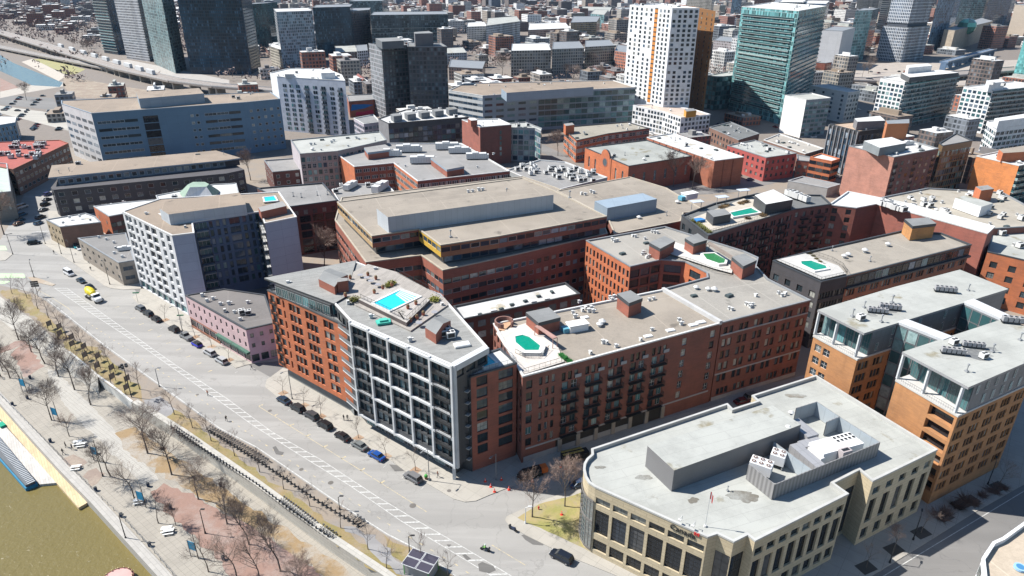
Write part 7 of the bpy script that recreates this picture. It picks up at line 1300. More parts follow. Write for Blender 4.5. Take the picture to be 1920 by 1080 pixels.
put('pipe', 'on the roof edge of the brick block behind the lavender tower', [(550, 368), (565, 370), (595, 366), (614, 365)], 19.5, 1.0); put('vent', 'on the brown gravel roof of the lavender apartments', [(275, 403), (348, 428), (371, 376)], 26.8 if True else 0, 1.1)
def clutter(foot, z, n, where, kinds=('vent', 'vent', 'pipe', 'fan', 'dark', 'cond'), seed=1, s=1.1):
    r5 = random.Random(seed); xs = [p[0] for p in foot]; ys = [p[1] for p in foot]; by = {}; q = offset(ccw(foot), 1.6); k = 0
    while k < n:
        p = (r5.uniform(min(xs), max(xs)), r5.uniform(min(ys), max(ys)))
        if not ingr(p, q): continue
        k += 1; by.setdefault(r5.choice(kinds), []).append(proj((p[0], p[1], z)))
    for kd, pp_ in by.items(): put(kd, where, pp_, z, s)
CL = {'bank': ('slate', 0)}
for key, z, n, where in [('glass_office', 25.4, 14, 'on the roof of the long glass office'), ('white_apartments', 35.5, 12, 'on the white stepped apartment roof'), ('blue_office', 29.6, 6, 'on the blue office roof'), ('slate_building', 15.8, 5, 'on the slate building roof'), ('glass_apartments', 18.9, 10, 'on the dark glass apartment roof'), ('long_brick_building', 12.5, 9, 'on the long brick building roof'),
        ('brick_hall', 13.5, 5, 'on the brick hall roof'), ('brick_warehouse', 13.9, 8, 'on the ribbed warehouse roof'), ('red_brick_warehouse', 12.4, 10, 'on the painted red warehouse roof'), ('white_podium', 15.3, 6, 'on the white podium roof'), ('white_tower', 78.4, 6, 'on top of the chequer tower'), ('teal_glass_tower', 76.4, 7, 'on top of the teal tower'), ('dark_glass_block', 25.4, 5, 'on the dark green glass block'),
        ('twin_tower', 51.1, 6, 'on top of the twin tower'), ('pink_brick_block', 24.4, 7, 'on the dusky pink block roof'), ('finned_black_block', 24.4, 5, 'on the finned black block roof'), ('orange_brick_corner', 17.4, 14, 'on the orange corner building roof'), ('cluttered_roof_building', 19.4, 22, 'around the cluttered pale roof'), ('domed_hall', 13.6, 4, 'on the domed hall roof'), ('office_wing', 20.6, 4, 'on the low tan wing roof edge'),
        ('white_lattice_block', 20.4, 8, 'on the bright white lattice block roof'), ('orange_brick_end', 19.4, 6, 'on the plain orange brick roof'), ('brown_brick_block', 21.4, 3, 'on the brown brick box roof'), ('glass_corner_block', 18.9, 5, 'on the green glazed block roof'), ('panel_apartments', 20.4, 6, 'on the chequered panel apartment roof'), ('tarred_building', 9.4, 10, 'on the black tarred roof'), ('low_sheds', 8.4, 10, 'on the pale low shed roof'), ('office_building', 15.3, 0, '')]:
    if n: clutter(FB[key], z, n, where, seed=len(key)+n)
# plant inside the screen on the beige office
def chill(px, nx, lab):
    t = thing('chiller', lab, 'chiller', P(px[0], px[1], 15.3), -.55); mb = MB(); mb.box(-1.3*nx/2, -1.3, .9, 1.3*nx/2, 1.3, 2.9); link('casing', mb.mesh('casing', [mat('paint', (0.6, 0.6, 0.6))]), t)
    for i in range(nx):
        for j in (0, 1):
            mb = MB(); mb.tube((0, 0, 0), (0, 0, .12), .5, .5, 0, 16); mb.tube((0, 0, .12), (0, 0, .15), .43, .43, 1, 16); mb.tube((0, 0, .15), (0, 0, .2), .14, .14, 0, 8); link('fan', mb.mesh('fan', [mat('paint', (0.6, 0.6, 0.6)), mat('plain', (0.12, 0.08, 0.07))]), t, (-1.3*nx/2+.65+1.3*i, -.62+1.24*j, 2.9))
    for x in (-1.3*nx/2+.1, 1.3*nx/2-.3):
        mb = MB(); mb.box(x, -1.2, 0, x+.2, 1.2, .9); link('leg', mb.mesh('leg', [GM2]), t)
chill((1424, 889), 3, 'white chiller with six round fans inside the grey roof screen'); chill((1456, 872), 2, 'white chiller with four round fans nearer the plant room')
t = thing('air_handler', 'huge white air handling unit with ten small fans inside the roof screen', 'air handler', P(1560, 856, 15.3), .36); mb = MB(); mb.box(-4.6, -1.9, .5, 5.2, 1.9, 3.2); mb.box(-5.4, -2.3, .5, -4.6, 1.2, 2.7); link('casing', mb.mesh('casing', [mat('paint', (0.68, 0.68, 0.67), .4)]), t)
for i in range(5):
    for j in range(2): mb = MB(); mb.tube((0, 0, 0), (0, 0, .1), .38, .38, 0, 12); mb.tube((0, 0, .1), (0, 0, .13), .31, .31, 1, 12); link('fan', mb.mesh('fan', [WM2, BLK]), t, (.9+.95*i, .3+.95*j, 3.2))
mb = MB(); mb.box(-1.2, -3.2, .3, 1.0, -1.9, 3.6); mb.box(-.9, -2.9, 3.6, .7, -2.2, 3.62, 1); link('intake_box', mb.mesh('intake_box', [mat('plain', (0.35, 0.31, 0.31)), BLK]), t)
GALV = mat('panel', (0.36, 0.36, 0.37), .4, .3, p=(1.2, 4)); t = thing('duct', 'big galvanised duct bending round the white air handler', 'duct', P(1510, 862, 15.3), .36)
mb = MB(); mb.box(-2.4, -5.0, .5, -.2, 2.2, 2.6); link('duct_leg', mb.mesh('duct_leg', [GALV]), t); mb = MB(); mb.box(-.2, .6, .52, 4.5, 2.6, 2.55); link('duct_leg', mb.mesh('duct_leg', [GALV]), t); mb = MB(); mb.box(2.2, 2.6, .6, 5.0, 8.2, 2.9); link('duct_leg', mb.mesh('duct_leg', [GALV]), t)
# flag on the beige office
t = thing('flagpole', 'slim flagpole with a red and white flag on the beige office roof', 'flagpole', P(1322, 987, 15.25), 0); mb = MB(); mb.tube((0, 0, 0), (0, 0, 7.6), .06, .04, 0, 6); mb.tube((0, 0, 0), (0, 0, .3), .3, .25, 0, 8); link('pole', mb.mesh('pole', [WM2]), t)
mb = MB(); S = [(0, 6.1), (.25, 6.2), (.45, 6.0), (.65, 6.05)]
for i in range(3):
    (x0, z0), (x1, z1) = S[i], S[i+1]; mb.poly([(x0*.7, -.1*i, z0-.3*i), (x1*.7, -.1*(i+1), z1-.3*(i+1)), (x1*.7, -.1*(i+1), z1+1.3-.25*i), (x0*.7, -.1*i, z0+1.4-.2*i)], 1 if i == 1 else 0)
link('flag', mb.mesh('flag', [REDM, WFR]), t)
for px in [(1278, 975), (1302, 986)]:
    t = thing('sign_lamp', 'curved arm spotlight leaning over the parapet above the lettering', 'lamp', P(px[0], px[1], 16.0), fang, 'spotlights over the lettering'); mb = MB(); mb.tube((0, .3, 0), (0, .1, .9), .05, .05); mb.tube((0, .1, .9), (0, -1.0, 1.0), .05, .05); mb.box(-.25, -1.3, .8, .25, -.9, 1.0); link('arm', mb.mesh('arm', [WM2]), t)
# ---------------------------------------------------------------- terrace furniture
def furniture():
    for x, y in [(676, 520), (688, 525), (696, 531), (709, 538), (786, 610), (815, 590)]:
        t = thing('patio_table', 'round grey patio table on the waterfront roof terrace', 'table', P(x, y, 29.05), 0, 'grey patio tables on the waterfront roof'); mb = MB(); mb.tube((0, 0, .7), (0, 0, .75), .75, .75, 0, 12); link('tabletop', mb.mesh('tabletop', [mat('paint', (0.25, 0.25, 0.27))]), t); mb = MB(); mb.tube((0, 0, 0), (0, 0, .7), .06, .06); link('leg', mb.mesh('leg', [GM2]), t)
    for x, y, z in [(657, 523, 29.05), (690, 517, 29.05), (705, 524, 29.05), (718, 542, 30), (735, 536, 30), (702, 550, 30), (780, 571, 30), (765, 579, 30), (794, 591, 29.05), (782, 598, 29.05), (770, 604, 29.05), (648, 556, 29.05)]:
        mb = MB(); mb.tube((0, 0, 0), (0, 0, .7), .3, .42, 0, 10); mb.ball((0, 0, .8), .4, 1, 6, 4); tag(link('plant_pot', mb.mesh('plant_pot', [mat('plain', (0.36, 0.12, 0.07)), mat('plain', (0.18, 0.12, 0.06))]), None, P(x, y, z)), 'terracotta pot with a dry plant on the waterfront roof terrace', 'plant pot', 'terracotta pots on the waterfront roof terrace')
    mb = MB(); mb.prism([(-1.5, -1), (1.4, -1.2), (1.7, .6), (-.2, 1.3), (-1.6, .8)], 0, .5); mb.prism([(-.9, -.6), (.9, -.7), (.8, .6), (-.8, .6)], .5, .9); tag(link('tarpaulin', mb.mesh('tarpaulin', [mat('plain', (0.05, 0.38, 0.30))]), None, P(719, 605, 28.8), .4), 'turquoise tarpaulin over furniture below the bright rooftop pool', 'tarpaulin')
    mb = MB(); mb.prism([(-1.8, -1.2), (1.8, -1.0), (1.4, 1.1), (-1.2, 1.4)], 0, .8); tag(link('tarpaulin', mb.mesh('tarpaulin', [mat('plain', (0.03, 0.18, 0.45))]), None, P(1311, 415, 24.1), .4), 'bright blue tarpaulin on the dark brick roof deck', 'tarpaulin')
    for x, y in [(1305, 392), (1352, 383), (1392, 370)]:
        t = thing('shade_canopy', 'pale square shade canopy on posts at the rim of the roof deck', 'canopy', P(x, y, 24.1), .3, 'shade canopies on the dark brick roof deck'); mb = MB(); mb.box(-2.2, -1.4, 2.8, 2.2, 1.4, 2.95); link('canopy_top', mb.mesh('canopy_top', [mat('plain', (0.4, 0.44, 0.5))]), t)
        for a in (-1.9, 1.9): mb = MB(); mb.box(a-.08, -.08, 0, a+.08, .08, 2.8); link('post', mb.mesh('post', [GM2]), t)
furniture()
# ---------------------------------------------------------------- bicycles
def bike_mesh():
    mb = MB()
    for x in (-.52, .52):
        for k in range(12):
            a, c = 2*math.pi*k/12, 2*math.pi*(k+1)/12; mb.tube((x+.33*math.cos(a), 0, .34+.33*math.sin(a)), (x+.33*math.cos(c), 0, .34+.33*math.sin(c)), .03, .03, 0, 4, False)
    for a, c in [((-.52, 0, .34), (-.05, 0, .4)), ((-.05, 0, .4), (.35, 0, .75)), ((-.05, 0, .4), (-.2, 0, .9)), ((.52, 0, .34), (.35, 0, 1.0)), ((-.52, 0, .34), (-.15, 0, .65))]: mb.tube(a, c, .035, .035, 1, 5)
    mb.tube((.35, -.28, 1.05), (.35, .28, 1.05), .025, .025, 0, 5); mb.box(-.32, -.07, .88, -.08, .07, .95, 0); mb.box(.45, -.16, .85, .65, .16, 1.05, 1); mb.box(-.75, -.06, .5, -.35, .06, .7, 0)
    return mb.mesh('bicycle', [BLK, mat('paint', (0.09, 0.09, 0.10), .5)])
BKM = bike_mesh()
def bikes(px, step, label, group, z=0.03, rows=1, prob=1.0, ang=0.0):
    for x, y, dx, dy in walk(XY(px, 0), step):
        if R.random() < prob: tag(link('bicycle', BKM, None, (x, y, z), math.atan2(dy, dx)+math.pi/2+ang+R.uniform(-.08, .08)), label, 'bicycle', group)
bikes([(392, 806), (412, 816), (480, 856), (500, 869)], .95, 'black shared bicycle docked in the row nearer the cycle lane, upper half', 'bicycles in the row nearer the cycle lane, upper half'); bikes([(500, 869), (560, 910), (600, 938), (676, 983)], 1.15, 'black shared bicycle docked in the row nearer the cycle lane, lower half', 'bicycles in the row nearer the cycle lane, lower half', prob=.3)
bikes([(326, 806), (345, 820), (372, 836)], 1.0, 'black shared bicycle docked along the top of the retaining wall, upper end', 'bicycles along the wall top, upper end'); bikes([(530, 940), (560, 962), (588, 984)], .8, 'black shared bicycle docked along the top of the retaining wall, lower cluster', 'bicycles along the wall top, lower cluster'); bikes([(604, 993), (630, 1010)], .9, 'black shared bicycle in the last short cluster on the wall top', 'bicycles in the last cluster on the wall top'); bikes([(668, 975), (680, 983)], .9, 'bicycle in the dark huddle ending the row nearer the cycle lane', 'bicycles ending the row')
def docks(px, step, label, group):
    mb = MB(); mb.box(-.15, -.12, 0, .15, .12, .75); mb.box(-.3, -.3, 0, .3, .3, .06); mb.box(-.1, -.14, .75, .1, .14, .85, 0); me = mb.mesh('bike_dock', [mat('paint', (0.04, 0.042, 0.045))])
    for x, y, dx, dy in walk(XY(px, 0), step): tag(link('bike_dock', me, None, (x, y, .02), math.atan2(dy, dx)), label, 'bike dock', group)
docks([(396, 812), (500, 876), (600, 944), (676, 990)], 1.3, 'stubby black docking post in the line nearer the cycle lane', 'docking posts nearer the cycle lane'); docks([(322, 803), (372, 838), (480, 909), (540, 955), (620, 1012)], 1.2, 'stubby black docking post in the line along the wall top', 'docking posts along the wall top')
# ---------------------------------------------------------------- street furniture
def lamp(loc, label, h=7, arm=1.6, ang=0, group=None, m=None, head=True, globe=False):
    m = m or GRY; t = thing('street_lamp', label, 'street lamp', loc, ang, group); mb = MB(); mb.tube((0, 0, 0), (0, 0, h), .11, .07, 0, 6); mb.tube((0, 0, 0), (0, 0, .5), .2, .16, 0, 8)
    if arm: mb.tube((0, 0, h-.1), (arm, 0, h+.35), .05, .05, 0, 5)
    link('pole', mb.mesh('pole', [m]), t); mb = MB()
    if globe: mb.tube((0, 0, h), (0, 0, h+.5), .15, .35, 0, 8)
    else: mb.box(arm-.1, -.15, h+.25, arm+.7, .15, h+.4)
    link('lamp_head', mb.mesh('lamp_head', [m]), t)
for x, y, lab in [(805, 901, 'tall lamp post on the pavement beside the grey crossover'), (548, 748, 'tall lamp post below the orange brick facade'), (342, 620, 'tall lamp post behind the dark hatchback at the lavender apartments'), (1024, 846, 'black lamp post in front of the shaded brick arcade, left'), (1103, 826, 'black lamp post in front of the shaded brick arcade, right'), (930, 900, 'black lamp post by the dark entrance steps')]: lamp(P(x, y, KERB), lab, 8.5 if x > 300 and x < 900 else 7, 1.6, SA-1.5)
for x, y, lab in [(262, 755, 'traffic mast'), ]: pass
for x, y in [(85, 457), (115, 476), (139, 492), (206, 533)]: lamp(P(x, y, KERB), 'dark lamp post with signals along the pavement of the low brick buildings', 8, 1.8, 2.4, 'lamp posts by the low brick buildings', BLK)
lamp(P(24, 476, KERB), 'dark lamp post on the rounded kerb island at the far left', 8, 1.5, 0, m=BLK); lamp(P(64, 520, KERB), 'dark traffic signal mast on the small triangular island', 6, 1.0, 2, m=BLK)
lamp(P(299, 725, 0), 'slim lamp post at the white edge line with its shadow on the cycle lane', 5.5, .8, 0); lamp(P(768, 1036, 0), 'short dark lamp post on the strip before the solar panels', 4, .5, 0, m=BLK); lamp(P(637, 955, 0), 'dark dock payment post with panel at the bicycle row', 3.2, .4, 0, m=BLK)
lamp(P(985, 981, KERB), 'pale sign post on the tip of the corner lawn', 4, .6, 0, m=WHT)
for x, y in [(1852, 908), (1712, 1012), (1668, 1055)]: lamp(P(x, y, KERB), 'dark lamp post in the shaded pavement along the right hand road', 6, 1.2, 1, 'lamp posts along the right hand road', BLK)
for x, y in [(193, 893), (385, 1000), (236, 1010)]: lamp(P(x, y, -3), 'slim promenade lamp among the bare trees', 6, 0.3, 0, 'promenade lamps', BLK)
# floodlight tree on the verge
t = thing('floodlight_mast', 'tall mast with a cluster of dark floodlights on the grass verge', 'floodlight', P(247, 745, 0), 0); mb = MB(); mb.tube((0, 0, 0), (0, 0, 9.5), .13, .09); link('pole', mb.mesh('pole', [BLK]), t)
for k in range(5): a = k*1.25; mb = MB(); mb.tube((0, 0, 9.2), (.8*math.cos(a), .8*math.sin(a), 9.3), .04, .04); mb.box(.8*math.cos(a)-.25, .8*math.sin(a)-.25, 9.1, .8*math.cos(a)+.25, .8*math.sin(a)+.25, 9.6); link('floodlight', mb.mesh('floodlight', [BLK]), t)
def panel(loc, ang, label, group, h=2.9):
    t = thing('display_panel', label, 'display panel', loc, ang, group)
    for s in (-.75, .75): mb = MB(); mb.box(s-.05, -.05, 0, s+.05, .05, h); link('post', mb.mesh('post', [BLK]), t)
    mb = MB(); mb.box(-.7, -.03, h-1.7, .7, .03, h-.1); mb.box(-.62, -.04, h-1.6, .62, -.031, h-.2, 1); link('panel', mb.mesh('panel', [mat('plain', (0.10, 0.095, 0.09)), mat('plain', (0.20, 0.17, 0.15))]), t)
for x, y in [(95, 617), (115, 635), (138, 655), (162, 676), (185, 696), (213, 717), (240, 737)]: panel(P(x, y, 0), SA+1.9, 'dark exhibition panel on two posts in the lower verge row', 'exhibition panels in the lower row')
for x, y in [(114, 622), (137, 642), (160, 660), (186, 678), (212, 700), (241, 721)]: panel(P(x, y, 0), SA+1.9, 'dark exhibition panel on two posts in the upper verge row', 'exhibition panels in the upper row')
t = thing('road_sign', 'black three panel direction sign on a post at the cycle path bend', 'sign', P(72, 556, 0), .2); mb = MB(); mb.tube((0, 0, 0), (0, 0, 5.5), .08, .08); link('post', mb.mesh('post', [BLK]), t)
for k in range(3): mb = MB(); mb.box(-1.2, -.05, 3.6+.75*k, 1.2, .05, 4.2+.75*k); link('panel', mb.mesh('panel', [BLK]), t)
for x, y, lab in [(259, 567, 'green street name sign near the first parked cars'), (342, 610, 'green street name sign on the post behind the hatchback')]:
    t = thing('street_sign', lab, 'sign', P(x, y, KERB), .1); mb = MB(); mb.tube((0, 0, 0), (0, 0, 3.6), .05, .05); link('post', mb.mesh('post', [GRY]), t); mb = MB(); mb.box(-1.0, -.03, 3.3, 1.0, .03, 3.7); link('panel', mb.mesh('panel', [mat('paint', (0.02, 0.28, 0.12))]), t)
for x, y, lab in [(47, 735, 'blue banner on a dark mast, highest up the promenade'), (107, 790, 'blue banner beside the tall leaning tree trunk'), (182, 865, 'blue banner near the white tables on the promenade'), (268, 950, 'blue banner at the start of the red brick path'), (365, 1045, 'blue banner lowest down the promenade')]:
    t = thing('banner', lab, 'banner', P(x, y, -3), SA+.3); mb = MB(); mb.tube((.9, 0, 0), (.9, 0, 6.3), .08, .06); link('mast', mb.mesh('mast', [BLK]), t)
    mb = MB(); mb.box(-.85, -.03, 1.9, .8, .03, 4.0); link('banner_cloth', mb.mesh('banner_cloth', [mat('paint', (0.02, 0.28, 0.48), .7)]), t); mb = MB(); mb.box(-.95, -.06, .0, -.85, .06, 4.1); link('side_post', mb.mesh('side_post', [GRY]), t)
def ptable(loc, ang, label):
    t = thing('picnic_table', label, 'picnic table', loc, ang, 'white picnic tables'); W_ = mat('paint', (0.65, 0.65, 0.63))
    mb = MB(); mb.box(-1, -.4, .7, 1, .4, .78); link('tabletop', mb.mesh('tabletop', [W_]), t)
    for s in (-.75, .75): mb = MB(); mb.box(-1, s-.15, .4, 1, s+.15, .46); link('seat', mb.mesh('seat', [W_]), t)
    for s in (-.7, .7): mb = MB(); mb.box(s-.05, -.8, .0, s+.05, .8, .4); mb.box(s-.05, -.06, .4, s+.05, .06, .7); link('leg', mb.mesh('leg', [W_]), t)
for x, y in [(147, 832), (153, 836), (143, 879), (261, 942), (317, 999), (313, 995)]: ptable(P(x, y, -3), SA+.9, ORD[[147, 153, 143, 261, 317, 313].index(x)]+' white picnic table down the promenade from the three standing people')
for x, y in [(24, 760), (95, 829), (180, 920), (228, 969), (281, 1024), (278, 912), (52, 748), (57, 710), (320, 954), (419, 1049), (414, 912)]:
    t = thing('litter_bin', 'small dark bin with a blue lid on the promenade paving', 'bin', P(x, y, -3), 0, 'dark bins on the promenade'); mb = MB(); mb.tube((0, 0, 0), (0, 0, .9), .3, .33, 0, 10); link('bin_body', mb.mesh('bin_body', [mat('paint', (0.02, 0.04, 0.09))]), t); mb = MB(); mb.tube((0, 0, .9), (0, 0, 1.0), .36, .3, 0, 10); link('lid', mb.mesh('lid', [BLK]), t)
# promenade chain fence: posts with a sagging chain
fp = XY([(-20, 722), (20, 762), (95, 838), (135, 880), (180, 926), (230, 972), (282, 1028), (330, 1085)], -3); t = thing('promenade_fence', 'low post and rail fence along the inner side of the quay coping', 'fence', (fp[0][0], fp[0][1], -3)); mb = MB(); mr = MB()
for x, y, dx, dy in walk(fp, 2.6):
    mb = MB(); mb.tube((x, y, -3), (x, y, -2.0), .05, .05, 0, 5); link('fence_post', mb.mesh('fence_post', [GRY], (fp[0][0], fp[0][1], -3)), t); mr.tube((x, y, -2.1), (x+dx*2.6, y+dy*2.6, -2.1), .02, .02, 0, 4); mr.tube((x, y, -2.5), (x+dx*2.6, y+dy*2.6, -2.5), .02, .02, 0, 4)
link('rail', mr.mesh('rail', [GRY], (fp[0][0], fp[0][1], -3)), t)
# solar roofed shelter
t = thing('solar_shelter', 'small shelter roofed with dark solar panels beside the path', 'shelter', P(790, 1072, 0), SA+.25); mb = MB(); mb.box(-2.6, -1.5, 0, 2.6, 1.5, 2.3); link('cabin', mb.mesh('cabin', [mat('plain', (0.3, 0.3, 0.3))]), t)
for i in range(2):
    for j in range(2): mb = MB(); mb.box(-2.9+2.9*i+.06, -2.1+2.1*j+.05, 2.7, -2.9+2.9*i+2.84, -2.1+2.1*j+2.05, 2.8); mb.box(-2.9+2.9*i+.16, -2.1+2.1*j+.15, 2.8, -2.9+2.9*i+2.74, -2.1+2.1*j+1.95, 2.82, 1); link('solar_panel', mb.mesh('solar_panel', [WFR, mat('paint', (0.06, 0.055, 0.075), .3)]), t)
mb = MB()
for x in (-2.6, 2.5):
    for y in (-1.8, 1.7): mb.box(x, y, 0, x+.12, y+.12, 2.7)
link('frame', mb.mesh('frame', [mat('paint', (0.1, 0.4, 0.1))]), t)
# construction cones, hydrant
mb = MB(); mb.tube((0, 0, 0), (0, 0, .9), .22, .06, 0, 8); mb.box(-.28, -.28, 0, .28, .28, .06); mb.tube((0, 0, .45), (0, 0, .6), .145, .115, 1, 8); CN = mb.mesh('traffic_cone', [mat('paint', (0.75, 0.06, 0.03)), WFR])
for x, y in [(910, 903), (920, 913), (927, 922), (940, 900), (954, 918), (998, 903), (1051, 876), (1060, 880), (1068, 872), (1053, 965)]: tag(link('traffic_cone', CN, None, P(x, y, KERB)), 'red orange traffic cone around the shaded alley mouth', 'traffic cone', 'traffic cones around the alley mouth')
mb = MB(); mb.tube((0, 0, 0), (0, 0, .7), .14, .14, 0, 8); mb.ball((0, 0, .72), .15, 0, 8, 4); mb.tube((-.22, 0, .5), (.22, 0, .5), .07, .07); tag(link('fire_hydrant', mb.mesh('fire_hydrant', [REDM]), None, P(1010, 955, KERB)), 'red fire hydrant behind the reddish tree on the lawn', 'fire hydrant')
t = thing('planter', 'green leafy planters beside the corner lamp post', 'planter', P(799, 898, KERB)); mb = MB(); mb.tube((0, 0, 0), (0, 0, .6), .3, .4, 0, 8); link('pot', mb.mesh('pot', [mat('plain', (0.25, 0.1, 0.06))]), t); mb = MB(); mb.ball((0, 0, .8), .45, 0, 7, 4); link('foliage', mb.mesh('foliage', [mat('plain', (0.05, 0.28, 0.05))]), t)
mb = MB(); mb.poly([(-1, -1, 0), (1, -1, 0), (1, 1, 0), (-1, 1, 0)]); PIT = mb.mesh('soil_pit', [mat('pavers', (0.26, 0.17, 0.11), col2=(0.33, 0.25, 0.18))]); 
mb = MB(); mb.poly([(-1, -1, 0), (1, -1, 0), (1, 1, 0), (-1, 1, 0)]); PITD = mb.mesh('soil_pit', [mat('pavers', (0.05, 0.045, 0.04), col2=(0.07, 0.06, 0.05))])
for x, y in [(531, 737), (570, 760), (602, 781), (672, 821), (724, 856), (779, 882), (310, 600), (366, 632), (397, 650), (430, 675)]: o = link('soil_pit', PIT, None, P(x, y, KERB+.01), SA); o['kind'] = 'structure'
for x, y in [(1676, 1030), (1727, 999), (1624, 1064), (1872, 912), (1770, 968), (1800, 946), (1820, 938)]: o = link('soil_pit', PITD, None, P(x, y, KERB+.01), .42); o['kind'] = 'structure'; o.scale = (1.7, 1.2, 1)
# ---------------------------------------------------------------- docks and boats
WD = mat('planks', (0.50, 0.39, 0.24), p=52); WD2 = mat('planks', (0.46, 0.44, 0.41), p=52)
def slab(name, label, cat, px, z0, z1, m):
    q = ccw(XY(px, z1)); mb = MB(); mb.prism(q, z0, z1, 0, 0, True); c = (q[0][0], q[0][1], z0); return tag(link(name, mb.mesh(name, [m], c), None, c), label, cat)
slab('floating_dock', 'long yellow timber floating dock along the granite quay', 'dock', [(-80, 694), (147, 952), (166, 941), (-60, 670)], -5.1, -4.3, WD); slab('floating_dock', 'grey weathered timber dock beside the long yellow one', 'dock', [(-60, 757), (75, 908), (107, 905), (0, 788), (-70, 708)], -5.1, -4.4, WD2)
t = thing('boathouse', 'dark blue rimmed floating pavilion with a ribbed grey roof', 'boat', P(40, 860, -4.9), 0); q = ccw(XY([(-20, 806), (0, 862), (46, 913), (69, 902), (20, 846), (0, 824)], -4.2)); q = ccw(XY([(-30, 826), (46, 912), (69, 902), (-10, 806)], -3.6)); c = t.location
mb = MB(); mb.prism(q, -5.1, -4.2, 0, 0, True); link('hull', mb.mesh('hull', [mat('plain', (0.02, 0.18, 0.32))], c), t); mb = MB(); mb.prism(offset(q, .25), -4.2, -3.6, 0, 0); link('roof', mb.mesh('roof', [mat('plain', (0.10, 0.11, 0.12))], c), t)
q0, q1, q2_, q3_ = q; mb = MB()
e0 = max(((q[i], q[(i+1) % 4]) for i in range(4)), key=lambda s: math.hypot(s[1][0]-s[0][0], s[1][1]-s[0][1])+(s[0][0]+s[1][0])*.5)
for x, y, dx, dy in walk([e0[0], e0[1]], .75, .4): mb.obox((x, y), math.atan2(dy, dx)+math.pi/2, .2, -.18, -3.6, 1.7, .18, -3.5)
link('roof_ribs', mb.mesh('roof_ribs', [mat('plain', (0.32, 0.34, 0.36))], c), t)
t = thing('round_boat', 'round red decked boat poking in at the bottom edge of the water', 'boat', P(221, 1093, -4.8), 0); mb = MB(); mb.tube((0, 0, -.4), (0, 0, .9), 2.6, 2.9, 0, 24); link('hull', mb.mesh('hull', [mat('plain', (0.12, 0.03, 0.03))]), t); mb = MB(); mb.tube((0, 0, .9), (0, 0, .95), 2.6, 2.6, 0, 24); link('deck', mb.mesh('deck', [mat('plain', (0.5, 0.3, 0.28))]), t)
mb = MB()
for k in range(16): a = k*math.pi/8; mb.box(2.65*math.cos(a)-.08, 2.65*math.sin(a)-.08, .9, 2.65*math.cos(a)+.08, 2.65*math.sin(a)+.08, 1.3)
link('rail_posts', mb.mesh('rail_posts', [mat('plain', (0.45, 0.38, 0.2))]), t)
tag(link('tarpaulin', (lambda m_: (m_.box(-1.1, -.6, 0, 1.1, .6, .5), m_)[1])(MB()).mesh('tarpaulin', [mat('plain', (0.0, 0.3, 0.18))]), None, P(4, 798, -4.3), SA), 'green tarpaulin cover on the upper end of the timber dock', 'tarpaulin')
# blue round vent and fence on the white rimmed terrace
t = thing('roof_vent', 'large blue rimmed round vent on the white terrace corner', 'vent', P(1912, 1066, 13.2), 0); mb = MB(); mb.tube((0, 0, 0), (0, 0, .4), .9, .9, 0, 18); link('rim', mb.mesh('rim', [mat('paint', (0.25, 0.42, 0.6))]), t); mb = MB(); mb.tube((0, 0, .4), (0, 0, .45), .6, .6, 0, 18); link('cap', mb.mesh('cap', [mat('paint', (0.05, 0.18, 0.35))]), t)
# ---------------------------------------------------------------- railway viaduct, trains, far city
def viaduct(px, z, w, label, name='viaduct', mm=None, wall=None):
    q = XY(px, z); c = (q[0][0], q[0][1], 0); t = thing(name, label, 'viaduct', c); mb = MB(); mr = MB()
    for i in range(len(q)-1):
        a, b_ = q[i], q[i+1]; L = math.hypot(b_[0]-a[0], b_[1]-a[1]); an = math.atan2(b_[1]-a[1], b_[0]-a[0]); mb.obox(a, an, 0, -w/2, z-1.5, L, w/2, z)
        for s in (-w/2, -w/6, w/6, w/2-.3): mr.obox(a, an, 0, s, z+.02, L, s+.3, z+(.9 if abs(s) > w/3 else .12))
        for k in range(int(L/25)+1): pb = MB(); pb.obox(a, an, k*25, -w/3, 0, k*25+2, w/3, z-1.5); link('pier', pb.mesh('pier', [mm or CR], c), t)
    link('deck', mb.mesh('deck', [mm or mat('plain', (0.24, 0.21, 0.19))], c), t); link('parapet', mr.mesh('parapet', [mat('plain', (0.42, 0.41, 0.40))], c), t)
viaduct([(-60, 42), (0, 60), (110, 93), (230, 128), (330, 150), (410, 160), (560, 172)], 8, 15, 'long curving railway viaduct crossing behind the blue office'); viaduct([(-60, 75), (0, 88), (60, 100), (200, 127), (300, 148)], 4, 8, 'lower rail bridge over the canal beside the long viaduct'); viaduct([(1400, 140), (1640, 150), (1920, 128), (2100, 120)], 5, 22, 'concrete rail approach crossing behind the right hand towers')
viaduct([(1770, 116), (1800, 108), (1862, 92)], 9, 9, 'blue sloping canopy bridge by the station', mm=mat('plain', (0.10, 0.16, 0.25)))
for k in range(9):
    x0, y0 = 115+k*21, 89+k*6.2; w_ = P(x0, y0, 8); mb = MB(); mb.box(-9, -1.5, .3, 9, 1.5, 3.8); mb.prism([(-8.6, -1.3), (8.6, -1.3), (8.6, 1.3), (-8.6, 1.3)], 3.8, 4.2); tag(link('rail_wagon', mb.mesh('rail_wagon', [mat('plain', (0.48, 0.49, 0.5))]), None, w_, math.atan2(P(x0+21, y0+6.2, 8)[1]-w_[1], P(x0+21, y0+6.2, 8)[0]-w_[0])), 'pale grey rail wagon in the train on the long viaduct', 'rail wagon', 'wagons of the train on the viaduct')
def _unused(pt, pol):
    x, y = pt; c = False; j = len(pol)-1
    for i in range(len(pol)):
        if (pol[i][1] > y) != (pol[j][1] > y) and x < (pol[j][0]-pol[i][0])*(y-pol[i][1])/(pol[j][1]-pol[i][1])+pol[i][0]: c = not c
        j = i
    return c
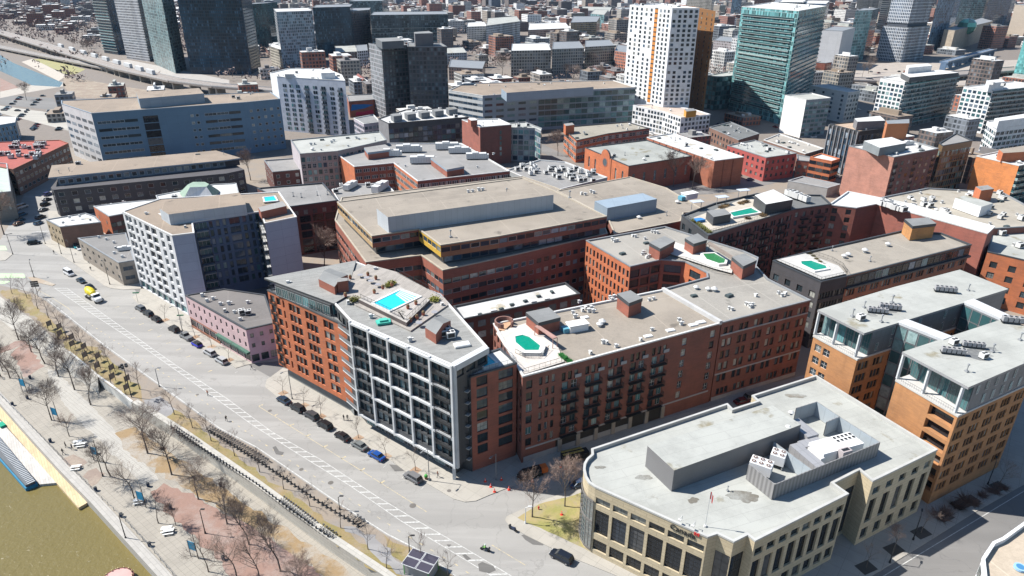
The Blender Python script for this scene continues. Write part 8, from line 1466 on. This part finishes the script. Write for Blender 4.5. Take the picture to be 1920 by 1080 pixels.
NOGO = [[(-200, 85), (130, 85), (240, 110), (420, 150), (600, 170), (600, 186), (110, 190), (130, 330), (-200, 330)], [(-100, 20), (100, 60), (420, 140), (600, 160), (580, 185), (100, 140), (-100, 100)], [(1390, 110), (2100, 95), (2100, 165), (1390, 165)], [(0, 250), (480, 265), (960, 300), (1300, 330), (1600, 345), (1300, 420), (400, 500), (0, 500)], [(40, 105), (170, 105), (260, 160), (60, 150)]]
def clash(x, y, a, b, pol):
    q = [(x+u*ca-v*sa, y+u*sa+v*ca) for u, v in ((-a, -b), (0, -b), (a, -b), (a, 0), (a, b), (0, b), (-a, b), (-a, 0), (0, 0))]
    return any(ingr(t, pol) for t in q) or any(abs((p[0]-x)*ca+(p[1]-y)*sa) < a and abs(-(p[0]-x)*sa+(p[1]-y)*ca) < b for p in pol)
ca, sa = math.cos(math.radians(24)), math.sin(math.radians(24))
boxes = []
for fp_ in FOOT:
    cx_ = sum(p[0] for p in fp_)/len(fp_); cy_ = sum(p[1] for p in fp_)/len(fp_); boxes.append((cx_, cy_, max(math.hypot(p[0]-cx_, p[1]-cy_) for p in fp_)))
ca, sa = math.cos(math.radians(24)), math.sin(math.radians(24)); cand = []
rr = random.Random(42)
for i in range(-90, 115):
    for j in range(4, 100):
        if i % 5 == 0 or j % 4 == 0 and rr.random() < .85: continue
        gx_, gy_ = i*33+rr.uniform(-4, 4), j*33+rr.uniform(-4, 4); X_, Y_ = gx_*ca-gy_*sa, gx_*sa+gy_*ca
        if Y_ < 230: continue
        px_, py_ = proj((X_, Y_, 0))
        if not (-120 < px_ < 2040 and 2 < py_ < 335): continue
        if any(ingr((px_, py_), g) for g in NOGO): continue
        a_, b_ = rr.uniform(8, 16.5), rr.uniform(8, 16); rad = math.hypot(a_, b_)
        if py_ > 120: a_, b_ = a_*.7, b_*.7; rad *= .7
        if any(math.hypot(X_-bx, Y_-by) < br+rad+9 and clash(X_, Y_, a_+6, b_+6, fp_) for (bx, by, br), fp_ in zip(boxes, FOOT)): continue
        d = math.hypot(X_, Y_); h = rr.choice([6, 7, 8, 9, 10, 12, 14]) if rr.random() < (.7 if X_ > -300 else .9) else rr.uniform(16, 34); h = min(h, 14) if d < 700 else h
        cand.append((d, X_, Y_, a_, b_, h))
cand.sort(); an = math.radians(24)
pal = [(0.22, 0.08, 0.06), (0.30, 0.12, 0.08), (0.36, 0.33, 0.29), (0.14, 0.11, 0.10), (0.5, 0.49, 0.47), (0.28, 0.25, 0.22), (0.16, 0.18, 0.21)]
wms = [ww(c_, (0.07, 0.08, 0.09), 3.0, 3.2, .6, .15) for c_ in pal]; rms = [CAPW, MEM, GRV, MEMW, BRN, mat('plain', (0.16, 0.15, 0.15))]
rest_ = MB(); pn = ['dark red brick', 'rusty brick', 'beige', 'blackish', 'pale grey', 'tan grey', 'slate blue']; rn = ['a white', 'a pale', 'a gravel', 'a white sheeted', 'a brown gravel', 'a dark']; zn = ['at the upper left', 'beyond the middle towers', 'at the upper right']
for n, (d, X_, Y_, a_, b_, h) in enumerate(cand):
    q = [(X_+x*ca-y*sa, Y_+x*sa+y*ca) for x, y in ((-a_, -b_), (a_, -b_), (a_, b_), (-a_, b_))]
    if n < 290:
        mb = MB(); mb.prism(q, 0, h, 0, 1); wi = rr.randrange(7); ri = rr.randrange(6); w_ = wms[wi]
        pq_ = offset(q, rr.uniform(3, 5)); mb.prism([lerp(pq_[0], pq_[1], .1), lerp(pq_[0], pq_[1], .5), lerp(pq_[3], pq_[2], .5), lerp(pq_[3], pq_[2], .1)], h, h+rr.uniform(1.5, 3.5), 1, 1)
        if rr.random() < .7: c2 = lerp(q[1], q[3], .35); mb.box(c2[0]-1.5, c2[1]-1.5, h, c2[0]+1.5, c2[1]+1.5, h+1.6, 2)
        if rr.random() < .5: c2 = lerp(q[0], q[2], .3); mb.box(c2[0]-1, c2[1]-1, h, c2[0]+1, c2[1]+1, h+1.2, 2)
        tag(link('town_building', mb.mesh('town_building', [w_, rms[ri], WM2], (X_, Y_, 0)), None, (X_, Y_, 0)), '%s town building with %s roof %s' % (pn[wi], rn[ri], zn[0 if X_ < -300 else 1 if X_ < 500 else 2]), 'building', '%s %s roofed town buildings, %s' % (pn[wi], rn[ri], zn[0 if X_ < -300 else 1 if X_ < 500 else 2]))
    else:
        prism1(rest_, q, 0, h)
        if h > 9: c3 = lerp(q[0], q[2], .4); prism1(rest_, [(c3[0]-4, c3[1]-3), (c3[0]+4, c3[1]-3), (c3[0]+4, c3[1]+3), (c3[0]-4, c3[1]+3)], h, h+3)
print('city', len(cand))
if 1:
    fcm = []
    for c_ in (BK, DK, GYc, SV, WHc, (0.02, 0.04, 0.12), (0.2, 0.02, 0.02)):
        mb = MB(); loft(mb, [section(-2.2, .8, .35, .85), section(-1.6, .9, .25, .95), section(1.2, .9, .25, .95), section(2.2, .8, .35, .7)]); loft(mb, [[(-1.7, -.75, .93), (-1.7, .75, .93), (-1.2, .65, 1.45), (-1.2, -.65, 1.45)], [(1.2, -.75, .93), (1.2, .75, .93), (.5, .65, 1.45), (.5, -.65, 1.45)]], 1); fcm.append(mb.mesh('far_car', [mat('paint', c_, .3), CGL]))
    r3 = random.Random(3); nc = 0; cn = ['black', 'dark grey', 'grey', 'silver', 'white', 'navy', 'red']
    while nc < 230:
        px_, py_ = (r3.uniform(560, 1700), r3.uniform(128, 345)) if nc < 190 else (r3.uniform(0, 110), r3.uniform(180, 246))
        w_ = P(px_, py_, 0); ci = r3.randrange(7)
        gx_, gy_ = w_[0]*ca+w_[1]*sa, -w_[0]*sa+w_[1]*ca; gx_ = round(gx_/16)*16+3; L_ = [(gx_*ca-gy_*sa, gx_*sa+gy_*ca)]; x_, y_ = L_[0]
        if any(math.hypot(x_-bx, y_-by) < br+4 and clash(x_, y_, 3, 3, fp_) for (bx, by, br), fp_ in zip(boxes, FOOT)): continue
        if any(math.hypot(x_-c_[1], y_-c_[2]) < max(c_[3], c_[4])*1.3+3 for c_ in cand[:600]): continue
        nc += 1; tag(link('far_car', fcm[ci], None, (x_, y_, .03), math.radians(24+90*(nc % 3 == 0))), '%s car parked far off among the middle distance streets' % cn[ci], 'car', '%s cars in the middle distance' % cn[ci])
o = link('far_town', rest_.mesh('far_town', [mat('city', (0.3, 0.3, 0.3))])); o['kind'] = 'stuff'
# far bare woods and street trees that read as one brown mass
wb = MB(); rr = random.Random(9); cnt = 0
for i in range(9000):
    px_, py_ = rr.uniform(-60, 1980), 3+(rr.random()**1.6)*150
    if any(ingr((px_, py_), g) for g in NOGO[2:4]): continue
    if ingr((px_, py_), NOGO[0]) and not (ingr((px_, py_), [(120, 145), (260, 168), (330, 178), (240, 186), (130, 180)]) or ingr((px_, py_), [(60, 108), (200, 112), (200, 126), (90, 108)])) and rr.random() < .985: continue
    w_ = P(px_, py_, 0)
    if any(math.hypot(w_[0]-bx, w_[1]-by) < br+3 for bx, by, br in boxes): continue
    d = math.hypot(w_[0], w_[1]); s_ = rr.uniform(3, 5.5)*(1+d/2500)
    for k in range(9):
        v = Vector((rr.gauss(0, 1), rr.gauss(0, 1), rr.gauss(0, .7))); v.normalize(); c_ = Vector((w_[0], w_[1], s_*1.0))+v*s_*.7; u = Vector((rr.gauss(0, 1), rr.gauss(0, 1), rr.gauss(0, 1))).normalized()*s_*.35; t_ = u.orthogonal().normalized()*s_*.22; wb.poly([c_-u, c_+t_, c_+u*1.1])
    cnt += 1
    if cnt > 5200: break
o = link('far_bare_woods', wb.mesh('far_bare_woods', [mat('bark', (0.20, 0.145, 0.13))])); o['kind'] = 'stuff'
# ---------------------------------------------------------------- air
HZ = 1
if HZ:
    mb = MB(); mb.box(-5300, -900, -6.6, 5300, 6300, 101.5); m_ = bpy.data.materials.new('haze'); m_.use_nodes = True; nt = m_.node_tree; nt.nodes.clear(); vo_ = nt.nodes.new('ShaderNodeVolumePrincipled'); ou = nt.nodes.new('ShaderNodeOutputMaterial'); nt.links.new(vo_.outputs[0], ou.inputs['Volume'])
    vo_.inputs['Density'].default_value = 0.000022; vo_.inputs['Color'].default_value = (0.5, 0.72, 1.0, 1)
    o = link('haze', mb.mesh('haze', [m_])); o['kind'] = 'stuff'
SC.render.engine = 'CYCLES'
